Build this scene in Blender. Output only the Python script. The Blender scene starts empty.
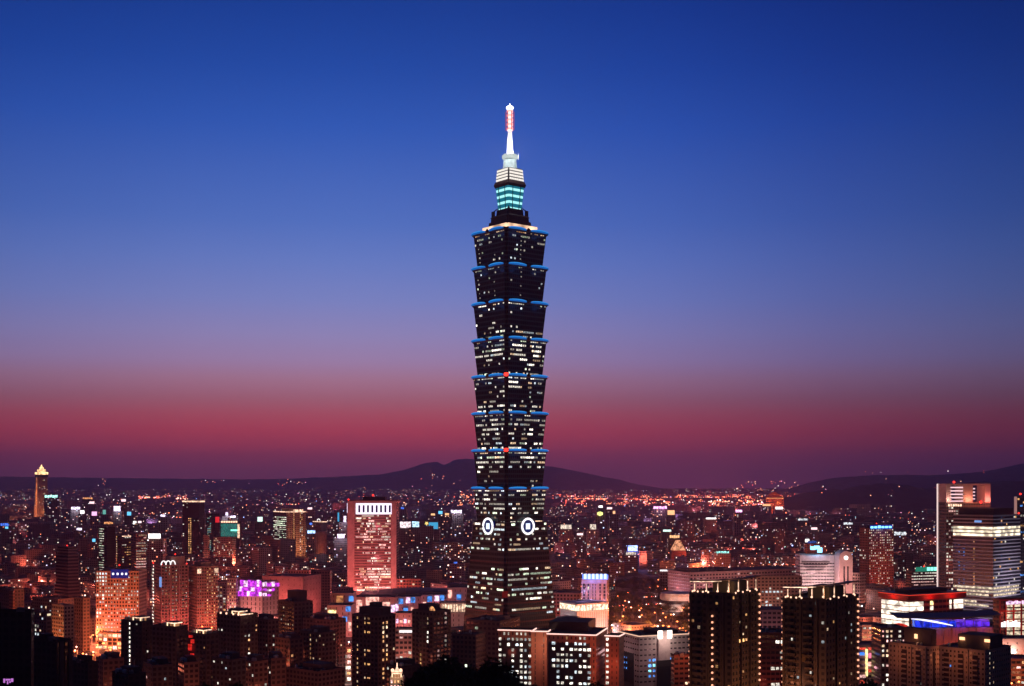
import bpy, math, random
from mathutils import Vector, Matrix
rnd = random.Random(101)
SC = bpy.context.scene
COL = SC.collection
F, HOR, CAMZ = 1265.0, 482.0, 158.0          # lens in pixels, horizon row, eye height in metres

# ------------------------------------------------------------------ camera, sky, exposure
cam = bpy.data.cameras.new('camera')
cam.sensor_width = 36.0
cam.lens = 36.0 * F / 1024.0
cam.shift_y = (HOR - 343.0) / 1024.0
cam.clip_start, cam.clip_end = 1.0, 60000.0
camo = bpy.data.objects.new('camera', cam)
COL.objects.link(camo)
camo.location = (0, 0, CAMZ)
camo.rotation_euler = (math.radians(90), 0, 0)
SC.camera = camo
SC.view_settings.view_transform = 'Standard'
SC.view_settings.look = 'None'
SC.view_settings.exposure = 0.0
SC.view_settings.gamma = 1.0
SC.view_settings.use_curve_mapping = False
try:
    cy = SC.cycles
    cy.use_denoising = True
    cy.max_bounces = 4
    cy.diffuse_bounces = 2
    cy.glossy_bounces = 2
    cy.transparent_max_bounces = 8
    cy.volume_bounces = 0
    cy.sample_clamp_indirect = 2.0
    cy.use_light_tree = True
    cy.caustics_reflective = False
    cy.caustics_refractive = False
except Exception:
    pass


def lin(c):
    return tuple((v / 255 / 12.92) if v <= 10.3 else (((v / 255 + .055) / 1.055) ** 2.4) for v in c)


# dusk sky: (degrees above the horizon, linear colour) looking towards the afterglow
SKY = [
    (-2.0, (0.1229, 0.0283, 0.0815)),
    (-0.3, (0.1374, 0.0311, 0.0820)),
    (0.5, (0.1808, 0.0368, 0.0867)),
    (1.0, (0.2718, 0.0416, 0.0875)),
    (1.6, (0.4061, 0.0470, 0.0859)),
    (2.3, (0.4829, 0.0553, 0.0915)),
    (3.0, (0.4571, 0.0840, 0.1249)),
    (3.7, (0.3977, 0.1282, 0.1889)),
    (4.6, (0.4030, 0.1900, 0.2999)),
    (5.4, (0.3594, 0.2329, 0.4297)),
    (6.6, (0.2918, 0.2527, 0.5157)),
    (8.1, (0.2001, 0.2415, 0.5723)),
    (9.8, (0.1343, 0.2109, 0.5757)),
    (11.5, (0.0828, 0.1699, 0.5467)),
    (15.5, (0.0285, 0.1029, 0.4730)),
    (18.0, (0.0143, 0.0700, 0.3815)),
    (20.5, (0.0083, 0.0485, 0.3013)),
    (28.0, (0.0098, 0.0337, 0.1800)),
    (40.0, (0.0137, 0.0277, 0.1200)),
    (90.0, (0.0196, 0.0238, 0.0850)),
]
# how the afterglow dies away to either side (degrees from the view axis)
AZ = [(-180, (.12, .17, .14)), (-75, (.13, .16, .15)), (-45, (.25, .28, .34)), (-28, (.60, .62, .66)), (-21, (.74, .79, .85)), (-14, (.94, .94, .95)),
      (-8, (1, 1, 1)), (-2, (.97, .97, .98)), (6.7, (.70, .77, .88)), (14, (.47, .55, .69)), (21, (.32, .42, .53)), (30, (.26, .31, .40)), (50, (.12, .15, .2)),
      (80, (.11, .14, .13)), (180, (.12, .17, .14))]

W = bpy.data.worlds.new('World')
SC.world = W
W.use_nodes = True
nt = W.node_tree
N, L = nt.nodes, nt.links
for n in list(N):
    N.remove(n)


def nd(tree, kind, **kw):
    n = tree.nodes.new(kind)
    for k, v in kw.items():
        setattr(n, k, v)
    return n


def mth(tree, op, a, b=None, c=None):
    n = tree.nodes.new('ShaderNodeMath')
    n.operation = op
    for i, v in enumerate((a, b, c)):
        if v is None:
            continue
        if hasattr(v, 'is_output'):
            tree.links.new(v, n.inputs[i])
        else:
            n.inputs[i].default_value = v
    return n.outputs[0]


def ramp(tree, fac, stops, interp='LINEAR'):
    n = tree.nodes.new('ShaderNodeValToRGB')
    n.color_ramp.interpolation = interp
    el = n.color_ramp.elements
    while len(el) < len(stops):
        el.new(0.5)
    for e, (p, c) in zip(el, stops):
        e.position = p
        e.color = (c[0], c[1], c[2], 1)
    tree.links.new(fac, n.inputs[0])
    return n.outputs[0]


tc = nd(nt, 'ShaderNodeTexCoord')
sp = nd(nt, 'ShaderNodeSeparateXYZ')
L.new(tc.outputs['Generated'], sp.inputs[0])
elev = mth(nt, 'ARCSINE', sp.outputs[2])
elev = mth(nt, 'MULTIPLY', elev, 180 / math.pi)
# squeeze so the low sky gets most of the ramp: t = ((e+2)/92)^0.5
te = mth(nt, 'MAXIMUM', mth(nt, 'DIVIDE', mth(nt, 'ADD', elev, 2.0), 92.0), 0.0)
te = mth(nt, 'POWER', te, 0.5)
skyc = ramp(nt, te, [(((e + 2) / 92) ** .5, c) for e, c in SKY], 'LINEAR')
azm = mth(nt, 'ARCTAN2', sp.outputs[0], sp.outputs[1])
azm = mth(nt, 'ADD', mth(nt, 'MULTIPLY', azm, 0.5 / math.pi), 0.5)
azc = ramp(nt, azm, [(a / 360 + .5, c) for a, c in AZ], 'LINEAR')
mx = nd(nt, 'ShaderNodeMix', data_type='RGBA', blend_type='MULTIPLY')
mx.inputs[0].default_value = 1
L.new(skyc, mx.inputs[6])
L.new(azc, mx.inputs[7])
# the physical sky after sunset adds its small share of twilight
nish = nd(nt, 'ShaderNodeTexSky', sky_type='NISHITA')
nish.sun_disc = False
nish.sun_elevation = math.radians(-5)
nish.sun_rotation = math.radians(-10)
bg1 = nd(nt, 'ShaderNodeBackground')
bg1.inputs[1].default_value = 1.0
L.new(mx.outputs[2], bg1.inputs[0])
bg2 = nd(nt, 'ShaderNodeBackground')
bg2.inputs[1].default_value = 0.05
L.new(nish.outputs[0], bg2.inputs[0])
ad = nd(nt, 'ShaderNodeAddShader')
L.new(bg1.outputs[0], ad.inputs[0])
L.new(bg2.outputs[0], ad.inputs[1])
wo = nd(nt, 'ShaderNodeOutputWorld')
L.new(ad.outputs[0], wo.inputs[0])

# ------------------------------------------------------------------ materials
MATS = {}


def newmat(name):
    m = bpy.data.materials.new(name)
    m.use_nodes = True
    t = m.node_tree
    for n in list(t.nodes):
        t.nodes.remove(n)
    out = t.nodes.new('ShaderNodeOutputMaterial')
    return m, t, out


def emit(name, col, strength, sample=False, breakup=0.0):
    key = ('e', name)
    if key in MATS:
        return MATS[key]
    m, t, out = newmat(name)
    e = t.nodes.new('ShaderNodeEmission')
    e.inputs[0].default_value = (*col, 1)
    e.inputs[1].default_value = strength
    if breakup:
        g = nd(t, 'ShaderNodeNewGeometry')
        n = nd(t, 'ShaderNodeTexNoise')
        n.inputs['Scale'].default_value = breakup
        n.inputs['Detail'].default_value = 1
        t.links.new(g.outputs['Position'], n.inputs['Vector'])
        mr = nd(t, 'ShaderNodeMapRange')
        mr.inputs[1].default_value = .35
        mr.inputs[2].default_value = .65
        mr.inputs[3].default_value = strength * .35
        mr.inputs[4].default_value = strength * 1.5
        t.links.new(n.outputs[0], mr.inputs[0])
        t.links.new(mr.outputs[0], e.inputs[1])
    t.links.new(e.outputs[0], out.inputs[0])
    if not sample:
        m.cycles.emission_sampling = 'NONE'
    MATS[key] = m
    return m


def plain(name, col, rough=.8, noise=.25, scale=.15, metal=0.0, spec=.3):
    key = ('p', name)
    if key in MATS:
        return MATS[key]
    m, t, out = newmat(name)
    b = t.nodes.new('ShaderNodeBsdfPrincipled')
    g = nd(t, 'ShaderNodeNewGeometry')
    n = nd(t, 'ShaderNodeTexNoise')
    n.inputs['Scale'].default_value = scale
    n.inputs['Detail'].default_value = 5
    t.links.new(g.outputs['Position'], n.inputs['Vector'])
    lo = tuple(v * (1 - noise) for v in col)
    hi = tuple(min(1, v * (1 + noise)) for v in col)
    c = ramp(t, n.outputs[0], [(.3, lo), (.7, hi)])
    t.links.new(c, b.inputs['Base Color'])
    b.inputs['Roughness'].default_value = rough
    b.inputs['Metallic'].default_value = metal
    b.inputs['Specular IOR Level'].default_value = spec
    t.links.new(b.outputs[0], out.inputs[0])
    MATS[key] = m
    return m


WARM = [(0, (1, .50, .18)), (.30, (1, .70, .36)), (.55, (1, .86, .62)), (.8, (1, .97, .88)), (.93, (.78, .95, 1)), (1, (.25, .55, 1))]

CITY = [(0, (1, .24, .10)), (.22, (1, .40, .22)), (.45, (1, .66, .50)), (.66, (1, .86, .78)), (.82, (.86, .92, 1)), (.92, (1, .55, .70)), (.97, (.35, .6, 1)), (1, (.5, 1, .85))]


def facade(name, wall, fw=.6, fh=.55, lit=.0, strength=1.5, glass=(.02, .025, .03), tint=False, band=0.0, hue=WARM):
    """Wall of one cell per window: UV counts bays and storeys. lit: share of lit panes; tint: wall colour and lit share from the mesh's own colours."""
    key = ('f', name)
    if key in MATS:
        return MATS[key]
    m, t, out = newmat(name)
    k = t.links.new
    uv = nd(t, 'ShaderNodeUVMap')
    s = nd(t, 'ShaderNodeSeparateXYZ')
    k(uv.outputs[0], s.inputs[0])
    fx, fy = mth(t, 'FRACT', s.outputs[0]), mth(t, 'FRACT', s.outputs[1])
    ix, iy = mth(t, 'FLOOR', s.outputs[0]), mth(t, 'FLOOR', s.outputs[1])
    mxm = mth(t, 'LESS_THAN', mth(t, 'ABSOLUTE', mth(t, 'SUBTRACT', fx, .5)), fw / 2)
    mym = mth(t, 'LESS_THAN', mth(t, 'ABSOLUTE', mth(t, 'SUBTRACT', fy, .52)), fh / 2)
    mask = mth(t, 'MULTIPLY', mxm, mym)
    oi = nd(t, 'ShaderNodeObjectInfo')
    cb = nd(t, 'ShaderNodeCombineXYZ')
    k(ix, cb.inputs[0])
    k(iy, cb.inputs[1])
    k(mth(t, 'MULTIPLY', oi.outputs['Random'], 97.0), cb.inputs[2])
    wn = nd(t, 'ShaderNodeTexWhiteNoise', noise_dimensions='3D')
    k(cb.outputs[0], wn.inputs[0])
    sc = nd(t, 'ShaderNodeSeparateColor')
    k(wn.outputs[1], sc.inputs[0])
    b = t.nodes.new('ShaderNodeBsdfPrincipled')
    g = nd(t, 'ShaderNodeNewGeometry')
    n = nd(t, 'ShaderNodeTexNoise')
    n.inputs['Scale'].default_value = .12
    n.inputs['Detail'].default_value = 6
    k(g.outputs['Position'], n.inputs['Vector'])
    vari = mth(t, 'MULTIPLY_ADD', n.outputs[0], .7, .65)
    mw = nd(t, 'ShaderNodeMix', data_type='RGBA', blend_type='MULTIPLY')
    mw.inputs[0].default_value = 1
    mw.inputs[6].default_value = (*wall, 1)
    cv = nd(t, 'ShaderNodeCombineColor')
    for i in range(3):
        k(vari, cv.inputs[i])
    k(cv.outputs[0], mw.inputs[7])
    litp = lit
    if tint:
        at = nd(t, 'ShaderNodeAttribute', attribute_name='tint')
        k(at.outputs['Color'], mw.inputs[6])
        litp = at.outputs['Alpha']
    mc = nd(t, 'ShaderNodeMix', data_type='RGBA')
    k(mask, mc.inputs[0])
    k(mw.outputs[2], mc.inputs[6])
    mc.inputs[7].default_value = (*glass, 1)
    k(mc.outputs[2], b.inputs['Base Color'])
    k(mth(t, 'MULTIPLY_ADD', mask, -.62, .8), b.inputs['Roughness'])
    b.inputs['Specular IOR Level'].default_value = .4
    if tint or lit > 0:
        on = mth(t, 'LESS_THAN', sc.outputs[0], litp)
        bri = mth(t, 'MULTIPLY_ADD', mth(t, 'POWER', sc.outputs[2], 2.0), strength * 1.6, strength * .25)
        es = mth(t, 'MULTIPLY', mth(t, 'MULTIPLY', on, mask), bri)
        ec = ramp(t, sc.outputs[1], hue)
        k(ec, b.inputs['Emission Color'])
        k(es, b.inputs['Emission Strength'])
    k(b.outputs[0], out.inputs[0])
    m.cycles.emission_sampling = 'NONE'
    MATS[key] = m
    return m


WALLS = dict(tan=(.40, .31, .25), pink=(.42, .30, .27), grey=(.28, .28, .29), dark=(.055, .05, .055), black=(.02, .02, .022), brown=(.15, .10, .085),
             white=(.68, .66, .64), brick=(.26, .12, .08), glass=(.035, .04, .05), dusk=(.11, .085, .085), olive=(.075, .065, .05))
WINC = dict(w=(1, .68, .42), W=(1, .92, .78), c=(.80, .93, 1), o=(1, .48, .20), b=(.10, .34, 1), g=(.85, 1, .72), p=(1, .55, .50), y=(1, .50, .18), t=(.25, .85, .9), r=(1, .10, .06))
LEV = {1: .35, 2: .9, 3: 2.0}


def winmat(key, lev):
    return emit('window_light_%s%d' % (key, lev), WINC[key], LEV[lev], breakup=.9)


M_ROOF = plain('roof_felt', (.07, .065, .065), .9, .4, .2)
M_CONC = plain('roof_concrete', (.20, .185, .175), .85, .3, .25)
M_DARK = plain('dark_metal', (.03, .03, .033), .5, .3, .5, .6)
M_STEEL = plain('pale_steel', (.55, .55, .55), .45, .15, .5, .5)
M_RED = emit('warning_red', (1, .03, .02), 3.0)


# ------------------------------------------------------------------ mesh building
class MB:
    def __init__(s):
        s.v, s.f, s.uv, s.mi, s.t = [], [], [], [], []
        s.mats = []

    def mat(s, m):
        if m not in s.mats:
            s.mats.append(m)
        return s.mats.index(m)

    def face(s, pts, m, uvs=None, tint=None):
        i = len(s.v)
        s.v.extend(pts)
        s.f.append(tuple(range(i, i + len(pts))))
        s.uv.extend(uvs if uvs else [(0, 0)] * len(pts))
        s.mi.append(s.mat(m))
        s.t.extend([tint or (.3, .3, .3, 0)] * len(pts))

    def polys(s, verts, faces, m):
        i = len(s.v)
        s.v.extend(verts)
        for f in faces:
            s.f.append(tuple(i + q for q in f))
            s.uv.extend([(0, 0)] * len(f))
            s.mi.append(s.mat(m))
            s.t.extend([(.3, .3, .3, 0)] * len(f))

    def box(s, x0, x1, y0, y1, z0, z1, m, mtop=None, bottom=True, uvc=None, tint=None, M=None, uvo=(0, 0)):
        """uvc = (bays on x faces, bays on y faces, storeys)"""
        c = [(x0, y0), (x1, y0), (x1, y1), (x0, y1)]
        if M is not None:
            tr = lambda p: tuple(M @ Vector(p))
        else:
            tr = lambda p: p
        nb = uvc or (1, 1, 1)
        for i in range(4):
            a, b = c[i], c[(i + 1) % 4]
            n = nb[0] if i % 2 == 0 else nb[1]
            o = uvo[0] + 50 * i
            s.face([tr((a[0], a[1], z0)), tr((b[0], b[1], z0)), tr((b[0], b[1], z1)), tr((a[0], a[1], z1))], m,
                   [(o, uvo[1]), (o + n, uvo[1]), (o + n, uvo[1] + nb[2]), (o, uvo[1] + nb[2])], tint)
        s.face([tr((*c[0], z1)), tr((*c[1], z1)), tr((*c[2], z1)), tr((*c[3], z1))], mtop or m, None, tint)
        if bottom:
            s.face([tr((*c[3], z0)), tr((*c[2], z0)), tr((*c[1], z0)), tr((*c[0], z0))], mtop or m, None, tint)

    def tube(s, pts, rad, m, n=8, cap=True):
        rs = rad if isinstance(rad, (list, tuple)) else [rad] * len(pts)
        base = len(s.v)
        P_ = [Vector(p) for p in pts]
        for i, p in enumerate(P_):
            d = (P_[min(i + 1, len(P_) - 1)] - P_[max(i - 1, 0)]).normalized()
            u = d.cross(Vector((0, 0, 1)))
            if u.length < 1e-3:
                u = Vector((1, 0, 0))
            u.normalize()
            w = d.cross(u)
            for k in range(n):
                a = 2 * math.pi * k / n
                s.v.append(tuple(p + rs[i] * (math.cos(a) * u + math.sin(a) * w)))
        mi = s.mat(m)

        def add(f):
            s.f.append(f)
            s.uv.extend([(0, 0)] * len(f))
            s.mi.append(mi)
            s.t.extend([(.3, .3, .3, 0)] * len(f))
        for i in range(len(P_) - 1):
            for k in range(n):
                a, b = base + i * n + k, base + i * n + (k + 1) % n
                add((a, b, b + n, a + n))
        if cap:
            add(tuple(base + k for k in range(n))[::-1])
            add(tuple(base + (len(P_) - 1) * n + k for k in range(n)))

    def lathe(s, prof, m, n=16, cx=0, cy=0):
        base = len(s.v)
        for r, z in prof:
            for k in range(n):
                a = 2 * math.pi * k / n
                s.v.append((cx + r * math.cos(a), cy + r * math.sin(a), z))
        mi = s.mat(m)
        fs = []
        for i in range(len(prof) - 1):
            for k in range(n):
                a, b = base + i * n + k, base + i * n + (k + 1) % n
                fs.append((a, b, b + n, a + n))
        fs.append(tuple(base + k for k in range(n))[::-1])
        fs.append(tuple(base + (len(prof) - 1) * n + k for k in range(n)))
        for f in fs:
            s.f.append(f)
            s.uv.extend([(0, 0)] * len(f))
            s.mi.append(mi)
            s.t.extend([(.3, .3, .3, 0)] * len(f))

    def mesh(s, name, tint=False):
        me = bpy.data.meshes.new(name)
        me.from_pydata(s.v, [], s.f)
        for m in s.mats:
            me.materials.append(m)
        me.polygons.foreach_set('material_index', s.mi)
        u = me.uv_layers.new(name='UVMap')
        u.data.foreach_set('uv', [c for p in s.uv for c in p])
        if tint:
            a = me.attributes.new('tint', 'FLOAT_COLOR', 'CORNER')
            a.data.foreach_set('color', [c for p in s.t for c in p])
        me.update()
        return me

    def build(s, name, parent=None, tint=False, loc=None, rz=0):
        o = bpy.data.objects.new(name, s.mesh(name, tint))
        COL.objects.link(o)
        if parent:
            o.parent = parent
        if loc:
            o.location = loc
        o.rotation_euler.z = rz
        return o


def tag(o, label=None, cat=None, group=None, kind=None):
    if label:
        o['label'] = label
    if cat:
        o['category'] = cat
    if group:
        o['group'] = group
    if kind:
        o['kind'] = kind
    return o


def thing(name, label, cat, loc=(0, 0, 0), rz=0, group=None):
    o = bpy.data.objects.new(name, None)
    o.empty_display_size = 1
    COL.objects.link(o)
    o.location = loc
    o.rotation_euler.z = rz
    return tag(o, label, cat, group)


def sub(name, data, parent, mat=None):
    o = bpy.data.objects.new(name, data)
    COL.objects.link(o)
    o.parent = parent
    if mat is not None:
        o.matrix_local = mat
    return o


def lamp(parent, loc, power, col, r=2.0, name='light', kind='POINT'):
    d = bpy.data.lights.new(name, kind)
    d.energy = power
    d.color = col
    d.shadow_soft_size = r
    o = bpy.data.objects.new(name, d)
    COL.objects.link(o)
    if parent:
        o.parent = parent
    o.location = loc
    return o


def world(px, py, D):
    return ((px - 512) * D / F, D, CAMZ - (py - HOR) * D / F)


def sstep(a, b, t):
    t = max(0, min(1, (t - a) / (b - a)))
    return t * t * (3 - 2 * t)


def ground_z(x, y):
    return 135 * (1 - sstep(60, 640, y)) + 72 * sstep(6500, 13500, y)


FOOT = []      # (x, y, radius) already built upon
_pane = {}


def pane_mesh(w, h, m):
    k = (round(w, 2), round(h, 2), m.name)
    if k not in _pane:
        b = MB()
        b.box(-w / 2, w / 2, -.06, .14, -h / 2, h / 2, m)
        _pane[k] = b.mesh('window')
    return _pane[k]


class Building:
    """A box building whose near vertical edge stands at column xc; its two visible walls reach columns x0 and x1. a: how far it is turned (degrees); a == 0 faces us squarely."""

    def __init__(s, name, label, cat, x0, xc, x1, a, ytop, D, dep=25, wall='tan', fl=3.3, bay=3.6, fw=.6, fh=.55, lit=0.0, group=None, z0=0.0,
                 parapet=1.0, nowall=False, glass=(.02, .025, .03), roof=None, strength=.8, H=None):
        t0, tc_, t1 = [(p - 512) / F for p in (x0, xc, x1)]
        ar = math.radians(a)
        Xc = tc_ * D
        if a == 0:
            s.w, s.d = (t1 - t0) * D, dep
            cx, cyy, s.rz = (t0 + t1) / 2 * D, D + dep / 2, 0.0
        else:
            ca, sa = math.cos(ar), math.sin(ar)
            s.w = (Xc - t0 * D) / (ca + t0 * sa)
            s.d = (t1 * D - Xc) / (sa - t1 * ca)
            cx = Xc - s.w / 2 * ca + s.d / 2 * sa
            cyy = D + s.w / 2 * sa + s.d / 2 * ca
            s.rz = -ar
        s.D, s.fl = D, fl
        s.H = H if H else (CAMZ - (ytop - HOR) * D / F) - z0
        s.root = thing(name, label, cat, (cx, cyy, z0), s.rz, group)
        s.Minv = (Matrix.Translation((cx, cyy, z0)) @ Matrix.Rotation(s.rz, 4, 'Z')).inverted()
        s.z0 = z0
        s.nc = {'f': max(1, round(s.w / bay)), 'r': max(1, round(s.d / bay))}
        s.nr = max(1, round(s.H / fl))
        s.fwid, s.fh = fw, fh
        s.wins = []
        FOOT.append((cx, cyy, s.w / 2, s.d / 2, s.rz))
        assert s.w > 1 and s.d > 1 and s.d < 200 and s.w < 200, (label, s.w, s.d)
        col = WALLS[wall] if isinstance(wall, str) else wall
        s.wm = facade('facade_%s_%s_%d_%d_%d' % (name, wall if isinstance(wall, str) else 'own', fw * 100, fh * 100, lit * 1000), col, fw, fh, lit, strength, glass)
        s.pm = plain('render_%s' % (wall if isinstance(wall, str) else '_%d_%d_%d' % tuple(int(q * 100) for q in col)), col, .8, .2, .2)
        if not nowall:
            b = MB()
            w, d, H = s.w / 2, s.d / 2, s.H
            uvc = (s.nc['f'], s.nc['r'], s.nr)
            b.box(-w, w, -d, d, 0, H, s.wm, roof or M_ROOF, uvc=uvc)
            if parapet:
                e, p = .45, parapet
                for q in ((-w, w, -d, -d + e), (-w, w, d - e, d), (-w, -w + e, -d + e, d - e), (w - e, w, -d + e, d - e)):
                    b.box(*q, H, H + p, s.pm, bottom=False)
            b.build('wall', s.root)

    # --- where a pixel's ray meets a wall: (metres along the wall from its left end, height)
    def on(s, face, px, py=None):
        o = s.Minv @ Vector((0, 0, CAMZ))
        t = s.Minv.to_3x3() @ Vector(((px - 512) / F, 1, -(((py if py else HOR) - HOR) / F)))
        if face == 'f':
            k = (-s.d / 2 - o.y) / t.y
            p = o + k * t
            return p.x + s.w / 2, p.z
        k = (s.w / 2 - o.x) / t.x
        p = o + k * t
        return p.y + s.d / 2, p.z

    def fm(s, face, u, z, off=0.0):
        """frame of a spot on a wall: x along it, -y out of it"""
        if face == 'f':
            return Matrix.Translation((-s.w / 2 + u, -s.d / 2 - off, z))
        if face == 'r':
            return Matrix.Translation((s.w / 2 + off, -s.d / 2 + u, z)) @ Matrix.Rotation(math.pi / 2, 4, 'Z')
        if face == 'l':
            return Matrix.Translation((-s.w / 2 - off, s.d / 2 - u, z)) @ Matrix.Rotation(-math.pi / 2, 4, 'Z')

    def flen(s, face):
        return s.w if face == 'f' else s.d

    woff = 0.0

    def win(s, face, i, j, key, lev=2, sw=1.0, sh=1.0):
        bw, bh = s.flen(face) / s.nc['f' if face == 'f' else 'r'], s.H / s.nr
        s.wins.append((s.fm(face, (i + .5) * bw, (j + .52) * bh, s.woff), bw * s.fwid * sw * rnd.choice((.72, .9, 1, 1, 1.12)), bh * s.fh * sh * rnd.choice((.8, 1, 1, 1.1)), key, lev))

    def rows_seen(s, ybot=688):
        j0 = 0
        bh = s.H / s.nr
        while j0 < s.nr and HOR + (CAMZ - s.z0 - (j0 + 1) * bh) * F / s.D > ybot:
            j0 += 1
        return range(j0, s.nr)

    def scatter(s, prob, keys='wwWo', levs=(1, 2, 2), faces='fr', run=0.0, cols=None, rows=None, seed=0, sw=1.0, sh=1.0):
        r = random.Random(seed + int(s.D) + int(s.w * 10))
        for fc in faces:
            n = s.nc['f' if fc == 'f' else 'r']
            for j in (rows if rows is not None else s.rows_seen()):
                p = prob(fc, j / s.nr) if callable(prob) else prob
                on = False
                for i in (range(n) if cols is None else cols):
                    if i >= n or j >= s.nr:
                        continue
                    if run and on and r.random() < run:
                        pass
                    else:
                        on = r.random() < p
                        kk, ll = r.choice(keys), r.choice(levs)
                    if on:
                        s.win(fc, i, j, kk, ll, sw, sh)
        return s

    def flush(s, most=100):
        r = random.Random(7)
        r.shuffle(s.wins)
        for M, w, h, k, l in s.wins[:most]:
            sub('window', pane_mesh(w, h, winmat(k, l)), s.root, M)
        if len(s.wins) > most:
            b = MB()
            for M, w, h, k, l in s.wins[most:]:
                b.box(-w / 2, w / 2, -.06, .14, -h / 2, h / 2, winmat(k, l), M=M)
            o = b.build('window_lights', s.root)
            o['kind'] = 'stuff'
        s.wins = []
        return s

    def panel(s, name, face, u0, u1, z0, z1, m, off=.15, back=.1, parent=None):
        b = MB()
        b.box(0, u1 - u0, -off, back, 0, z1 - z0, m, M=s.fm(face, u0, z0))
        return b.build(name, parent or s.root)

    def ppanel(s, name, face, x0, x1, y0, y1, m, off=.3, back=.1, parent=None):
        """a panel over the pixel rectangle x0..x1, y0 (top) .. y1"""
        u0, za = s.on(face, x0, y0)
        u1, _ = s.on(face, x1, y0)
        um, zb = s.on(face, (x0 + x1) / 2, y1)
        um, zt = s.on(face, (x0 + x1) / 2, y0)
        return s.panel(name, face, u0, u1, zb, zt, m, off, back, parent)

    def part(s, name, x0, x1, y0, y1, z0, z1, m, mtop=None, uvc=None, parent=None):
        b = MB()
        b.box(x0, x1, y0, y1, z0, z1, m, mtop or M_ROOF, uvc=uvc)
        return b.build(name, parent or s.root)

    def housing(s, x0, x1, ytop, d0=.25, d1=.75, m=None, name='roof_housing', top=None):
        """a box on the roof over the columns x0..x1 up to the row ytop"""
        tt0, tt1 = (x0 - 512) / F, (x1 - 512) / F
        ym = s.D + (.5 * s.d if s.rz == 0 else .35 * (s.w + s.d))
        # along local x through the roof's middle
        c = s.Minv @ Vector((tt0 * ym, ym, 0)), s.Minv @ Vector((tt1 * ym, ym, 0))
        z1 = CAMZ - (ytop - HOR) * ym / F - s.z0
        cx = max(-s.w / 2 + .6, min(s.w / 2 - .6, c[0].x)), max(-s.w / 2 + .6, min(s.w / 2 - .6, c[1].x))
        x0l, x1l = min(cx), max(cx)
        if x1l - x0l < 3:
            x0l, x1l = -s.w * .25, s.w * .25
        z1 = max(z1, s.H + 2)
        return s.part(name, x0l, x1l, -s.d / 2 + d0 * s.d, -s.d / 2 + d1 * s.d, s.H - .02, z1, m or s.pm)

    def tank(s, x, y, r=1.4, h=2.2):
        b = MB()
        b.lathe([(r, s.H), (r, s.H + h), (r * .6, s.H + h + .5), (.05, s.H + h + .6)], M_STEEL, 12, x, y)
        return b.build('water_tank', s.root)

    def roof_clutter(s, seed=0, n=3):
        r = random.Random(seed + int(s.w * 31))
        for _ in range(n):
            x, y = (r.uniform(-.4, .4) * s.w, r.uniform(-.42, .0) * s.d)
            if r.random() < .5:
                s.tank(x, y, r.uniform(.9, 1.5))
            else:
                a = r.uniform(1, 2.2)
                s.part('cooling_unit', x - a, x + a, y - a * .7, y + a * .7, s.H - .02, s.H + r.uniform(1.2, 2.2), M_CONC, M_CONC)
        x, y = r.uniform(-.3, .3) * s.w, r.uniform(-.2, .2) * s.d
        b = MB()
        b.tube([(x, y, s.H - .1), (x, y, s.H + r.uniform(4, 8))], [.12, .05], M_STEEL, 6)
        b.build('antenna', s.root)
        return s

    def warn(s, x, y, z, r=.8):
        b = MB()
        b.lathe([(r * .3, z - r), (r, z - r * .3), (r, z + r * .3), (r * .3, z + r)], M_RED, 8, x, y)
        return b.build('warning_light', s.root)

    def flood(s, face, frac, dist, z, power, col, r=3.0):
        """a floodlight standing dist metres before a wall; unseen added ones lift the near towers"""
        M = s.fm(face, frac * s.flen(face), z, dist)
        p = M.translation
        b = MB()
        b.box(-.5, .5, -.3, .3, z - .5, z + .1, M_DARK, M=Matrix.Translation((p.x, p.y, 0)))
        b.tube([(p.x, p.y, 0), (p.x, p.y, z - .4)], .12, M_DARK, 6)
        o = b.build('floodlight', s.root)
        lamp(o, (p.x, p.y, z + .8), power, col, r, 'floodlight_glow')
        return o

# ------------------------------------------------------------------ ground, roads, hills
M_GROUND = plain('ground_asphalt_soil', (.045, .042, .042), .9, .4, .02)
M_ROAD = plain('road_asphalt', (.07, .07, .07), .75, .2, .3)
M_PAVE = plain('pavement_slabs', (.24, .22, .21), .85, .25, .4)
M_PAINT = plain('road_paint', (.75, .74, .70), .6, .1, .6)
M_HILL_HAZED = plain('forest_hazed', (.075, .07, .085), .95, .5, .01)  # paler, bluish forest: distance haze put into the colour
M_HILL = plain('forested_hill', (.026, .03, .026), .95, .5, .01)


def build_ground():
    b = MB()
    xs = [-9300 + 600 * i for i in range(32)]
    xs = sorted(set(xs + [-800 + 100 * i for i in range(17)]))
    ys = [-1500, -800, -300, -100, 0, 60] + [60 + 40 * i for i in range(1, 16)] + [800, 1200, 2000, 3500, 5000] + [6500 + 500 * i for i in range(23)]
    for x in xs:
        pass
    nx = len(xs)
    vs = [(x, y, ground_z(x, y)) for y in ys for x in xs]
    fs = [(j * nx + i, j * nx + i + 1, (j + 1) * nx + i + 1, (j + 1) * nx + i) for j in range(len(ys) - 1) for i in range(nx - 1)]
    b.polys(vs, fs, M_GROUND)
    o = b.build('ground')
    o['kind'] = 'structure'


build_ground()

GA = math.radians(39.5)          # the street grid stands askew to the view like the tower
GU = Vector((math.cos(GA), math.sin(GA), 0))
GV = Vector((-math.sin(GA), math.cos(GA), 0))
ROADS = []                       # (point, direction, half length, half width)


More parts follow.
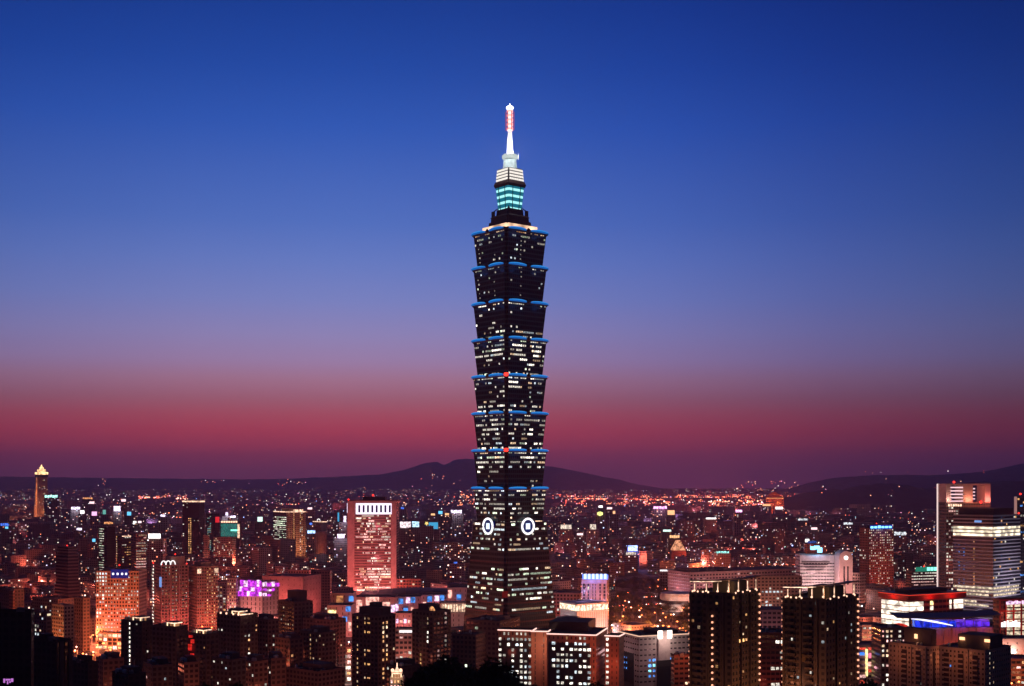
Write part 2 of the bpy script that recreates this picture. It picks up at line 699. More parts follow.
def road(px, D, along, half, wide):
    c = Vector(((px - 512) * D / F, D, 0))
    d = GU if along == 'u' else GV
    n = Vector((-d.y, d.x, 0))
    ROADS.append((c, d, half, wide))

    def strip(o0, o1, z0, z1, m, b):
        p = [c + d * sgn * half + n * o for sgn, o in ((-1, o0), (1, o0), (1, o1), (-1, o1))]
        lo = [(q.x, q.y, z0) for q in p]
        hi = [(q.x, q.y, z1) for q in p]
        b.face(hi, m)
        if z1 - z0 > .05:
            for i in range(4):
                b.face([lo[i], lo[(i + 1) % 4], hi[(i + 1) % 4], hi[i]], m)
    b = MB()
    strip(-wide, wide, 0, .02 + .004 * len(ROADS), M_ROAD, b)
    o = b.build('road')
    o['kind'] = 'structure'
    for sgn in (-1, 1):
        b = MB()
        e = sorted((sgn * wide, sgn * (wide + 5)))
        strip(e[0], e[1], 0, .16 + .004 * len(ROADS), M_PAVE, b)
        o = b.build('pavement')
        o['kind'] = 'structure'
    b = MB()
    k = -half
    while k < half:
        for off in (-wide * .5, 0, wide * .5):
            p = [c + d * (k + q) + n * (off + e) for q, e in ((0, -.12), (6, -.12), (6, .12), (0, .12))]
            b.face([(q.x, q.y, .03 + .004 * len(ROADS)) for q in p], M_PAINT)
        k += 14
    o = b.build('road_markings')
    o['kind'] = 'structure'


road(345, 1180, 'v', 700, 9)
road(640, 1210, 'u', 900, 12)
road(600, 1900, 'v', 1300, 9)
road(250, 1650, 'u', 900, 9)
road(900, 1150, 'v', 600, 10)
road(90, 1210, 'v', 500, 8)


def interp(pts, x):
    if x <= pts[0][0]:
        return pts[0][1]
    for (a, ya), (b_, yb) in zip(pts, pts[1:]):
        if x <= b_:
            t = (x - a) / (b_ - a)
            return ya + (yb - ya) * t
    return pts[-1][1]


def hill(name, prof, D, thick, base):
    r = random.Random(len(name) + int(D))
    b = MB()
    x0, x1 = prof[0][0], prof[-1][0]
    n = int((x1 - x0) / 3)
    rows = 13
    vs = []
    ph = [r.uniform(0, 6.28) for _ in range(12)]
    for j in range(rows):
        t = -1 + 2 * j / (rows - 1)
        for i in range(n + 1):
            px = x0 + (x1 - x0) * i / n
            y = interp(prof, px)
            zr = CAMZ - (y - HOR) * D / F
            X = (px - 512) * D / F
            wob = 1 + .10 * math.sin(X * .004 + ph[0] + 3 * t) * (1 - abs(t)) * abs(t) * 2 + .06 * math.sin(X * .011 + ph[1] - 5 * t) * abs(t)
            jag = (math.sin(X * .02 + ph[2] + t * 7) + math.sin(X * .047 + ph[3] - t * 4) + math.sin(X * .083 + ph[4]) + 1.3 * r.random()) * 1.5
            s = math.cos(t * math.pi / 2) ** 1.15 if abs(t) < .999 else 0
            spur = 1 + .22 * math.sin(X * .0035 + ph[5] + 1.5 * t) * abs(t)
            zz = base + (zr - base) * s * wob * (spur if abs(t) > .1 else 1) + jag * s
            vs.append((X, D + t * thick, zz if abs(t) < .999 else base - 15))
    fs = [(j * (n + 1) + i, j * (n + 1) + i + 1, (j + 1) * (n + 1) + i + 1, (j + 1) * (n + 1) + i) for j in range(rows - 1) for i in range(n)]
    b.polys(vs, fs, M_HILL if D < 9000 else M_HILL_HAZED)
    o = b.build(name)
    for p in o.data.polygons:
        p.use_smooth = True
    o['kind'] = 'structure'


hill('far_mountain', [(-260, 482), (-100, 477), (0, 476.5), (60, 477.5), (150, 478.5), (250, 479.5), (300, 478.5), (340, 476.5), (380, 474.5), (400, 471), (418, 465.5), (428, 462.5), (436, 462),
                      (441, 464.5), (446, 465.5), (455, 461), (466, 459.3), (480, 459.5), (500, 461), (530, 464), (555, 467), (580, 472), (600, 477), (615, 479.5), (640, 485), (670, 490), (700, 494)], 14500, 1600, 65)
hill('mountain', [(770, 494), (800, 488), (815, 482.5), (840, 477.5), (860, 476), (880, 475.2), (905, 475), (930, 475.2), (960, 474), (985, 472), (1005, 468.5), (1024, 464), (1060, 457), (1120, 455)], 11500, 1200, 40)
hill('hill', [(770, 505), (790, 497), (805, 493.5), (818, 491), (830, 490), (842, 489.5), (852, 487), (865, 485), (880, 484), (896, 483.7), (905, 485), (918, 487.5), (932, 488.5), (945, 486), (960, 484),
              (985, 483), (1010, 482), (1040, 481), (1100, 484), (1160, 495)], 6600, 800, 0)


# ------------------------------------------------------------------ the great tower
def great_tower():
    D = 1176.0
    TX = (509.9 - 512) * D / F
    T = thing('skyscraper', 'tall dark green tower of eight flaring tiers with blue ledge lights and a lit spire', 'skyscraper', (TX, D, 0), math.radians(39.5))
    FOOT.append((TX, D, 62))
    K = D / F

    def zz(y):
        return CAMZ + (HOR - y) * (D - 9 - 17 * min(1, max(0, (y - 170) / 60))) / F
    wallm = facade('tower_curtain_wall', (.035, .095, .092), .82, .66, 0, 1, (.010, .022, .024))
    basem = facade('tower_base_wall', (.07, .08, .08), .82, .6, 0, 1, (.015, .024, .026))
    slab = plain('tower_ledge', (.05, .055, .055), .5, .2, .3)
    blue = emit('ledge_blue', (.006, .15, .58), .75)
    blue2 = emit('ledge_blue_bright', (.03, .33, .95), .8)
    NT = .05

    def plan(Wd, notch=True):
        h, n = Wd / 2, Wd * NT
        c = []
        for q in range(4):
            base = [(h - n, -h), (h - n, -h + n), (h, -h + n)] if notch else [(h, -h)]
            a = q * math.pi / 2
            for x, y in base:
                c.append((round(x * math.cos(a) - y * math.sin(a), 4), round(x * math.sin(a) + y * math.cos(a), 4)))
        return c

    def frustum(name, W0, z0, W1, z1, m, storeys=8, bays=13, top=None, notch=True, parent=T, floors=None):
        b = MB()
        p0, p1 = plan(W0, notch), plan(W1, notch)
        n = len(p0)
        for i in range(n):
            j = (i + 1) % n
            long_ = math.hypot(p0[i][0] - p0[j][0], p0[i][1] - p0[j][1]) > W0 * .3
            nb = bays if long_ else 1
            b.face([(*p0[i], z0), (*p0[j], z0), (*p1[j], z1), (*p1[i], z1)], m, [(40 * i, 0), (40 * i + nb, 0), (40 * i + nb, storeys), (40 * i, storeys)])
        b.face([(*q, z1) for q in p1], top or slab)
        b.face([(*q, z0) for q in p0][::-1], top or slab)
        return b.build(name, parent)

    wins = []
    r = random.Random(2004)

    def face_frame(q, W0, z0, W1, z1, u, v):
        """point u (-.5..+.5 of the face) at height share v on side q of a leaning wall, as a matrix"""
        Wv = W0 + (W1 - W0) * v
        lean = math.atan2((W1 - W0) / 2, z1 - z0)
        a = q * math.pi / 2
        p = Matrix.Rotation(a, 4, 'Z') @ Matrix.Translation((u * Wv * (1 - 2 * NT), -Wv / 2, z0 + (z1 - z0) * v)) @ Matrix.Rotation(lean, 4, 'X')
        return p

    def floor_lights(q, W0, z0, W1, z1, nf, nb, j, p, run, keys, levs, lo=0, hi=None):
        on = False
        for i in range(lo, hi or nb):
            if on and r.random() < run:
                pass
            else:
                on = r.random() < p
                k, l = r.choice(keys), r.choice(levs)
            if on:
                M = face_frame(q, W0, z0, W1, z1, (i + .5) / nb - .5, (j + .5) / nf)
                wins.append((M, W0 * (1 - 2 * NT) / nb * .80, (z1 - z0) / nf * .40, k, l))
    ledges = [524.5, 488.2, 450.2, 412.6, 375.2, 338.2, 301.2, 264.8, 229.2]
    dens = [  # per tier from below: (share lit, run) for the storeys from below
        [(.35, .6), (.1, .3), (.35, .6), (.3, .7), (.45, .7), (.4, .6), (.45, .6), (.6, .7)],
        [(.04, .3), (.12, .5), (.02, .2), (.25, .6), (.4, .6), (.35, .5), (.45, .6), (.4, .5)],
        [(.35, .6), (.4, .7), (.15, .5), (.2, .5), (.25, .6), (.4, .7), (.4, .6), (.35, .6)],
        [(.35, .5), (.35, .7), (.22, .6), (.04, .3), (.18, .5), (.3, .6), (.22, .5), (.4, .6)],
        [(.25, .6), (.12, .4), (.2, .5), (.35, .6), (.45, .7), (.4, .6), (.4, .6), (.35, .6)],
        [(.3, .5), (.4, .6), (.1, .3), (.05, .3), (.03, .3), (.12, .6), (.06, .3), (.40, .75)],
        [(.08, .3), (.06, .2), (.08, 0), (.05, 0), (.08, .2), (.07, 0), (.07, 0), (.14, .4)],
        [(.06, 0), (.07, 0), (.06, 0), (.09, .3), (.05, 0), (.08, .3), (.24, .5), (.24, .5)]]
    WB, WT = 44.6, 50.6
    for t in range(8):
        z0, z1 = zz(ledges[t]), zz(ledges[t + 1])
        seg = frustum('tower_tier', WB, z0, WT, z1, wallm, 8, 19)
        # the flaring ledge at the tier's head
        lb = MB()
        p0, p1 = plan(WT + .6), plan(WT + 2.6)
        for k in range(len(p0)):
            j = (k + 1) % len(p0)
            lb.face([(*p0[k], z1 - 2.0), (*p0[j], z1 - 2.0), (*p1[j], z1 - .2), (*p1[k], z1 - .2)], slab)
            lb.face([(*p1[k], z1 - .2), (*p1[j], z1 - .2), (*p1[j], z1 + .8), (*p1[k], z1 + .8)], slab)
        lb.face([(*q, z1 + .8) for q in p1], slab)
        lb.face([(*q, z1 - 2.0) for q in p0][::-1], slab)
        led = lb.build('ledge', seg)
        for q in range(4):
            a = Matrix.Rotation(q * math.pi / 2, 4, 'Z')
            for sg in (-1, 1):
                sb = MB()
                u0, u1 = .055 * WT * sg, (.5 - NT * .75) * WT * sg
                pts, pts2 = [], []
                for k in range(9):
                    f = k / 8
                    bow = math.sin(math.pi * f)
                    uu = u0 + (u1 - u0) * f
                    pts.append(tuple(a @ Vector((uu, -WT / 2 - 1.7 - 1.2 * bow, z1 - .3 + .5 * bow ** .6))))
                    pts2.append(tuple(a @ Vector((uu, -WT / 2 - 2.2 - 1.4 * bow, z1 + .4 + .5 * bow ** .6))))
                sb.tube(pts, [.5, .9, 1.05, 1.05, 1.05, 1.05, 1.05, .9, .5], blue, 8)
                sb.tube(pts2, [.2, .42, .52, .55, .55, .55, .52, .42, .2], blue2, 8)
                sb.build('ledge_light', seg)
            ob = MB()
            M = a @ Matrix.Translation((0, -WT / 2 - 1.8, z1 + .2)) @ Matrix.Rotation(math.pi / 2, 4, 'X')
            vs = [tuple(M @ Vector((rr * math.cos(2 * math.pi * k / 12), rr * math.sin(2 * math.pi * k / 12), dz))) for rr, dz in ((1.3, -.6), (1.9, .0), (1.3, .6)) for k in range(12)]
            fs = [(j * 12 + k, j * 12 + (k + 1) % 12, (j + 1) * 12 + (k + 1) % 12, (j + 1) * 12 + k) for j in range(2) for k in range(12)] + [tuple(range(12))[::-1], tuple(range(24, 36))]
            ob.polys(vs, fs, plain('ornament_metal', (.10, .045, .04), .45, .2, .6, .6))
            ob.build('ornament', seg)
        for q in (0, 3):
            for u in (-.26, .26):
                M = Matrix.Rotation(q * math.pi / 2, 4, 'Z') @ Matrix.Translation((u * WT, -WT / 2 - 5.5, z1 - 4.5))
                lamp(seg, M.translation, 320, (.03, .25, 1), 3.0, 'ledge_glow')
        for q in (0, 3, 1, 2):
            for j in range(8):
                p, run = dens[t][j]
                keys = 'WWWWwgWc' if t < 6 else 'gWcW'
                if j == 7 and t == 7:
                    keys = 'wwo'
                floor_lights(q, WB, z0, WT, z1, 8, 19, j, p, run * .88, keys, (1, 1, 2, 2, 3) if t < 6 else (1, 1, 2))
            if t in (6, 7):
                for j in range(0, 8):
                    for i in ((4,) if q in (0, 2) else (1, 8)):
                        if r.random() < .6:
                            M = face_frame(q, WB, z0, WT, z1, (i + .5) / 13 - .5, (j + .5) / 8)
                            wins.append((M, 1.1, 1.1, 'W', 1))
        if t in (1, 3):       # red beacons on two ledges
            for (x, y) in ((-WT / 2 + .8, -WT / 2 + .8), (WT / 2 - .8, -WT / 2 + .8), (-WT / 2 + .8, WT / 2 - .8), (WT / 2 - .8, WT / 2 - .8)):
                rb = MB()
                big = (x > 0) == (y > 0)
                near = x < 0 and y < 0
                s = 2.2 if near else 1.2
                rb.lathe([(s * .4, z1 - s * .7), (s, z1 - s * .4), (s, z1 + s * .5), (s * .4, z1 + s * .8)], M_RED, 10, x, y)
                rb.build('warning_light', seg)
    # bright oval sign window high on the right-hand wall
    # the base: a long truncated pyramid
    W0, Wt = 68.0, 49.8
    zb = zz(522)
    base = frustum('tower_base', W0, 0, Wt, zb, basem, 27, 23)
    base_d = {26: (.45, .6), 25: (.3, .5), 24: (.15, .3), 23: (.3, .6), 22: (.2, .4), 21: (.45, .7), 20: (.03, .2), 19: (.05, .3), 18: (0, 0), 17: (.18, .5), 16: (.3, .6), 15: (.4, .6), 14: (.3, .5), 13: (.4, .6),
              12: (.25, .5), 11: (.3, .6), 10: (.15, .6), 9: (.3, .7), 8: (.03, .3), 7: (.05, 0)}
    for q in (0, 3, 1, 2):
        for j in range(27):
            p, run = base_d.get(j, (.02, 0))
            floor_lights(q, W0, 0, Wt, zb, 27, 23, j, p, run * .88, 'WWwcg', (1, 1, 2, 2, 3))
    belt = plain('base_belt', (.16, .07, .07), .6, .3, .3)
    for v in (.26, .33, .40, .52, .70):
        b = MB()
        Wv = W0 + (Wt - W0) * v
        p0 = plan(Wv + .5)
        for k in range(len(p0)):
            j = (k + 1) % len(p0)
            b.face([(*p0[k], zb * v - .7), (*p0[j], zb * v - .7), (*p0[j], zb * v + .7), (*p0[k], zb * v + .7)], belt)
        b.face([(*q, zb * v + .7) for q in p0], belt)
        b.build('belt_course', base)
    rs = MB()
    rs.box(-2.6, 2.6, -.4, .3, -3, 3, emit('dim_red_panel', (.6, .03, .02), .16), M=Matrix.Translation((-W0 * .43, -W0 * .43 + .5, zb * .47)) @ Matrix.Rotation(math.radians(-45), 4, 'Z'))
    rs.build('sign_panel', base)
    # coin medallions, one to each side
    for q in range(4):
        M = Matrix.Rotation(q * math.pi / 2, 4, 'Z') @ Matrix.Translation((0, -Wt / 2 - .8, zz(526.5))) @ Matrix.Rotation(math.pi / 2, 4, 'X')
        disc = MB()
        n = 28
        vs = [tuple(M @ Vector((R_ * math.cos(2 * math.pi * k / n), R_ * math.sin(2 * math.pi * k / n), dz))) for R_, dz in ((6.6, -1.2), (6.6, .1)) for k in range(n)]
        disc.polys(vs, [(k, (k + 1) % n, n + (k + 1) % n, n + k) for k in range(n)] + [tuple(range(n, 2 * n))], emit('coin_face', (.03, .05, .22), .45))
        md = disc.build('coin_medallion', T)
        ring = MB()
        pts = [tuple(M @ Vector((6.9 * math.cos(2 * math.pi * k / n), 6.9 * math.sin(2 * math.pi * k / n), .4))) for k in range(n + 1)]
        ring.tube(pts, .95, emit('coin_white', (1, .96, 1), 1.6), 8, cap=False)
        ring.build('ring', md)
        sq = MB()
        sq.box(-2.3, 2.3, -2.7, 2.7, .1, .7, emit('coin_centre', (.72, .82, 1), 1.5), M=M)
        sq.build('square', md)
        halo = MB()
        halo.box(6.2, 9.0, -1, 4.6, -.4, .0, emit('coin_side_blue', (.01, .02, .5), .16), M=M)
        halo.build('side_panel', md)
    # crown
    zt = zz(229.2)
    cr = frustum('crown_terrace', 36.5, zt + .9, 35, zz(222.2), plain('terrace_stone', (.5, .42, .36), .7, .15, .3), 2, 8)
    wb = MB()  # emissive band in place of floodlight falling on the parapet
    p0 = plan(38)
    for k in range(len(p0)):
        j = (k + 1) % len(p0)
        wb.face([(*p0[k], zt + 1.6), (*p0[j], zt + 1.6), (*p0[j], zz(222.8)), (*p0[k], zz(222.8))], emit('terrace_glow', (1, .60, .38), 1.35, breakup=.08))
    wb.build('lit_band', cr)
    rust = plain('crown_dark', (.06, .03, .028), .6, .3, .4)
    frustum('crown_tier', 29.5, zz(222.6), 29, zz(218), rust, 1, 6, rust)
    frustum('crown_tier', 26.5, zz(218), 26, zz(213.5), rust, 1, 6, rust)
    frustum('crown_tier', 27.5, zz(213.5), 24.5, zz(212), rust, 1, 6, rust)
    frustum('crown_tier', 19, zz(212), 18.2, zz(206), rust, 1, 6, rust)
    for (x, y) in ((11, -11), (-11, -11), (11, 11), (-11, 11)):
        b = MB()
        b.box(x - 1.2, x + 1.2, y - 1.2, y + 1.2, zz(212.1), zz(207), M_DARK)
        b.tube([(x, y, zz(207.4)), (x * .75, y * .75, zz(204.5))], .5, M_DARK, 6)
        b.build('maintenance_crane', T)
    tb = emit('lantern_cyan', (.42, 1.0, 1.0), 1.1)
    td = emit('lantern_teal', (.006, .24, .36), .62)
    ln = None
    yb, yt = 210.5, 184
    nb = 9
    for k in range(nb):
        f0, f1 = k / nb, (k + 1) / nb
        if k % 2 == 0:
            f1 += .02
        else:
            f0, f1 = f0 + .02, f1
        Wa, Wb_ = 15.0 + 4.6 * f0, 15.0 + 4.6 * f1
        o = frustum('lantern_band', Wa + (0 if k % 2 else .3), zz(yb + (yt - yb) * f0), Wb_ + (0 if k % 2 else .3), zz(yb + (yt - yb) * f1), td if k % 2 == 0 else tb, 1, 6)
    ribs = MB()
    for q in range(4):
        a = Matrix.Rotation(q * math.pi / 2, 4, 'Z')
        for u in (-.24, .24):
            p, q2 = a @ Vector((u * 15, -7.9, zz(yb))), a @ Vector((u * 19.6, -10.2, zz(yt)))
            ribs.tube([tuple(p), tuple(q2)], .35, M_DARK, 6)
    ribs.build('lantern_rib', T)
    chev = MB()
    for q in range(4):
        a = Matrix.Rotation(q * math.pi / 2 - math.pi / 4, 4, 'Z')
        p = [a @ Vector(v) for v in ((-3.4, -10.2, zz(210.6)), (3.4, -10.2, zz(210.6)), (0, -11.6, zz(203)), (-3.4, -8, zz(210.6)), (3.4, -8, zz(210.6)), (0, -9, zz(203)))]
        chev.polys([tuple(v) for v in p], [(0, 1, 2), (3, 5, 4), (0, 2, 5, 3), (1, 4, 5, 2)], M_DARK)
    chev.build('gable', T)
    frustum('collar', 20.5, zz(185), 22.5, zz(182.6), rust, 1, 4, rust)
    frustum('collar', 22.5, zz(182.6), 20.5, zz(179.6), rust, 1, 4, rust)
    wl = emit('observatory_white', (1, .93, .84), 1.05)
    for k in range(4):
        ya = 179.4 - k * 2.95
        Wk = 19.8 - k * .45
        sg = frustum('observatory_storey', Wk - 1.2, zz(ya + .1), Wk - 1.2, zz(ya - 2.9), plain('observatory_wall', (.12, .12, .13), .5, .2, .4), 1, 6)
        for q in range(4):
            a = Matrix.Rotation(q * math.pi / 2, 4, 'Z')
            row = MB()
            for i in range(8):
                u = (i + .5) / 8 - .5
                row.box(u * Wk * .86 - .78, u * Wk * .86 + .78, -Wk / 2 - .05, -Wk / 2 + .5, zz(ya - .35), zz(ya - 2.15), wl, M=a)
            row.build('lamp_row', sg)
    frustum('collar', 17.5, zz(167.8), 16, zz(167), slab, 1, 4)
    dr = MB()
    dr.lathe([(7.2, zz(167)), (6.6, zz(165.5)), (5.9, zz(158)), (5.9, zz(156.5))], plain('drum_metal', (.30, .40, .40), .5, .25, .35, .2), 8)
    dr.build('drum', T)
    rg = MB()
    wring = emit('ring_white', (.86, 1, .96), .62)
    for k in range(8):
        a = 2 * math.pi * k / 8
        rg.lathe([(1.6, zz(157.2)), (2.5, zz(156)), (2.6, zz(153.4)), (1.6, zz(152.2))], wring, 10, 4.8 * math.cos(a), 4.8 * math.sin(a))
    rg.build('lamp_ring', T)
    ms = MB()
    ms.lathe([(3.2, zz(153)), (2.9, zz(148)), (2.2, zz(135)), (1.9, zz(128.5))], plain('mast_white', (.85, .85, .87), .5, .05, .5), 14)
    mast = ms.build('mast', T)
    for k in range(3):
        a = math.radians(-39.5 - 90 + (k - 1) * 62)
        lamp(mast, (12 * math.cos(a), 12 * math.sin(a), zz(149)), 26000, (1, .93, .95), .6, 'mast_floodlight')
    bc = MB()
    bc.lathe([(2.3, zz(128.4)), (2.4, zz(127.5)), (2.4, zz(107.5)), (1.7, zz(106.8))], emit('beacon_white', (1, .60, .58), 1.9), 14)
    bcn = bc.build('spire_beacon', T)
    for k in range(5):
        hr = MB()
        y = 126.4 - k * 4.5
        hr.lathe([(2.2, zz(y + .55)), (2.85, zz(y + 1.0)), (2.85, zz(y - 1.0)), (2.2, zz(y - .55))], emit('beacon_red', (1, .30, .26), 2.4), 14)
        hr.build('beacon_ring', bcn)
    for k in range(6):  # glowing tubes added to imitate the red halo around the beacon
        a = k * math.pi / 3 + .3
        vt = MB()
        vt.tube([(3.7 * math.cos(a), 3.7 * math.sin(a), zz(127.6)), (3.7 * math.cos(a), 3.7 * math.sin(a), zz(109))], .42, emit('beacon_halo_red', (1, .16, .18), .42), 6)
        vt.build('beacon_halo_tube', bcn)
    tp = MB()
    tp.lathe([(.4, zz(106.9)), (2.6, zz(106.4)), (3.5, zz(105)), (2.6, zz(103.6)), (.3, zz(103)), (.15, zz(100.5))], emit('tip_white', (1, .98, 1), 6), 12)
    tp.build('spire_tip', T)
    for k in range(2):
        b = MB()
        b.tube([(6 * (1 if k else -1), -5, zz(157)), (6 * (1 if k else -1), -5, zz(151 if k else 154))], [.3, .12], M_STEEL, 6)
        b.build('antenna', T)
    # windows: the hundred that show largest singly, the rest as one
    best = [w for w in wins]
    r.shuffle(best)
    front = [w for w in best if (Matrix.Rotation(math.radians(39.5), 4, 'Z') @ w[0]).to_3x3().col[1].y > .2]
    rest = [w for w in best if not (Matrix.Rotation(math.radians(39.5), 4, 'Z') @ w[0]).to_3x3().col[1].y > .2]
    for M, w, h, k, l in front[:100]:
        sub('window', pane_mesh(w, h, winmat(k, l)), T, M)
    b = MB()
    for M, w, h, k, l in front[100:] + rest:
        b.box(-w / 2, w / 2, -.06, .14, -h / 2, h / 2, winmat(k, l), M=M)
    o = b.build('window_lights', T)
    o['kind'] = 'stuff'
    return T


great_tower()

# ------------------------------------------------------------------ the buildings one can tell apart
B = Building
RED = (1, .14, .09)
ORG = (1, .38, .12)
PNK = (1, .22, .22)
LIL = (.85, .62, 1)
E_WARM = emit('strip_warm', (1, .66, .38), 2.2)
E_CROWN = emit('crown_warm', (1, .62, .42), 1.5, breakup=.35)
E_WHITE = emit('strip_white', (1, .93, .92), 1.6)
E_LILAC = emit('sign_lilac', (.84, .78, 1), 2.2)
E_BLUE = emit('sign_blue', (.05, .22, 1), 1.5)
E_SKYB = emit('cube_blue', (.09, .34, 1), .95, breakup=.3)
E_BWHITE = emit('sign_blue_white', (.10, .20, 1), 2.2)
E_CYAN = emit('sign_cyan', (.25, .80, 1), 2.2)
E_GREEN = emit('sign_green', (.25, 1, .72), 1.9)
E_TEAL = emit('sign_teal', (.03, .30, .26), .55, breakup=.5)
E_PINKW = emit('panel_pink', (1, .44, .36), 1.35, breakup=.3)
E_MAG = emit('cube_magenta', (.66, .05, .85), 1.15, breakup=.35)
E_PURW = emit('cube_pale', (1, .62, .95), 1.4, breakup=.3)
E_YEL = emit('panel_yellow', (1, .72, .30), 1.8, breakup=.4)
E_REDL = emit('line_red', (1, .06, .03), .85)
E_AMB = emit('corner_amber', (1, .40, .23), 1.7)
E_BULB = emit('bulb_white', (1, .54, .36), 2.1)


def posts(b, name, pts, r, z0, z1, m):
    for x, y in pts:
        q = MB()
        q.tube([(x, y, z0), (x, y, z1)], r, m, 6)
        q.build(name, b.root)


def pavilion(b, u, half, z, h=3.4):
    """a lit colonnaded lantern on a roof's front edge, u along the roof"""
    x, y = -b.w / 2 + u, -b.d / 2 + half + .6
    q = MB()
    q.box(x - half, x + half, y - half, y + half, z, z + .5, b.pm)
    o = q.build('roof_pavilion', b.root)
    q = MB()
    q.box(x - half, x + half, y - half, y + half, z + h - .8, z + h - .1, E_CROWN)
    q.box(x - half - .3, x + half + .3, y - half - .3, y + half + .3, z + h - .1, z + h + .3, b.pm)
    q.build('lit_cornice', o)
    for sx in (-1, -.33, .33, 1):
        q = MB()
        q.box(x + sx * half * .9 - .25, x + sx * half * .9 + .25, y - half, y - half + .5, z + .5, z + h - .8, E_WARM if abs(sx) == 1 else b.pm)
        q.build('column', o)
    q = MB()
    q.box(x - half * .7, x + half * .7, y - half * .5, y + half * .5, z + .5, z + h - .8, emit('pavilion_core', (1, .45, .2), .45))
    q.build('core', o)
    return o


def balconies(b, face, us, wid, fl0=0, parent=None, deep=1.3):
    bh = b.H / b.nr
    me = {}
    cnt = 0
    for j in b.rows_seen():
        if j < fl0 or j >= b.nr - 1:
            continue
        for u in us:
            if cnt > 98:
                return
            if wid not in me:
                q = MB()
                q.box(-wid / 2, wid / 2, -deep, -.02, 0, .18, b.pm)
                q.box(-wid / 2, wid / 2, -deep, -deep + .1, .18, 1.1, b.pm)
                q.box(-wid / 2, -wid / 2 + .1, -deep + .1, -.02, .18, 1.1, b.pm)
                q.box(wid / 2 - .1, wid / 2, -deep + .1, -.02, .18, 1.1, b.pm)
                me[wid] = q.mesh('balcony')
            sub('balcony', me[wid], b.root, b.fm(face, u, j * bh))
            cnt += 1


def fins(b, face, us, wid, deep, m=None, z0=0, z1=None):
    for u in us:
        q = MB()
        q.box(-wid / 2, wid / 2, -deep, -.02, z0, z1 or b.H, m or b.pm, M=b.fm(face, u, 0))
        q.build('pier', b.root)


def slabs(b, face, deep=.5, h=.5, m=None, step=1, j0=None):
    """a storey-high ledge at every floor"""
    bh = b.H / b.nr
    n = b.flen(face)
    for j in list(b.rows_seen())[::step]:
        q = MB()
        q.box(0, n, -deep, -.02, j * bh - h / 2, j * bh + h / 2, m or b.pm, M=b.fm(face, 0, 0))
        q.build('floor_ledge', b.root)


# --- black towers nearest us, lower left
b = B('apartment_tower', 'black unlit apartment tower with a tiny magenta sign low on its front', 'tower', -40, 31, 34, 12, 612, 560, wall='black', group='dark apartment towers')
b.housing(-10, 12, 600)
b.roof_clutter(1)
sg = thing('neon_sign', 'tiny magenta neon sign on the black tower at the lower corner', 'sign', world(9, 683, 559.0))
q = MB()
q.box(-2.4, 2.4, -.5, -.1, -.6, 2.4, M_DARK)
q.build('sign_back', sg)
for k, (x0, x1, z0, z1) in enumerate(((-2.2, -1.5, .2, 2.0), (-1.2, .9, 1.2, 1.9), (-.6, -.1, -.4, .9), (.4, 1.0, .2, .9), (1.2, 2.1, .6, 2.1))):
    q = MB()
    q.box(x0, x1, -.8, -.5, z0, z1, emit('neon_magenta', (.75, .25, .9), .75))
    q.build('neon_tube', sg)
b = B('apartment_tower', 'nearly black tower with two pale vertical piers beside the unlit corner tower', 'tower', 32, 56, 71, 35, 642, 610, wall='black', group='dark apartment towers')
fins(b, 'r', [b.d * .35, b.d * .93], 2.2, .5, plain('render_dusk', WALLS['dusk']))
b.scatter(.02, 'W', (1,), run=0)
b.housing(38, 50, 634)
b.roof_clutter(2).flush()

# --- left middle distance
b = B('apartment_block', 'dark apartment block with an orange floodlit front, left of the red-lit office', 'apartment block', 52, 64, 74, 42, 606.5, 1080, wall='tan', fl=3.2, bay=3, lit=.03)
b.flood('f', .5, 22, 8, 26000, (1, .25, .08))
b.flood('f', .5, 24, 26, 16000, (1, .25, .08))
b.scatter(.06, 'wo', (1, 2)).roof_clutter(3).flush()
b = B('apartment_block', 'dark block with scattered cool windows beside the orange floodlit front', 'apartment block', 30, 46, 52, 40, 613, 1040, wall='dusk', lit=.02)
b.scatter(.12, 'Wcw', (1, 2)).roof_clutter(4).flush()
b = B('apartment_block', 'plain dark brown slab with no lit windows next to the red-lit office', 'apartment block', 74, 83, 90, 40, 599, 1180, wall='brown')
b.roof_clutter(5)
b = B('apartment_block', 'low dark block with a few bluish windows beyond the black corner tower', 'apartment block', -6, 14, 24, 40, 590, 1200, wall='dusk', lit=.02)
b.scatter(.16, 'cWc', (1, 2), rows=range(2, 8)).roof_clutter(6).flush()
b = B('apartment_block', 'thin reddish slab standing among dark blocks beyond the black corner tower', 'apartment block', 9, 13, 15, 40, 592, 1150, wall='brick', fl=3.1, bay=3)
b.flood('f', .5, 16, 20, 3500, RED)
b.roof_clutter(7, 1)
b = B('apartment_block', 'grey block with small cool windows in front of the stepped tower', 'apartment block', 32, 58, 74, 35, 600, 1260, wall='dusk', lit=.02)
b.scatter(.10, 'cWw', (1, 2)).roof_clutter(8).flush()

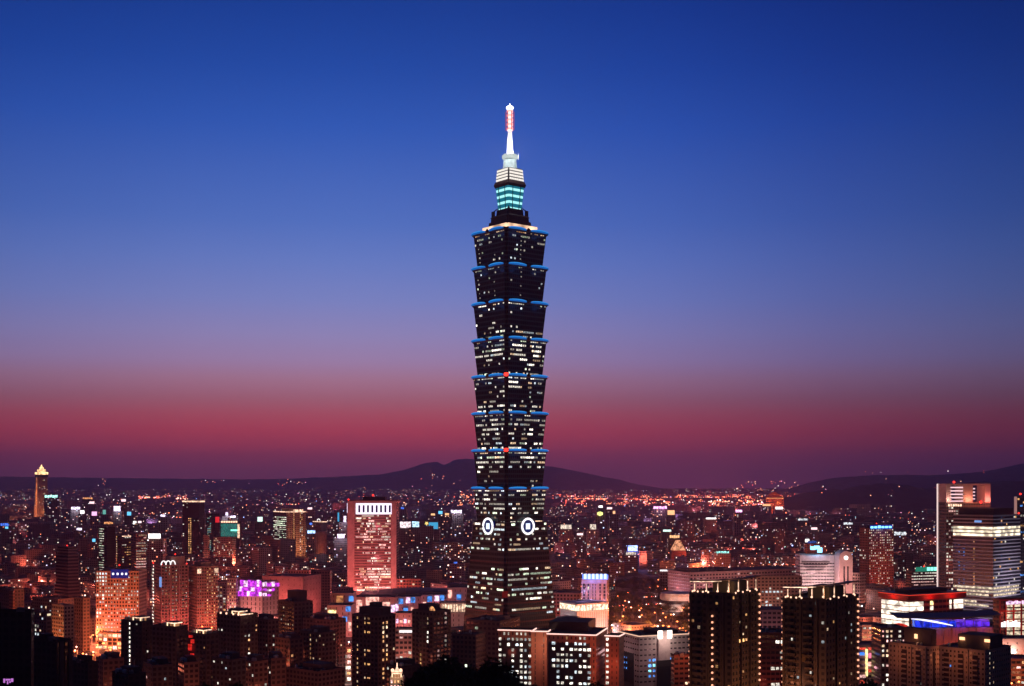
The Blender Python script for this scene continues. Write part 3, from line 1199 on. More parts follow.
# stepped dark tower with flaring foot
st = B('office_tower', 'dark tapering office tower ribbed with horizontal bands, its foot stepping outwards', 'office tower', 56, 68, 78.5, 45, 549, 1500, wall='brown', fl=3.8, bay=3, fw=1.0, fh=.55, nowall=True)
prev = 0
for i, (fr, sc_) in enumerate(((.0, 1.35), (.16, 1.22), (.30, 1.10), (.45, 1.0), (.95, .9))):
    nx_ = (.16, .30, .45, .95, 1.03)[i]
    w2, d2 = st.w / 2 * sc_, st.d / 2 * sc_
    st.part('wall' if i == 0 else 'storey_tier', -w2, w2, -d2, d2, st.H * fr, st.H * nx_, st.wm, uvc=(8, 8, round((nx_ - fr) * st.H / 3.8)))
nbands = 17
for k in range(nbands):
    f = .14 + k * .05
    sc_ = 1.36 if f < .16 else 1.23 if f < .30 else 1.11 if f < .45 else 1.01
    st.part('band', -st.w / 2 * sc_ - .3, st.w / 2 * sc_ + .3, -st.d / 2 * sc_ - .3, st.d / 2 * sc_ + .3, st.H * f, st.H * f + 1.2, st.pm)
st.flood('r', .5, 26, 12, 9000, RED)
st.warn(0, 0, st.H * 1.03 + 1)

# --- red-lit office with a grid of windows
b = B('office_block', 'broad red-lit office block gridded with small bright windows under a blue roof panel', 'office building', 96, 139, 139, 0, 572, 1240, 26, 'tan', fl=3.55, bay=2.9, fw=.55, fh=.55, strength=.6)
b.scatter(.50, 'WwWc', (1, 2, 2), 'f', rows=range(0, b.nr - 1), sw=.75, sh=.8)
b.scatter(lambda f, v: .75 if v > .80 else .2, 'WWc', (2, 3), 'f', cols=range(0, 4))
for j in range(b.nr):
    pass
b.flush()
b.ppanel('blue_sign', 'f', 111, 128.5, 569.5, 578.0, emit('blue_panel', (.04, .05, .55), .28), 1.0)
for x in (113.5, 118, 122.5, 126.5):
    b.ppanel('sign_lamp', 'f', x - .9, x + .9, 572.8, 574.8, E_LILAC, 1.4)
for f, z, p in ((.2, 9, 40000), (.5, 8, 42000), (.82, 8, 42000)):
    b.flood('f', f, 24, z, p * .6, (1, .13, .08))
b.housing(106, 130, 568)
b.roof_clutter(9)
b.warn(-b.w * .05, 0, b.H + 6)
q = MB()
q.box(-b.w * .05 - .1, -b.w * .05 + .1, -.1, .1, b.H, b.H + 5.6, M_DARK)
q.build('mast', b.root)
b = B('shop_block', 'low arcade of glowing shopfronts at the foot of the red-lit office', 'shop', 98, 122, 127, 15, 634, 1190, wall='tan', fl=4, bay=5, fw=.8, fh=.7)
b.scatter(.7, 'owW', (2, 3), 'fr')
b.flush()

# --- twin hotels
b = B('hotel', 'red-lit hotel with tiers of balconies, two bright stair strips and a white roof ornament', 'hotel', 152, 161, 188, 58, 566, 1330, wall='pink', fl=3.4, bay=3.5, fw=.62, fh=.5)
b.scatter(.93, 'WWp', (2, 3), 'f', cols=(0, 1))
for (c) in (2,):
    b.scatter(.12, 'o', (1,), 'f', cols=(c,))
b.scatter(.45, 'WowW', (1, 2, 2), 'r', sw=.35, sh=.5)
b.flush(100)
slabs(b, 'r', 1.1, .7, step=1)
fins(b, 'r', [b.d * k / 3 for k in (0.02, 1, 2, 2.98)], .9, 1.3)
for f, z, p in ((.2, 7, 19000), (.7, 7, 21000)):
    b.flood('r', f, 24, z, p, (1, .14, .11))
b.flood('f', .8, 22, 8, 9000, (1, .14, .11))
b.ppanel('vertical_sign', 'f', 160.0, 161.6, 577, 587, emit('sign_blue_soft', (.25, .45, 1), .8), .8)
b.part('roof_housing', -b.w * .2, b.w * .38, -b.d * .1, b.d * .42, b.H, b.H + 9.5, b.pm)
o = B.part(b, 'roof_ornament', b.w / 2 - 2, b.w / 2 - .5, -b.d / 2 + 1, b.d / 2 - b.d * .4, b.H, b.H + 1, b.pm)
for k, u in enumerate((.10, .27, .44)):
    q = MB()
    x, y0, s_ = b.w / 2 - .4, -b.d / 2 + u * b.d, 2.6
    q.tube([(x, y0 + s_ * math.cos(a), b.H + 1 + 4.2 * math.sin(a)) for a in [math.pi * i / 8 for i in range(9)]], .55, E_WHITE, 6)
    q.build('lit_arch', o)
b.warn(-b.w / 2 + 1, -b.d / 2 + 1, b.H + 1.4)
b.warn(b.w / 2 - 1, -b.d / 2 + 1, b.H + 1.4)
b.warn(b.w / 2 - 1, b.d / 2 - 1, b.H + 1.4)
b.warn(0, b.d * .2, b.H + 11)

b = B('hotel', 'red-lit hotel with two warm lamps flaring at its top corners beside the balconied hotel', 'hotel', 186, 197, 218, 55, 567.5, 1345, wall='tan', fl=3.4, bay=2.6, fw=.55, fh=.5)
b.scatter(.02, 'W', (1,), 'f')
b.scatter(.10, 'w', (1,), 'r', cols=range(0, 4), sw=.6)
b.scatter(.5, 'ywo', (2, 2, 3), 'r', cols=range(4, 8), sw=.6, sh=.7)
b.scatter(.35, 'wW', (2,), 'r', cols=(8, 9, 10), sw=.6, sh=.7)
b.flush()
for u in (.1, .92):
    q = MB()
    q.box(-2, 2, -.6, .1, -3.4, 1.4, E_CROWN, M=b.fm('r', u * b.d, b.H - 3))
    q.build('corner_lantern', b.root)
b.flood('r', .35, 22, 7, 12500, (1, .13, .07))
b.flood('r', .8, 22, 7, 12500, (1, .13, .07))
b.part('roof_housing', -b.w * .3, b.w * .3, -b.d * .2, b.d * .25, b.H, b.H + 5, b.pm)
b.roof_clutter(11)
b = B('office_block', 'small grey block with a few whitish windows behind the hotel with corner lamps', 'office building', 216, 226, 229, 15, 586, 1420, wall='grey', lit=.05)
b.scatter(.35, 'Wo', (1, 2), 'f').flush()

# --- dark trio behind the red-lit office
b = B('office_tower', 'slim black tower striped on one side with short white floor lights', 'office tower', 98, 107, 115, 45, 528, 1880, wall='black', fl=3.6, bay=3.2, fw=.9, fh=.45)
b.scatter(.75, 'gWW', (1, 2), 'f', run=.6, rows=range(3, b.nr), cols=range(1, 6), sh=.7)
b.flush()
b.roof_clutter(12)
b = B('office_tower', 'black tower with one beaded column of yellow windows and a lamp-lit roof edge', 'office tower', 116.5, 122, 131, 60, 536.5, 1850, wall='black', fl=3.6, bay=3.4, fw=.7, fh=.5)
b.scatter(.95, 'yw', (2, 3), 'f', cols=(0,), sw=.8)
b.scatter(.35, 'yW', (1, 1, 2), 'r', run=.5, sh=.6)
b.flush()
b.panel('roof_light_strip', 'r', 0, b.d, b.H - .2, b.H + .9, E_CROWN, .4)
b.roof_clutter(13)
b = B('office_block', 'pale office block with reddish horizontal floor lights beside two black towers', 'office building', 130, 136, 146, 60, 534, 1860, wall='pink', fl=3.8, bay=3.6, fw=.9, fh=.45)
b.scatter(.65, 'Wwp', (1, 2), 'r', run=.8, sh=.8)
b.flush()
b.flood('r', .5, 25, 8, 12000, RED)
b.roof_clutter(14)

# --- black tower with glowing crown
b = B('office_tower', 'black office tower with a glowing white crown line and twin beaded yellow window columns', 'office tower', 182.5, 199, 204.5, 22, 502.5, 2450, wall='black', fl=3.7, bay=4.2, fw=.6, fh=.5)
b.scatter(.88, 'y', (2, 2, 3), 'f', cols=(3, 4), rows=range(0, b.nr - 8), sw=.8)
b.scatter(.05, 'W', (1, 2), 'fr')
b.flush()
for fc in 'fr':
    b.panel('crown_light', fc, -.3, b.flen(fc) + .3, b.H + .6, b.H + 3.4, E_CROWN, .6)
b.part('roof_slab', -b.w / 2 - 1, b.w / 2 + 1, -b.d / 2 - 1, b.d / 2 + 1, b.H + 3.4, b.H + 4.2, M_DARK)

b = B('office_tower', 'dark teal-glass tower with a red glow beside the illuminated teal hoarding', 'office tower', 206, 215, 219.5, 30, 514, 2650, wall='glass', fl=3.7, bay=3.6, fw=.9, fh=.5)
b.scatter(.4, 'tg', (1,), 'f', run=.6, cols=range(1, 4)).flush()
b.panel('red_sign', 'r', 1, b.d - 1, b.H - 18, b.H - 6, emit('sign_red', (1, .03, .04), .8), .6)
b.roof_clutter(15)
b = B('department_store', 'wide teal illuminated hoarding strung with white lamps along its top', 'shop', 220, 239, 242, 15, 522, 2560, wall='dark', fl=4)
b.ppanel('hoarding', 'f', 221, 237.5, 523.6, 536.5, E_TEAL, 1.0)
b.ppanel('hoarding', 'f', 231, 237.5, 529.5, 531, E_GREEN, 1.3)
for k in range(7):
    b.ppanel('bulb', 'f', 221.5 + k * 2.4, 222.9 + k * 2.4, 521, 522.6, E_BULB, 2)
b.ppanel('lit_pier', 'f', 237.8, 239.6, 524, 538, E_CROWN, 1.0)
b = B('apartment_block', 'low reddish block with pale window patches below the teal hoarding', 'apartment block', 213.5, 232, 236, 18, 538, 2330, wall='tan', fl=3.4, lit=.05)
b.scatter(.2, 'Ww', (1, 2), 'f').flood('f', .5, 25, 8, 12000, RED)
b.flush()
b = B('apartment_block', 'narrow pale pink slab with a lit foot beside the black crowned tower', 'apartment block', 203, 207.5, 209.5, 30, 536, 2300, wall='pink')
b.flood('f', .5, 18, 6, 7000, (1, .45, .3))

# --- black-and-tan tower with ring of roof light
b = B('office_tower', 'two-toned tower, dark glass with lit floors on one side, tan under a roof glow', 'office tower', 273.5, 286.5, 306, 55, 512.5, 2350, wall='tan', fl=3.7, bay=3.4, fw=.5, fh=.5)
b.woff = .22
b.panel('glass_wall', 'f', 0, b.w, 0, b.H, facade('dark_glass_wall', (.02, .022, .025), 1, .6, 0), .15)
M_ = b.fm
b.scatter(.5, 'gWgW', (2, 2, 3), 'f', run=.75, rows=range(1, b.nr - 2), sw=1.4, sh=.7)
b.scatter(.9, 'y', (2,), 'r', cols=(4,), sw=.8)
b.scatter(.5, 'o', (1,), 'r', cols=(1,), sw=.8)
b.scatter(.6, 'yW', (2,), 'r', cols=(8, 9), sw=.8)
b.flush()
for fc in 'fr':
    b.panel('roof_light_strip', fc, 0, b.flen(fc), b.H + .2, b.H + 1.8, E_CROWN, .5)
b.part('roof_housing', -b.w * .1, b.w * .45, -b.d * .35, b.d * .2, b.H, b.H + 8, b.pm)
b.part('lit_penthouse', -b.w * .05, b.w * .5, -b.d * .1, b.d * .35, b.H, b.H + 5.4, E_CROWN)
b.flood('r', .3, 25, 10, 26000, (1, .34, .14))
b.flood('r', .7, 25, 40, 22000, (1, .34, .14))

b = B('office_block', 'small dark block topped by a lit arch, between the two-toned and white-crowned towers', 'office building', 313, 321, 327, 50, 522, 2620, wall='dusk', fl=3.6, lit=.05)
b.panel('roof_light_strip', 'f', 0, b.w, b.H - .5, b.H + 1.2, E_CROWN, .5)
b.panel('roof_light_strip', 'r', 0, b.d, b.H - .5, b.H + 1.2, E_CROWN, .5)
q = MB()
q.tube([(-6 * math.cos(a), -b.d / 2 + 4, b.H + 1 + 5 * math.sin(a)) for a in [math.pi * i / 8 for i in range(9)]], .7, E_WHITE, 6)
q.build('lit_arch', b.root)
b.flush()
# round tan tower
rt = thing('round_tower', 'plain round tan tower with warm light at its foot near the white-crowned office', 'tower', world(321, 554, 2310)[:2] + (0,))
zr = CAMZ - (533 - HOR) * 2310 / F
q = MB()
q.lathe([(11, 0), (11, zr), (9.5, zr + .2), (9.5, zr + 2.5)], plain('render_tan', WALLS['tan'], .8, .2, .2), 20)
q.build('wall', rt)
for k in range(10):
    a = math.pi + math.pi * (k + .5) / 10
    q = MB()
    q.box(-.4, .4, -.4, .1, 2, zr - 2, plain('render_brown', WALLS['brown'], .8, .2, .2), M=Matrix.Rotation(a + math.pi / 2, 4, 'Z') @ Matrix.Translation((0, -11, 0)))
    q.build('pier', rt)
q = MB()
q.lathe([(9.6, zr + .2), (9.6, zr + .21)], M_ROOF, 20)
lamp(rt, (0, -24, 8), 16000, (1, .36, .14), 3, 'floodlight_glow')
FOOT.append((rt.location.x, rt.location.y, 16))

# --- white-crowned office tower
b = B('office_tower', 'massive pink granite office tower with a white slotted crown and rows of lit windows', 'office tower', 347.5, 396.5, 396.5, 0, 501.0, 1700, 42, (.36, .22, .19), fl=3.55, bay=1.55, fw=.70, fh=.60)
pink = plain('render_pink', WALLS['pink'], .8, .2, .2)
b.panel('pier', 'f', 0, 9.2, 0, b.H, pink, 1.2)
b.panel('pier', 'f', b.w - 7.2, b.w, 0, b.H, pink, 1.2)
b.panel('head_wall', 'f', 9.2, b.w - 7.2, b.H - 16.5, b.H, pink, 1.0)
b.ppanel('crown_sign', 'f', 356, 391.6, 503.3, 514.2, emit('crown_lilac', (.93, .80, 1), 1.7), 1.6, -1.0)
slot = emit('crown_slot', (.05, .035, .14), .35)
for k in range(8):
    x = 358.4 + k * 4.35
    b.ppanel('crown_slot', 'f', x, x + 2.05, 505.2, 512.4, slot, 2.0, -1.6)
b.ppanel('name_panel', 'f', 362, 374, 514.9, 516.6, emit('name_glow', (1, .70, .60), .55), 1.5, -1.0)
r_ = random.Random(5)
nlit = {3: .9, 5: .9, 6: .85, 9: .1, 10: .85, 11: .85, 12: .7, 13: .85, 14: .1, 15: .05, 16: .3, 17: .2, 18: .05, 19: .5, 20: .1, 21: .45, 22: .5, 23: .4, 24: .7, 25: .7, 26: .45, 27: .7, 28: .5, 29: .6, 30: .6, 31: .5, 32: .5}
bw_ = b.w / b.nc['f']
i0, i1 = int(9.6 / bw_) + 1, int((b.w - 7.6) / bw_)
for j in range(1, b.nr - 5):
    p = nlit.get(j + 2, .2)
    b.scatter(p * .45, 'WwpW', (2, 2, 3), 'f', run=.55 + .3 * p, cols=range(i0, i1), rows=(j,), seed=j, sw=.95)
b.flush()
b.part('roof_housing', -b.w * .22, b.w * .25, -b.d * .1, b.d * .4, b.H, b.H + 5.5, M_DARK)
b.warn(-1, 0, b.H + 7.5, 1.3)
b.warn(-b.w / 2 + 1.2, -b.d / 2 + 1, b.H + 2, 1.1)
b.panel('edge_light', 'l', b.d - 1.6, b.d, b.H - 16, b.H - 3, E_LILAC, .6)
b.flood('f', .12, 34, 10, 52000, (1, .20, .18))
b.flood('f', .5, 40, 10, 42000, (1, .15, .12))
b.flood('f', .88, 34, 10, 46000, (1, .20, .18))
b.flood('f', .5, 60, 50, 60000, (1, .22, .24))
b.flood('f', .5, 70, 95, 62000, (1, .20, .24))
b = B('office_block', 'low reddish wing beside the foot of the white-crowned office tower', 'office building', 396.8, 421, 423, 10, 580, 1680, wall='brick', fl=4, bay=4, fw=.75, fh=.6)
b.scatter(.12, 'Ww', (2,), 'f').flood('f', .4, 20, 6, 12000, RED)
b.flush()

# --- magenta mall
def cube(b, name, face, x0, x1, y0, y1, m, deep):
    return b.ppanel(name, face, x0, x1, y0, y1, m, deep, 0)


b = B('shopping_mall', 'pink shopping mall dressed with glowing magenta and white cubes on its front', 'mall', 237, 262, 279, 30, 583, 1390, wall='pink', fl=5, bay=6, fw=.2, fh=.7)
cols_ = [E_MAG, E_PURW, E_MAG, E_PURW, E_MAG, E_MAG]
for row, (y0, y1) in enumerate(((580, 586.4), (586.6, 591), (591.2, 596))):
    x = 241 + row * -1.2
    k = 0
    while x < 261:
        wv = (4.2, 3.2, 5)[(k + row) % 3]
        cube(b, 'light_cube', 'f', x, min(261.6, x + wv - .4), y0 + (k % 2) * .8, y1, E_PURW if (k + row) % 3 == 1 else E_MAG, 1.4 + (k % 2))
        x += wv
        k += 1
    x = 262.6
    while x < 276 - row * 3:
        cube(b, 'light_cube', 'r', x, x + 3.4, y0 + 2 + (k % 2), y1, E_MAG if (k + row) % 2 else E_PURW, 1.2 + (k % 2))
        x += 4
        k += 1
b.flood('f', .3, 22, 6, 22000, (1, .42, .45))
b.flood('f', .8, 22, 6, 20000, (1, .40, .36))
b.flood('r', .5, 18, 6, 12000, (1, .35, .3))
b = B('shopping_mall', 'plain salmon-lit box of a mall adjoining the magenta cubes', 'mall', 262, 303, 321, 18, 577.5, 1500, wall='pink', fl=6, bay=8, fw=.06, fh=.3)
for f, z, p in ((.15, 7, 34000), (.5, 7, 30000), (.85, 7, 30000)):
    b.flood('f', f, 26, z, p, (1, .16, .14))
b.flood('r', .5, 22, 7, 24000, (1, .16, .14))
b.roof_clutter(21)
b = B('office_block', 'slim pale stair tower glowing with stacked lights beside the magenta mall', 'office building', 227, 236, 238, 14, 579, 1395, wall='pink', fl=3.6, bay=3, fw=.5, fh=.5)
b.scatter(.45, 'Wwo', (2, 2), 'f').flood('f', .6, 18, 6, 14000, RED)
b.flush()
b = B('office_block', 'dull pink flat-roofed block rising behind the salmon-lit mall', 'office building', 288, 309, 311, 10, 571, 1640, wall='pink', fl=3.6, lit=.03)
b.flood('f', .5, 24, 26, 9000, RED)
b = B('office_block', 'dark grid-fronted office block standing behind the salmon-lit mall', 'office building', 311, 330, 332, 8, 571.5, 1560, wall='brown', fl=3.5, bay=3.4, fw=.7, fh=.6)
b.scatter(.05, 'W', (2,), 'f').flush()

# --- mall of blue cubes
def mall_box(label, x0, x1, ytop, D, dep, wall='pink', fp=0, fc=PNK, **kw):
    b = B('shopping_mall', label, 'mall', x0, x1, x1, 0, ytop, D, dep, wall, fl=5, bay=6, fw=.12, fh=.5, group='blocks of the mall of blue cubes', **kw)
    if fp:
        n = max(1, int(b.w / 22))
        for k in range(n):
            b.flood('f', (k + .5) / n, 16, 4, fp, fc)
    return b


def bluecube(b, x, y, s=2.2, t=2.6, m=None):
    b.ppanel('blue_light_cube', 'f', x - s, x + s, y - t, y + t, m or E_SKYB, 2.0, 0)


a1 = mall_box('pale pink mall block with a warm arch and one blue cube at its corner', 331, 353, 594, 1330, 30, fp=20000)
bluecube(a1, 351.3, 598.6)
a1.ppanel('lit_arch_panel', 'f', 336.5, 343, 595.8, 605, emit('arch_amber', (1, .38, .14), .55, breakup=.3), .8)
for k in range(4):
    a1.ppanel('shop_light', 'f', 331.6 + k * 4.6, 333.8 + k * 4.6, 606 + (k % 2), 612, E_PINKW, 1)
a2 = mall_box('stepped mall block carrying two stacked blue cubes above a bright street', 327, 352, 606, 1290, 26, fp=15000)
bluecube(a2, 348.2, 609)
bluecube(a2, 345, 619)
for x in (343.4, 349.6):
    a2.ppanel('lit_panel', 'f', x - 1.3, x + 1.6, 622, 631, E_PINKW, 1)
a2.ppanel('lit_panel', 'f', 328, 336, 610, 613, E_YEL, 1)
a3 = mall_box('long low mall block with glowing salmon panels left of the blue cubes row', 353, 398, 598, 1385, 30, fp=17000)
for x0, x1, y0, y1 in ((353.5, 362, 600, 612), (366, 379, 597, 610), (381, 390, 602, 611)):
    a3.ppanel('lit_panel', 'f', x0, x1, y0, y1, E_PINKW, 1.2)
a3.ppanel('lit_panel', 'f', 391, 395, 605, 612, E_PURW, 1.2)
a4 = mall_box('mall block with a blue cube hung above another at its left corner', 395, 421, 597.5, 1360, 30, fp=17000)
bluecube(a4, 401, 601.2)
bluecube(a4, 405.8, 611, 2.1, 3)
bluecube(a4, 413, 600)
a4.ppanel('lit_panel', 'f', 406, 410, 597.4, 603, E_PURW, 1)
a4.ppanel('lit_panel', 'f', 395.6, 398.4, 604, 611, E_PURW, 1)
a4.ppanel('lit_panel', 'f', 411, 413.4, 607, 615, E_PINKW, 1)
a5 = mall_box('mall block with two blue cubes either side of a white lit bay', 421, 448, 595.5, 1400, 30, fp=17000)
bluecube(a5, 429.8, 599)
bluecube(a5, 442, 597.6)
a5.ppanel('lit_panel', 'f', 434.6, 439, 595.8, 601, E_PURW, 1)
a5.ppanel('lit_panel', 'f', 422, 426, 602, 607, E_PINKW, 1)
a6 = mall_box('raised pink mall block with a single blue cube nearest the great tower', 447.5, 468, 588.4, 1380, 30, fp=15000, fc=(1, .3, .34))
bluecube(a6, 459, 597.2)
a6.ppanel('lit_panel', 'f', 448.2, 452, 590, 598, E_PINKW, 1.2)
a7 = mall_box('warm floodlit colonnade below the raised mall block', 440, 467, 603.6, 1330, 18, wall='white', fp=0)
for k in range(9):
    x = 442 + k * 2.8
    a7.ppanel('lit_bay', 'f', x, x + 2.0, 604.6 - (k % 2) * .3, 611.5, emit('colonnade_glow', (1, .66, .45), 1.3, breakup=.3), .8)
    a7.ppanel('pier', 'f', x + 2.05, x + 2.7, 604, 613, a7.pm, 1.6)
a8 = mall_box('low pink terrace with shopfront lights beneath the blue cubes', 395, 412, 614, 1290, 22, fp=20000)
for k in range(4):
    a8.ppanel('shop_light', 'f', 396 + k * 4, 398.4 + k * 4, 619 + k % 2, 623, E_PINKW if k % 2 else E_PURW, 1)

# domed hall behind
ha = thing('exhibition_hall', 'broad dark green domed hall roof behind the mall of blue cubes', 'hall', world(420, 600, 1560)[:2] + (0,))
FOOT.append((ha.location.x, ha.location.y, 75))
q = MB()
n, mrow = 24, 8
hw, hd, hz = 74, 40, 17
vs = []
for j in range(mrow + 1):
    for i in range(n + 1):
        u, v = -1 + 2 * i / n, -1 + 2 * j / mrow
        vs.append((u * hw, v * hd, hz + 10.5 * math.sqrt(max(0, 1 - .92 * u * u)) * (1 - .75 * v * v)))
q.polys(vs, [(j * (n + 1) + i, j * (n + 1) + i + 1, (j + 1) * (n + 1) + i + 1, (j + 1) * (n + 1) + i) for j in range(mrow) for i in range(n)], plain('copper_green_roof', (.03, .06, .05), .6, .3, .1, .1))
q.build('roof', ha)
q = MB()
q.box(-hw + 1, hw - 1, -hd + 1, hd - 1, 0, hz + 4, plain('render_dusk', WALLS['dusk']))
q.build('wall', ha)
for k in range(9):
    q = MB()
    q.tube([(-hw + 8 + k * (hw - 8) / 4, y, hz + 10.5 * math.sqrt(max(0, 1 - .92 * ((-hw + 8 + k * (hw - 8) / 4) / hw) ** 2)) * (1 - .75 * (y / hd) ** 2) + .2) for y in (-38, -19, 0, 19, 38)], .5, M_DARK, 5)
    q.build('roof_rib', ha)

# --- residential pair before the mall
def resid(label, x0, xc, x1, a, ytop, D, wall='dusk', prob=.2, keys='wyo', levs=(1, 2, 2), bal=True, group='dark apartment towers', name='apartment_tower', **kw):
    b = B(name, label, 'tower' if name == 'apartment_tower' else 'apartment block', x0, xc, x1, a, ytop, D, wall=wall, group=group, **kw)
    return b


b = resid('brown apartment tower with three columns of orange windows before the blue-cube mall', 352, 378, 395.5, 33, 617, 880, 'dusk', bay=3.6, fl=3.2)
b.scatter(.55, 'yow', (1, 2, 2), 'f', cols=(1,), sw=.5, sh=.8)
b.scatter(.5, 'yow', (1, 2), 'f', cols=(3,), sw=.5)
b.scatter(.45, 'yyo', (1, 2), 'f', cols=(4,), sw=1.2, sh=.7)
b.scatter(.75, 'yow', (2, 2, 3), 'r', cols=(1, 2), sw=.7)
b.scatter(.25, 'yow', (1, 2), 'r', cols=(4,), sw=.7)
b.flush(60)
balconies(b, 'f', [b.w * .16, b.w * .5, b.w * .83], 3.4)
b.part('roof_housing', -b.w * .36, b.w * .42, -b.d * .3, b.d * .36, b.H, b.H + 6, b.pm)
b.flood('r', .5, 18, b.H * .5, 2600, (1, .22, .12))  # added floodlight, brightens the dim side wall
b.part('lift_housing', -b.w * .1, b.w * .2, -b.d * .1, b.d * .2, b.H + 6, b.H + 9, b.pm, parent=None)
b.roof_clutter(31)
b = resid('brown apartment tower with a glowing arch on its roof below the warm colonnade', 412, 433, 451, 42, 612.5, 880, 'dusk', bay=3.4, fl=3.25)
b.scatter(.8, 'Ww', (1, 2, 3), 'f', cols=(4,), sw=.6, rows=range(14, b.nr - 1))
b.scatter(.2, 'yw', (1, 2), 'f', cols=(2, 3), sw=.6)
b.scatter(.55, 'pW', (1,), 'r', cols=(1, 3), sw=.8)
b.flush(60)
balconies(b, 'f', [b.w * .25, b.w * .75], 3.2)
balconies(b, 'r', [b.d * .75], 3.2)
q = MB()
q.tube([(b.w / 2 - 7 + 4.2 * math.cos(a), -b.d / 2 + 6, b.H + 4.2 * math.sin(a)) for a in [math.pi * i / 10 for i in range(11)]], .8, b.pm, 8)
oo = q.build('roof_arch', b.root)
q = MB()
q.polys([(b.w / 2 - 7 + 3.6 * math.cos(a), -b.d / 2 + 6.2, b.H + .3 + 3.2 * math.sin(a)) for a in [math.pi * i / 10 for i in range(11)]], [tuple(range(11))], emit('arch_glow', (1, .42, .16), .9, breakup=.6))
q.build('arch_light', oo)
b.part('roof_housing', -b.w * .45, b.w * .05, -b.d * .2, b.d * .4, b.H, b.H + 4.5, b.pm)
b.warn(b.w / 2 - 2, b.d * .3, b.H * .42)

# --- crowd of dark residential blocks, lower left and centre
spec = [
    # label, x0, xc, x1, a, ytop, D, wall, prob, keys, pavilions(px)
    ('black apartment tower with one beaded column of white stair lights', 121, 142, 153, 32, 622.5, 860, 'black', .015, 'W', (145,)),
    ('dark apartment tower with a lit colonnade pavilion beside the beaded stair lights', 152, 176, 188, 30, 628, 835, 'dark', .03, 'Wp', (170,)),
    ('dark apartment tower whose golden pavilion glows above a red-lit alley', 189, 206, 219, 36, 635.5, 820, 'dark', .03, 'o', (199,)),
    ('wide dark apartment block with white lights along its roof beside the magenta mall', 217, 240, 258, 38, 616, 905, 'dark', .05, 'Wo', (241, 249)),
    ('dark brown block with a stepped roof below the magenta cubes', 251, 268, 279, 40, 621, 930, 'dusk', .03, 'W', ()),
    ('bulky brown apartment tower with a square penthouse before the salmon-lit mall', 278, 294, 313, 48, 603, 1010, 'dusk', .04, 'Ww', ()),
    ('dark brown block with an orange-lit wall in the gap beneath the bulky tower', 275, 290, 303, 42, 640, 900, 'brown', .04, 'o', ()),
    ('grey-brown apartment tower with rows of small balconies beside the bright street', 303, 330, 346, 35, 621, 985, 'dusk', .05, 'WwW', ()),
    ('brown apartment tower with a beaded column of faint window lights', 300, 318, 336, 45, 634, 905, 'dusk', .08, 'w', ()),
    ('dark low apartment block with bluish white windows at the bottom edge', 212, 232, 246, 35, 661, 770, 'dark', .12, 'cW', ()),
    ('reddish dark apartment block behind a tree at the bottom edge', 240, 254, 268, 45, 663, 790, 'brown', .06, 'W', ()),
    ('brown slab with a bright lamp on its side at the bottom edge', 262, 271, 286, 55, 660, 800, 'brown', .05, 'W', ()),
    ('dark red-brown block with a blank end wall at the bottom edge', 286, 318, 345, 40, 673, 820, 'brown', .0, 'W', ()),
    ('brown blank-walled block below the red street glow at the bottom edge', 96, 103, 124, 56, 661, 780, 'brown', .02, 'o', ()),
    ('dark block with one pinkish lamp between the blank-walled blocks', 143, 152, 173, 60, 667, 760, 'dark', .05, 'pc', ()),
    ('brown block with plain walls beneath the golden pavilion', 178, 184, 199, 62, 664, 770, 'brown', .02, 'W', ()),
    ('low black block with a thin roof between the black towers and the red street', 70, 88, 98, 35, 664, 720, 'black', .03, 'W', ()),
    ('black low block at the bottom edge beneath the beaded stair lights', 112, 128, 146, 45, 676, 700, 'black', .03, 'W', ()),
    ('dark block with a lit stair window beside the tree-covered slope', 386, 402, 421, 46, 668, 760, 'black', .03, 'W', ()),
]
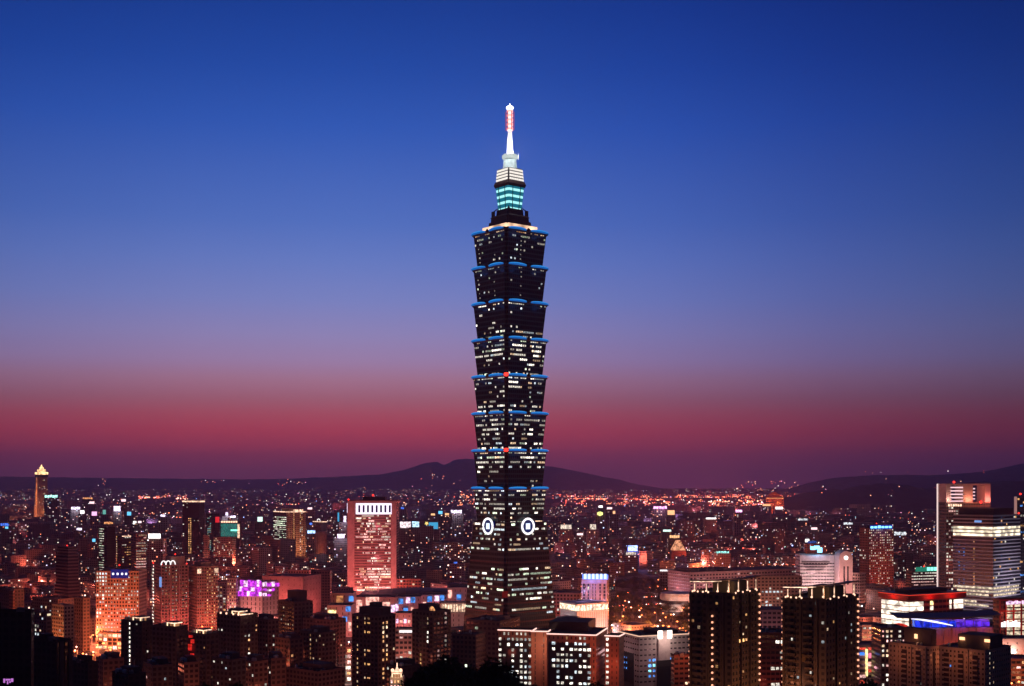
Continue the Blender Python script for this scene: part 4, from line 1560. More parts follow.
for k, (lab, x0, xc, x1, a, yt, D, wl, pr, ky, pav) in enumerate(spec):
    b = resid(lab, x0, xc, x1, a, yt, D, wl, bay=3.5, fl=3.2)
    if pr:
        b.scatter(pr, ky, (1, 2), seed=k, sw=.62, sh=.75)
    if k == 0:
        b.scatter(.98, 'W', (2, 3, 3), 'f', cols=(2,), sw=.55)
    if k == 8:
        b.scatter(.7, 'o', (1,), 'f', cols=(3,), sw=.5)
    if k == 3:
        b.scatter(.7, 'Wo', (2, 3), 'r', cols=(2,), rows=range(b.nr - 9, b.nr - 4), sw=.8)
    for px in pav:
        u, _ = b.on('f' if px < xc else 'r', px)
        if px < xc:
            pavilion(b, min(max(u, 5), b.w - 5), 3.6 if k != 0 else 4.4, b.H)
        else:
            pavilion(b, b.w - 6, 4.0, b.H)
    b.flush(80)
    if D > 850 or k in (1, 2):
        balconies(b, 'f', [b.w * .28, b.w * .72], 3.0)
        balconies(b, 'r', [b.d * .5], 3.0)
    if not pav or k == 3:
        b.part('roof_housing', -b.w * .25, b.w * .3, -b.d * .2, b.d * .35, b.H, b.H + (9 if k == 5 else 4), b.pm)
    b.roof_clutter(40 + k, 7)
    if k not in (0, 6, 16, 17):  # floodlights added in mid-height to lift these dark fronts
        b.flood('f', .4, 20, b.H * .55, 2400, (1, .22, .12))
        b.flood('r', .5, 20, b.H * .55, 3000, (1, .20, .10))
    if k == 6:
        b.flood('f', .5, 10, b.H * .55, 1500, (1, .2, .06))
    if k == 3:
        for x in (-.35, -.1, .2, .42):
            b.panel('roof_lamp', 'f', b.w * (.5 + x), b.w * (.5 + x) + 1.2, b.H + .3, b.H + 1.6, E_BULB, .5)
        b.panel('roof_light_strip', 'r', 0, b.d * .7, b.H + .4, b.H + 1.2, E_CROWN, .5)
    if k == 11:
        b.panel('wall_lamp', 'f', b.w * .6, b.w * .6 + 1.3, b.H - 6, b.H - 4.8, E_BULB, .6)
    if k == 5:
        b.flood('r', .5, 18, 40, 5000, RED)
    if k == 7:
        b.flood('r', .5, 18, 30, 9000, RED)
        b.flood('f', .8, 18, 44, 4000, RED)

# --- foreground office with the glowing roof line
OG = 'wings of the office with the glowing roof line'
b = B('office_block', 'angled brick office wing with a glowing pink roof line and dark lit glass', 'office building', 498, 532, 536, 12, 631.5, 930, wall='brick', fl=3.9, bay=3.4, fw=.3, fh=.5, group=OG)
b.woff = .32
b.ppanel('glass_wall', 'f', 499, 529, 640, 690, facade('dark_glass_wall', (.02, .022, .025), 1, .6, 0), .25)
roofl = emit('roof_line_pink', (1, .60, .52), 1.5)
for fc in 'fr':
    b.panel('roof_light_strip', fc, -.3, b.flen(fc) + .3, b.H + .2, b.H + 1.0, roofl, .6)
b.scatter(.72, 'WcWW', (1, 1, 2, 3), 'f', cols=range(0, 8), sw=2.0, rows=range(1, b.nr - 1), seed=6)
b.scatter(.6, 'W', (1, 2), 'f', cols=range(1, 7), rows=(b.nr - 1,), sw=1.4)
b.flush()
b.flood('f', .3, 14, 30, 1500, RED)
b = B('office_block', 'central bay of the brick office wedged between the dark glazed fronts', 'office building', 531, 548, 552, 10, 632.3, 925, wall='brick', fl=3.9, bay=5.5, fw=.10, fh=.7, group=OG)
for fc in 'fr':
    b.panel('roof_light_strip', fc, -.3, b.flen(fc) + .3, b.H + .2, b.H + 1.0, roofl, .6)
b.flood('f', .8, 12, 40, 9000, (1, .45, .28))
b.flood('f', .4, 14, 28, 5000, (1, .36, .24))
b = B('office_block', 'brick office wing with a big dark glass wall of scattered white office windows', 'office building', 547, 596, 607, 14, 636, 900, wall='brick', fl=3.9, bay=3.3, fw=.3, fh=.5, group=OG)
b.woff = .32
b.ppanel('glass_wall', 'f', 548.5, 590, 643, 700, facade('dark_glass_wall', (.02, .022, .025), 1, .6, 0), .25)
for fc in 'fr':
    b.panel('roof_light_strip', fc, -.3, b.flen(fc) + .3, b.H + .2, b.H + 1.0, roofl, .6)
rw_ = random.Random(12)
for j in range(0, b.nr - 1):
    dim = rw_.random()
    for i in range(1, 10):
        if rw_.random() < (.62 if dim < .3 else .3):
            continue
        b.win('f', i, j, 'o' if (i < 3 and j < 3) else rw_.choice('WWcW'), rw_.choice((1, 1, 1, 2)) if dim < .45 else rw_.choice((1, 2, 3, 3)), 2.2, .95)
b.scatter(.35, 'WWo', (1, 2), 'f', cols=range(1, 9), rows=(b.nr - 1,), sw=1.4)
b.flush()
for f, z, p in ((.95, 20, 3800), (.97, 42, 3800), (.5, 50, 1500)):
    b.flood('f', f, 12, z, p, (1, .22, .12))
b.flood('r', .5, 12, 30, 5000, (1, .18, .09))
b.part('roof_housing', -b.w * .62, b.w * .2, -b.d * .1 + 8, b.d * .45 + 14, b.H - 3, b.H + 6.5, M_DARK)
b = B('office_block', 'narrow brick wing with a beaded stair of white windows at the office corner', 'office building', 605, 619, 624, 18, 637, 905, wall='brick', fl=3.9, bay=3.4, fw=.2, fh=.5, group=OG)
for fc in 'fr':
    b.panel('roof_light_strip', fc, -.3, b.flen(fc) + .3, b.H + .2, b.H + 1.0, roofl, .6)
b.scatter(.98, 'W', (2, 3), 'f', cols=(0,), sw=2.6)
b.flush()
b.flood('f', .6, 12, 26, 5500, (1, .18, .09))
b = B('office_block', 'flat dark roof block in front of the great tower with a lit brown stair head', 'office building', 466, 500, 520, 26, 622, 1030, wall='brown', fl=4, bay=4, fw=.6, fh=.5)
b.part('stair_head', b.w * .2, b.w * .46, -b.d * .2, b.d * .05, b.H, b.H + 3.5, plain('render_tan', WALLS['tan'], .8, .2, .2))
b.scatter(.03, 'g', (1,)).flush()
b.roof_clutter(60)
b = B('apartment_block', 'dim brown block with a lit white stair window below the great tower', 'apartment block', 452, 476, 486, 25, 636, 930, wall='brown', fl=3.4, lit=.0)
b.scatter(.05, 'WgW', (1, 3), 'f').flush()
b.roof_clutter(61)

# grey office with bright central pilaster
b = B('office_block', 'pale grey office with blue-lit windows and two blazing lamps on its central pilaster', 'office building', 619, 639, 690, 68, 637.0, 935, wall=(.40, .36, .36), fl=3.9, bay=3.6, fw=.6, fh=.28)
for fc in 'fr':
    b.panel('roof_light_strip', fc, -.2, b.flen(fc) + .2, b.H + .2, b.H + .8, emit('roof_line_warm', (1, .60, .42), 1.1), .5)
u0, _ = b.on('r', 657.5)
u1, _ = b.on('r', 669.5)
b.panel('pilaster', 'r', u0, u1, 0, b.H + 4, b.pm, 1.5)
b.panel('dark_glazing', 'r', u0 - .6, u1 + .6, 0, b.H - 18, facade('dark_glass_wall', (.02, .022, .025), 1, .6, 0), 1.8)
b.ppanel('dark_glazing', 'f', 620.5, 634, 652, 690, facade('dark_glass_wall', (.02, .022, .025), 1, .6, 0), .06)
for uu in (u0 + .5, u1 - 1.6):
    q = MB()
    q.box(-1.7, 1.7, -2.4, -1.5, -2.0, 3.8, emit('blaze', (1, .82, .70), 5), M=b.fm('r', uu + .7, b.H + .2))
    q.build('pilaster_lamp', b.root)
lp = b.fm('r', (u0 + u1) / 2, b.H - 3, 9).translation
lamp(b.root, lp, 5200, (1, .66, .55), 1.5, 'pilaster_glow')
lp = b.fm('r', (u0 + u1) / 2, b.H - 12, 24).translation
lamp(b.root, lp, 2600, (1, .5, .5), 2, 'pilaster_glow')
rw = list(b.rows_seen())
b.scatter(.92, 'b', (2, 3), 'f', cols=(1, 2, 3), rows=(4, 5, 6), sh=1.4)
uc = b.nc['r']
ci = [i for i in range(uc) if (i + .5) / uc * b.d < u0 - 1][-2:]
cj = [i for i in range(uc) if (i + .5) / uc * b.d > u1 + 1][:1]
b.scatter(.95, 'btb', (2, 3), 'r', cols=ci + cj, rows=(3, 4, 5, 6), sh=1.7)
b.flush()
b.flood('f', .5, 14, 30, 2300, (1, .55, .56))
b.flood('r', .12, 14, 30, 1100, (1, .52, .55))
b.part('roof_housing', -b.w * .3, b.w * .3, -b.d * .1, b.d * .35, b.H, b.H + 3.5, M_DARK)
b.roof_clutter(62)
b = B('apartment_block', 'orange-lit brick block with dark window bands in front of the grey office', 'apartment block', 671, 674, 694, 78, 656.5, 820, wall='brick', fl=3.3, bay=3.2, fw=.75, fh=.45)
b.scatter(.07, 'Ww', (2, 3), 'r').flush()
b.flood('r', .4, 13, 44, 5000, (1, .22, .11))
b.roof_clutter(63)

# --- office tower with blue roof sign above a glowing terrace
b = B('office_tower', 'ribbed lilac-lit office tower under a blazing blue-white roof sign', 'office tower', 582, 606.5, 609, 8, 579.5, 1330, wall='pink', fl=3.6, bay=4.4, fw=.5, fh=.8)
fins(b, 'f', [b.w * k / 5 for k in (0.04, 1, 2, 3, 4, 4.96)], 1.3, 1.2)
b.panel('head_wall', 'f', 0, b.w, b.H - 4.5, b.H, b.pm, 1.0)
b.scatter(.06, 'W', (2,), 'f').flush()
b.ppanel('roof_sign', 'f', 582.5, 608, 574.6, 579.2, E_BWHITE, 1.4, 1)
for k in range(6):
    b.ppanel('sign_letter', 'f', 584 + k * 4, 586.6 + k * 4, 573.8, 579.0, emit('sign_letter_white', (.46, .58, 1), 2.2), 2.0, -1)
lamp(b.root, (0, -b.d / 2 - 7, b.H + 6), 22000, (.10, .22, 1), 2, 'sign_glow')
lamp(b.root, (-b.w * .4, -b.d / 2 - 16, b.H - 14), 9000, (.75, .5, 1), 2, 'sign_glow')
lamp(b.root, (b.w * .3, -b.d / 2 - 18, b.H - 24), 12000, (1, .45, .6), 2, 'sign_glow')
b = B('department_store', 'cream store with a blazing colonnaded terrace and ribbed walls below the blue-sign tower', 'shop', 560, 577, 608, 62, 604.5, 1270, wall='white', fl=4, bay=2.2, fw=.2, fh=.9)
glow = emit('terrace_blaze', (1, .74, .52), 1.7, breakup=.3)
for fc in 'fr':
    n = int(b.flen(fc) / 3.6)
    for k in range(n):
        b.panel('lit_bay', fc, (k + .1) * b.flen(fc) / n, (k + .82) * b.flen(fc) / n, b.H - 6.5, b.H - 1.0, glow, .5)
    b.panel('terrace_ledge', fc, -.3, b.flen(fc) + .3, b.H - 8, b.H - 7, b.pm, 1.4)
    b.panel('cornice', fc, -.3, b.flen(fc) + .3, b.H - .8, b.H + .6, b.pm, 1.0)
b.flood('f', .5, 14, 10, 9000, (.9, .85, .9))
b.flood('r', .3, 16, 10, 7000, (1, .6, .6))
b.flood('r', .8, 16, 8, 9000, (1, .75, .75))
b = B('shop_block', 'white lit shop canopy at the foot of the colonnaded store', 'shop', 556, 573, 584, 40, 619, 1225, wall='white', fl=4.2, bay=5, fw=.7, fh=.7)
b.scatter(.35, 'cgW', (1, 2), 'fr').flush()
b.flood('f', .5, 12, 6, 5500, (.95, .9, .9))
b = B('office_block', 'low pink wing joining the colonnaded store and the great tower', 'office building', 553, 580, 584, 10, 594, 1420, wall='pink', fl=4, bay=4, lit=.03)
b.flood('f', .4, 20, 8, 9000, RED)
b.scatter(.08, 'Wp', (2,), 'f').flush()

# --- twin crowned apartment towers
def crowned(label, x0, xc, x1, a, ytop, D, yl, gap=None, keys='wyo'):
    b = B('apartment_tower', label, 'tower', x0, xc, x1, a, ytop, D, wall='olive', fl=3.2, bay=3.4, fw=.5, fh=.5, group='twin apartment towers with roof canopies')
    bh = b.H / b.nr
    lm = MB()
    lm.lathe([(.25, -.5), (.55, -.3), (.55, .3), (.25, .5)], E_AMB, 8)
    me = lm.mesh('corner_lamp')
    for j in b.rows_seen():
        for (x, y) in ((-b.w / 2 - .3, -b.d / 2 + .2), (b.w / 2 + .3, b.d / 2 - 1)):
            sub('corner_lamp', me, b.root, Matrix.Translation((x, y, (j + .5) * bh)))
        if gap and j < b.nr - 3:
            sub('corner_lamp', me, b.root, Matrix.Translation((-b.w / 2 + gap * b.w, -b.d / 2 - 1.1, (j + .5) * bh)))
    balconies(b, 'f', [b.w * .22, b.w * .62], 4.2, deep=1.5)
    fins(b, 'f', [.5, b.w * .42, b.w * .8], 1.0, .9)
    fins(b, 'r', [b.d * .3, b.d * .62], 1.0, .9)
    b.scatter(.05, keys, (1, 1, 2), 'fr', seed=int(x0), sw=.8, sh=.8)
    # roof: ring of posts and a curved canopy edge
    z = b.H
    c0, c1, c2 = Vector((-b.w / 2, -b.d / 2, 0)), Vector((b.w / 2, -b.d / 2, 0)), Vector((b.w / 2, b.d / 2, 0))
    arc = []
    for i in range(21):
        t = i / 20
        p = c0 * (1 - t) ** 2 + c1 * 1.12 * 2 * t * (1 - t) + c2 * t * t
        arc.append((p.x, p.y, z + 6.2 + 1.6 * t))
    q = MB()
    q.tube(arc, .38, plain('canopy_bronze', (.16, .10, .09), .5, .2, .4, .3), 6)
    can = q.build('roof_canopy', b.root)
    inner = []
    for i in range(21):
        p = Vector(arc[i])
        inner.append((p.x * .72, p.y * .72, p.z + .2))
    q = MB()
    q.polys([tuple(p) for p in arc] + inner, [(i, i + 1, 22 + i, 21 + i) for i in range(20)], plain('canopy_bronze', (.16, .10, .09), .5, .2, .4, .3))
    q.build('canopy_slab', can)
    q = MB()
    q.tube([(p[0], p[1], p[2] - .55) for p in arc[:9]], .22, E_CROWN, 5)
    q.build('canopy_light_strip', can)
    for i in range(1, 21, 3):
        p = arc[i]
        q = MB()
        q.tube([(p[0] * .97, p[1] * .97, z), (p[0] * .97, p[1] * .97, p[2])], .34, plain('canopy_post', (.5, .42, .36), .6, .2, .3), 6)
        po = q.build('canopy_post', b.root)
        q = MB()
        q.tube([(p[0] * .97, p[1] * .97 - .5, z + 1.6), (p[0] * .97, p[1] * .97 - .5, p[2] - 1.6)], .2, E_CROWN, 5)
        q.lathe([(.2, z + .7), (.55, z + .9), (.55, z + 1.4), (.2, z + 1.7)], E_BULB, 8, p[0] * .97, p[1] * .97 - .7)
        q.build('post_light', po)
    for i in range(8):
        t = (i + .5) / 8
        p = (c0 + (c1 - c0) * t) if t < .5 else (c1 + (c2 - c1) * (t - .5) * 2)
        q = MB()
        q.lathe([(.2, z + .3), (.45, z + .5), (.45, z + 1.0), (.2, z + 1.2)], E_BULB, 8, p.x, p.y)
        q.build('parapet_lamp', b.root)
    b.part('roof_housing', -b.w * .2, b.w * .3, -b.d * .15, b.d * .3, z, z + 6, b.pm)
    b.flood('f', .5, 26, 46, 11500, (1, .30, .13))  # floodlights on tall unseen masts, added to warm the dark walls
    b.flood('r', .5, 26, 46, 11500, (1, .30, .13))
    lamp(b.root, (-b.w * .3, -b.d * .38, z + 3.0), 900, (1, .5, .25), .5, 'roof_glow')
    lamp(b.root, (b.w * .38, -b.d * .3, z + 3.0), 900, (1, .5, .25), .5, 'roof_glow')
    return b


b = crowned('olive-brown apartment tower strung with amber corner lamps before the long pink hall', 690, 732, 760, 38, 595, 632, 0, .56)
b.scatter(.0, 'w')
for i in (3, 4, 6, 7):
    pass
uu, zz_ = b.on('r', 742, 640)
bw_, bh_ = b.d / b.nc['r'], b.H / b.nr
jj = int(zz_ / bh_)
for i, key, lv in ((int(uu / bw_) - 1, 'y', 3), (int(uu / bw_), 'y', 3), (int(uu / bw_) + 1, 'o', 2)):
    if 0 <= i < b.nc['r']:
        b.win('r', i, jj, key, lv, 1.4, 1)
b.flush(70)
b.flood('r', .75, 14, b.H * .45, 900, (1, .45, .15))
b = crowned('olive-brown tower with amber corner lamps and a lit stair slot, before the arched pink office', 783, 826, 858.5, 40, 601, 632, 0, keys='wycW')
b.flush(70)
uu, _ = b.on('f', 806)
b.panel('stair_slot', 'f', uu - 2.2, uu + 2.2, 0, b.H * .72, facade('slot_wall', (.10, .08, .03), 1, .85, 0), .3)
for z in (b.H * .47, b.H * .22):
    lamp(b.root, b.fm('f', uu, z, 2.2).translation, 700, (1, .6, .16), .6, 'slot_glow')
    for du in (-2.4, 2.4):
        b.panel('slot_lamp', 'f', uu + du - .4, uu + du + .4, z - 3, z - 1, E_YEL, .8)

# between the twins
b = B('apartment_block', 'dark red-brown block with white-lit windows between the twin canopied towers', 'apartment block', 757, 789, 789, 0, 634, 790, wall='brick', fl=3.4, bay=3, fw=.8, fh=.5)
b.scatter(.2, 'WW', (1, 2, 3), 'f', run=.7, cols=range(3, 8)).flush()
b.flood('f', .3, 14, 30, 1800, RED)
b.roof_clutter(64)
b = B('office_block', 'dull pink block with a bright corner lamp between the twin canopied towers', 'office building', 758, 786, 786, 0, 611, 1040, wall='pink', fl=3.6, bay=3.6, fw=.7, fh=.5)
b.scatter(.12, 'WW', (1, 2), 'f').flush()
b.flood('f', .4, 16, 20, 8500, (1, .38, .45))
b.part('roof_slab', -b.w / 2 - .4, b.w / 2 + .4, -b.d / 2 - .4, b.d / 2 + .4, b.H + 1.05, b.H + 1.5, M_DARK)
b.panel('wall_lamp', 'f', 3, 6.5, 21, 27, E_CROWN, .6)

# --- long pink civic hall
b = B('civic_hall', 'long low pink civic hall with horizontal bands beyond the lamp-lit park', 'hall', 668, 690, 800, 64, 574, 1640, wall='pink', fl=4.2, bay=5, fw=.6, fh=.45)
b.scatter(.16, 'WpW', (1, 2), 'f', cols=(2, 3, 4, 5)).scatter(.14, 'Wp', (1, 2), 'r')
b.flush()
for k in range(8):
    b.panel('band', 'f', 0, b.w, b.H - 3 - k * 4.2, b.H - 1.9 - k * 4.2, plain('render_white', WALLS['white'], .8, .2, .2), .5)
b.part('roof_slab', -b.w / 2 - 1, b.w / 2 + 1, -b.d / 2 - 1, b.d / 2 + 1, b.H + 1.02, b.H + 2.2, b.pm)
for k in range(3):
    x0 = -b.w * .3 + k * b.w * .2
    b.part('roof_plant', -b.w * .35, b.w * .3, -b.d / 2 + 6 + k * 26, -b.d / 2 + 22 + k * 26, b.H + 2.2, b.H + 5, M_CONC)
b.flood('f', .5, 24, 10, 26000, (1, .40, .55))
b.flood('r', .12, 24, 10, 26000, (1, .40, .45))
b.flood('r', .4, 30, 10, 26000, (1, .36, .3))
cd = thing('round_pavilion', 'round floodlit drum building with pale bands at the end of the civic hall', 'pavilion', world(679, 606, 1560)[:2] + (0,))
FOOT.append((cd.location.x, cd.location.y, 30))
q = MB()
q.lathe([(23, 0), (23, 8), (22, 8.1), (22, 14), (23.5, 14.1), (23.5, 19), (22.5, 19.2), (22.5, 21.5), (21, 21.6)], plain('render_white', WALLS['white'], .8, .2, .2), 40)
q.build('wall', cd)
q = MB()
q.lathe([(22.3, 9), (22.3, 13)], plain('dark_glass', (.02, .025, .03), .2, .2, .5), 40)
q.build('window_band', cd)
for dx, pw, c in ((-18, 12000, (1, .75, .65)), (8, 14000, (1, .5, .42)), (22, 10000, (1, .35, .3))):
    lamp(cd, (dx, -40, 6), pw, c, 3, 'floodlight_glow')
for x0, x1, y in ((660, 675, 570), (687, 695, 571), (704, 713, 570)):
    k = B('shop_block', {660: 'white light strip roof over a low hall behind the round drum', 687: 'short white light strip roof behind the civic hall', 704: 'white light strip roof beside a red-lit street behind the civic hall'}[x0],
          'shop', x0, x1, x1, 0, y, 1900, 14, 'grey', fl=4)
    k.panel('roof_light_strip', 'f', 0, k.w, k.H - 1.8, k.H + .4, E_WHITE, .5)
b = B('civic_hall', 'long dim tan slab with a line of white windows behind the twin canopied towers', 'hall', 744, 746, 802, 85, 577, 1480, wall='tan', fl=3.8, bay=4.4, fw=.6, fh=.5)
b.scatter(.10, 'WcW', (1, 2, 2), 'r', run=.5, rows=range(3, b.nr - 3)).flush()
b.flood('r', .3, 26, 8, 16000, (1, .4, .3))
b.roof_clutter(65)

# --- arched pink office with cyan roof sign
b = B('office_block', 'floodlit pink office with stepped window bands and a cyan roof sign', 'office building', 800, 838, 838, 0, 555.5, 1600, wall='white', fl=4.0, bay=3.6, fw=.9, fh=.32)
band_m = plain('dark_glass', (.02, .025, .03), .2, .2, .5)
b.panel('head_wall', 'f', 0, b.w, b.H - 6.5, b.H, b.pm, .6)
for k in range(4):
    b.panel('window_recess', 'f', 2 + k * 2.2, b.w * .78 - k * 2.6, b.H - 8.6 - k * 3.3, b.H - 7.4 - k * 3.3, band_m, .8 + .02 * k)
b.scatter(.04, 'W', (1,), 'f').flush()
for f in (.15, .5, .85):
    b.flood('f', f, 22, 8, 24000, (1, .58, .55))
b.flood('f', .5, 34, 40, 22000, (1, .60, .66))
for k, (x0, x1, y0, y1) in enumerate(((810.5, 815, 546.5, 549.8), (814, 819.5, 545.8, 549.2), (817.5, 822, 547.5, 552.5))):
    b.ppanel('roof_sign', 'f', x0, x1, y0, y1, emit('sign_cyan_white', (.22, .70, 1), 3), .8 + .3 * k, 1)
posts(b, 'sign_post', [(-b.w * .1, -b.d / 2 + 1.5), (b.w * .05, -b.d / 2 + 1.5)], .3, b.H, b.H + 5, M_DARK)
lamp(b.root, (-b.w * .05, -b.d / 2 - 6, b.H + 7), 7000, (.2, .55, 1), 2, 'sign_glow')
ar = thing('office_tower', 'rose floodlit tower with a rounded arch top, a glowing disc and two dark slots', 'tower', world(846, 600, 1575)[:2] + (0,))
FOOT.append((ar.location.x, ar.location.y + 12, 18))
hw = 13.2 * 1575 / F / 2
zt_ = CAMZ - (551 - HOR) * 1575 / F
n = 14
pr = [(-hw, 0), (hw, 0)] + [(hw * math.cos(math.pi * i / n), zt_ - hw + hw * math.sin(math.pi * i / n)) for i in range(n + 1)]
q = MB()
vs = [(x, 0, z) for x, z in pr] + [(x, 26, z) for x, z in pr]
mm = len(pr)
q.polys(vs, [tuple(range(mm)), tuple(range(mm, 2 * mm))[::-1]] + [((i + 1) % mm, i, mm + i, mm + (i + 1) % mm) for i in range(mm)], plain('rose_render', (.66, .50, .46), .8, .1, .3))
q.build('wall', ar)
for x in (-2.3, 2.3):
    q = MB()
    q.box(x - .9, x + .9, -.25, .2, zt_ - 42, zt_ - 19, band_m)
    q.build('window_slot', ar)
q = MB()
q.lathe([(2.6, -.4), (2.6, .3)], emit('disc_white', (1, .9, .82), 2.2), 18)
o = q.build('light_disc', ar)
o.matrix_local = Matrix.Translation((0, -.3, zt_ - 8.5)) @ Matrix.Rotation(math.pi / 2, 4, 'X')
for dx, z, p, c in ((0, 8, 26000, (1, .42, .36)), (-6, 45, 16000, (1, .5, .45))):
    lamp(ar, (dx, -24, z), p, c, 3, 'floodlight_glow')
b = B('office_block', 'narrow pink block with a dark corner recess beside the rounded arch tower', 'office building', 852.5, 860, 866, 45, 574, 1540, wall='pink', fl=4, bay=4, lit=.02)
b.flood('f', .5, 18, 10, 12000, (1, .5, .5))
b.flood('r', .5, 18, 10, 9000, (1, .3, .2))

# --- brick tower with blue sign
b = B('office_tower', 'brick-red office tower dotted with lit windows under a blue roof sign', 'office tower', 859.5, 869, 893.5, 64, 529, 1720, wall='brick', fl=3.5, bay=3.0, fw=.55, fh=.5)
b.scatter(.12, 'Wp', (1, 2), 'f')
b.scatter(lambda f, v: .62 if (.5 < v < .97) else .3, 'WwpW', (1, 2, 2), 'r', sw=.8, sh=.8)
b.flush()
b.panel('roof_sign_back', 'r', 2, b.d - 2, b.H - .5, b.H + 5, emit('sign_deep_blue', (.02, .06, .8), .5), .3)
for k in range(6):
    w_ = (b.d - 5) / 6
    q = MB()
    q.box(0, w_ * .7, -.9, -.3, 0, 2.6 if k != 2 else 3.4, emit('sign_letter_cyan', (.20, .68, 1), 2.6), M=b.fm('r', 2.6 + k * w_, b.H + .9))
    q.build('sign_letter', b.root)
b.warn(0, 0, b.H + 7)
b.part('roof_housing', -b.w * .3, b.w * .3, -b.d * .25, b.d * .3, b.H, b.H + 4.5, M_DARK)
lamp(b.root, (b.w / 2 + 8, 0, b.H + 4), 5000, (.08, .2, 1), 2, 'sign_glow')
b.flood('r', .3, 26, 10, 26000, (1, .14, .09))
b.flood('r', .8, 26, 10, 24000, (1, .14, .09))
b.flood('r', .5, 34, 50, 22000, (1, .24, .18))
# --- green sign block
b = B('office_block', 'dark red office block with striped floor lights under a green roof sign', 'office building', 906, 911.5, 945, 74, 572, 1600, wall='brick', fl=3.7, bay=3.2, fw=.92, fh=.42)
b.scatter(.5, 'WpW', (1, 2, 2), 'r', run=.8, sh=.8).flush()
b.flood('f', .5, 18, 10, 7000, (1, .3, .1))
ug, _ = b.on('r', 915.5)
b.panel('roof_sign_back', 'r', ug, b.d - .5, b.H + .3, b.H + 6, emit('sign_dim_green', (.02, .34, .22), .6), .4)
for k in range(5):
    uk = ug + (b.d - ug) * (.38 + k * .12)
    q = MB()
    q.box(0, (b.d - ug) * .09, -1, -.4, .6, 5.0, E_GREEN, M=b.fm('r', uk, b.H + .6))
    q.build('sign_letter', b.root)
b.warn(-b.w * .3, 0, b.H + 6)
b = B('apartment_block', 'dark slim block of scattered whitish windows between the blue-sign and green-sign offices', 'apartment block', 893.5, 898, 906, 60, 560, 1800, wall='dark', fl=3.3, bay=3)
b.scatter(.22, 'WcW', (1, 2)).flush()
b.roof_clutter(66)

# --- framed tower
b = B('office_tower', 'tall office tower whose open roof frame is lit pink around dark voids', 'office tower', 938, 946, 990.5, 78, 503.0, 1480, wall='brown', fl=3.8, bay=3.3, fw=.7, fh=.55)
b.scatter(.35, 'WpW', (1, 2), 'r', cols=range(0, 5), run=.5).flush()
zt_ = CAMZ - (485.5 - HOR) * 1480 / F
fr_m = plain('frame_pale', (.55, .42, .38), .7, .1, .2)
w2, d2 = b.w / 2, b.d / 2
for nm, q4 in (('frame_pier', (-w2, w2, -d2, -d2 + 7)), ('frame_pier', (-w2, w2, -d2 + b.d * .38, -d2 + b.d * .60)), ('frame_pier', (-w2, w2, d2 - 7, d2))):
    b.part(nm, *q4, b.H, zt_, fr_m, fr_m)
b.part('frame_beam', -w2, w2, -d2, d2, zt_, zt_ + 2.2, fr_m, fr_m)
for k in range(5):
    q = MB()
    q.box(0, b.d * .28, -.2, .3, 0, 1.5, emit('louvre_pink', (1, .62, .66), 1.2), M=b.fm('r', b.d * .10, b.H + 1.4 + k * 4.0))
    q.build('lit_louvre', b.root)
for k in range(4):
    q = MB()
    q.box(0, b.d * .045, -.2, .3, 0, 1.4, emit('louvre_pink', (1, .62, .66), 1.2), M=b.fm('r', b.d * .605, b.H + 4 + k * 4.0))
    q.build('lit_louvre', b.root)
for k in range(6):
    b.panel('lit_bay', 'r', b.d * (.05 + k * .052), b.d * (.085 + k * .052), b.H - 4, b.H - 1.2, E_CROWN, .4)
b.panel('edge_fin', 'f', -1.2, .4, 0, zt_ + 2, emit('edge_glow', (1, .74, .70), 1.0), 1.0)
for f, z, p, c in ((.06, b.H + 3, 5000, (1, .55, .45)), (.75, b.H + 4, 6000, (1, .2, .15)), (.95, b.H + 3, 7000, (1, .25, .2)), (.49, b.H + 4, 5000, (1, .35, .2))):
    lamp(b.root, b.fm('r', f * b.d, z, 6).translation, p, c, 1, 'frame_glow')
b.warn(0, -d2 + b.d * .27, zt_ + 4, 1.4)
b.warn(w2, d2 - b.d * .22, b.H + 1, 1.6)
b.flood('f', .5, 16, 12, 8000, (1, .4, .35))
b.flood('r', .15, 18, 60, 12000, (1, .25, .2))

# --- white banded office in front of it
b = B('office_tower', 'pale banded office tower with three brilliant cream floors near its top', 'office tower', 953, 993, 1020, 48, 516, 1390, wall='grey', fl=3.9, bay=3.0, fw=.96, fh=.55)
b.part('roof_plant', -b.w * .48, b.w * .4, -b.d * .3, b.d * .4, b.H, b.H + 8, M_DARK)
nr = b.nr
for fc in 'fr':
    slabs(b, fc, .7, 1.0, plain('render_white', WALLS['white'], .8, .2, .2))
    for j in (nr - 4, nr - 5, nr - 6):
        b.panel('lit_floor', fc, .4, b.flen(fc) - .4, (j + .2) * b.H / nr, (j + .86) * b.H / nr, emit('cream_floor', (1, .84, .60), 1.5, breakup=.12), .3)
    for j, u0, u1 in ((10, 0, 1), (9, .1, 1), (8, .3, .9), (6, 0, .6), (5, .05, .9), (2, .1, .7)):
        u0, u1 = (u0, u1) if fc == 'f' else (0, .95 * u1)
        b.panel('lit_floor', fc, u0 * b.flen(fc) + .3, u1 * b.flen(fc) - .3, (j + .25) * b.H / nr, (j + .8) * b.H / nr, emit('cream_floor_soft', (1, .80, .56), .8, breakup=.35), .3)
b.scatter(.7, 'b', (1, 1, 2), 'f', cols=(2, 4), rows=range(0, nr - 8), sw=.5, sh=.7)
b.scatter(.9, 'y', (1, 1, 2), 'f', cols=(8,), rows=range(11, nr - 7), sw=.5, sh=.8)
b.scatter(.05, 'yW', (2,), 'r')
b.scatter(.5, 'b', (1,), 'r', cols=(6,), sw=.4, sh=.7)
b.flush()
b.panel('blue_sign', 'f', b.w * .55, b.w * .72, b.H - 7.5, b.H - 5.2, emit('sign_blue_soft', (.25, .45, 1), .8), .8)
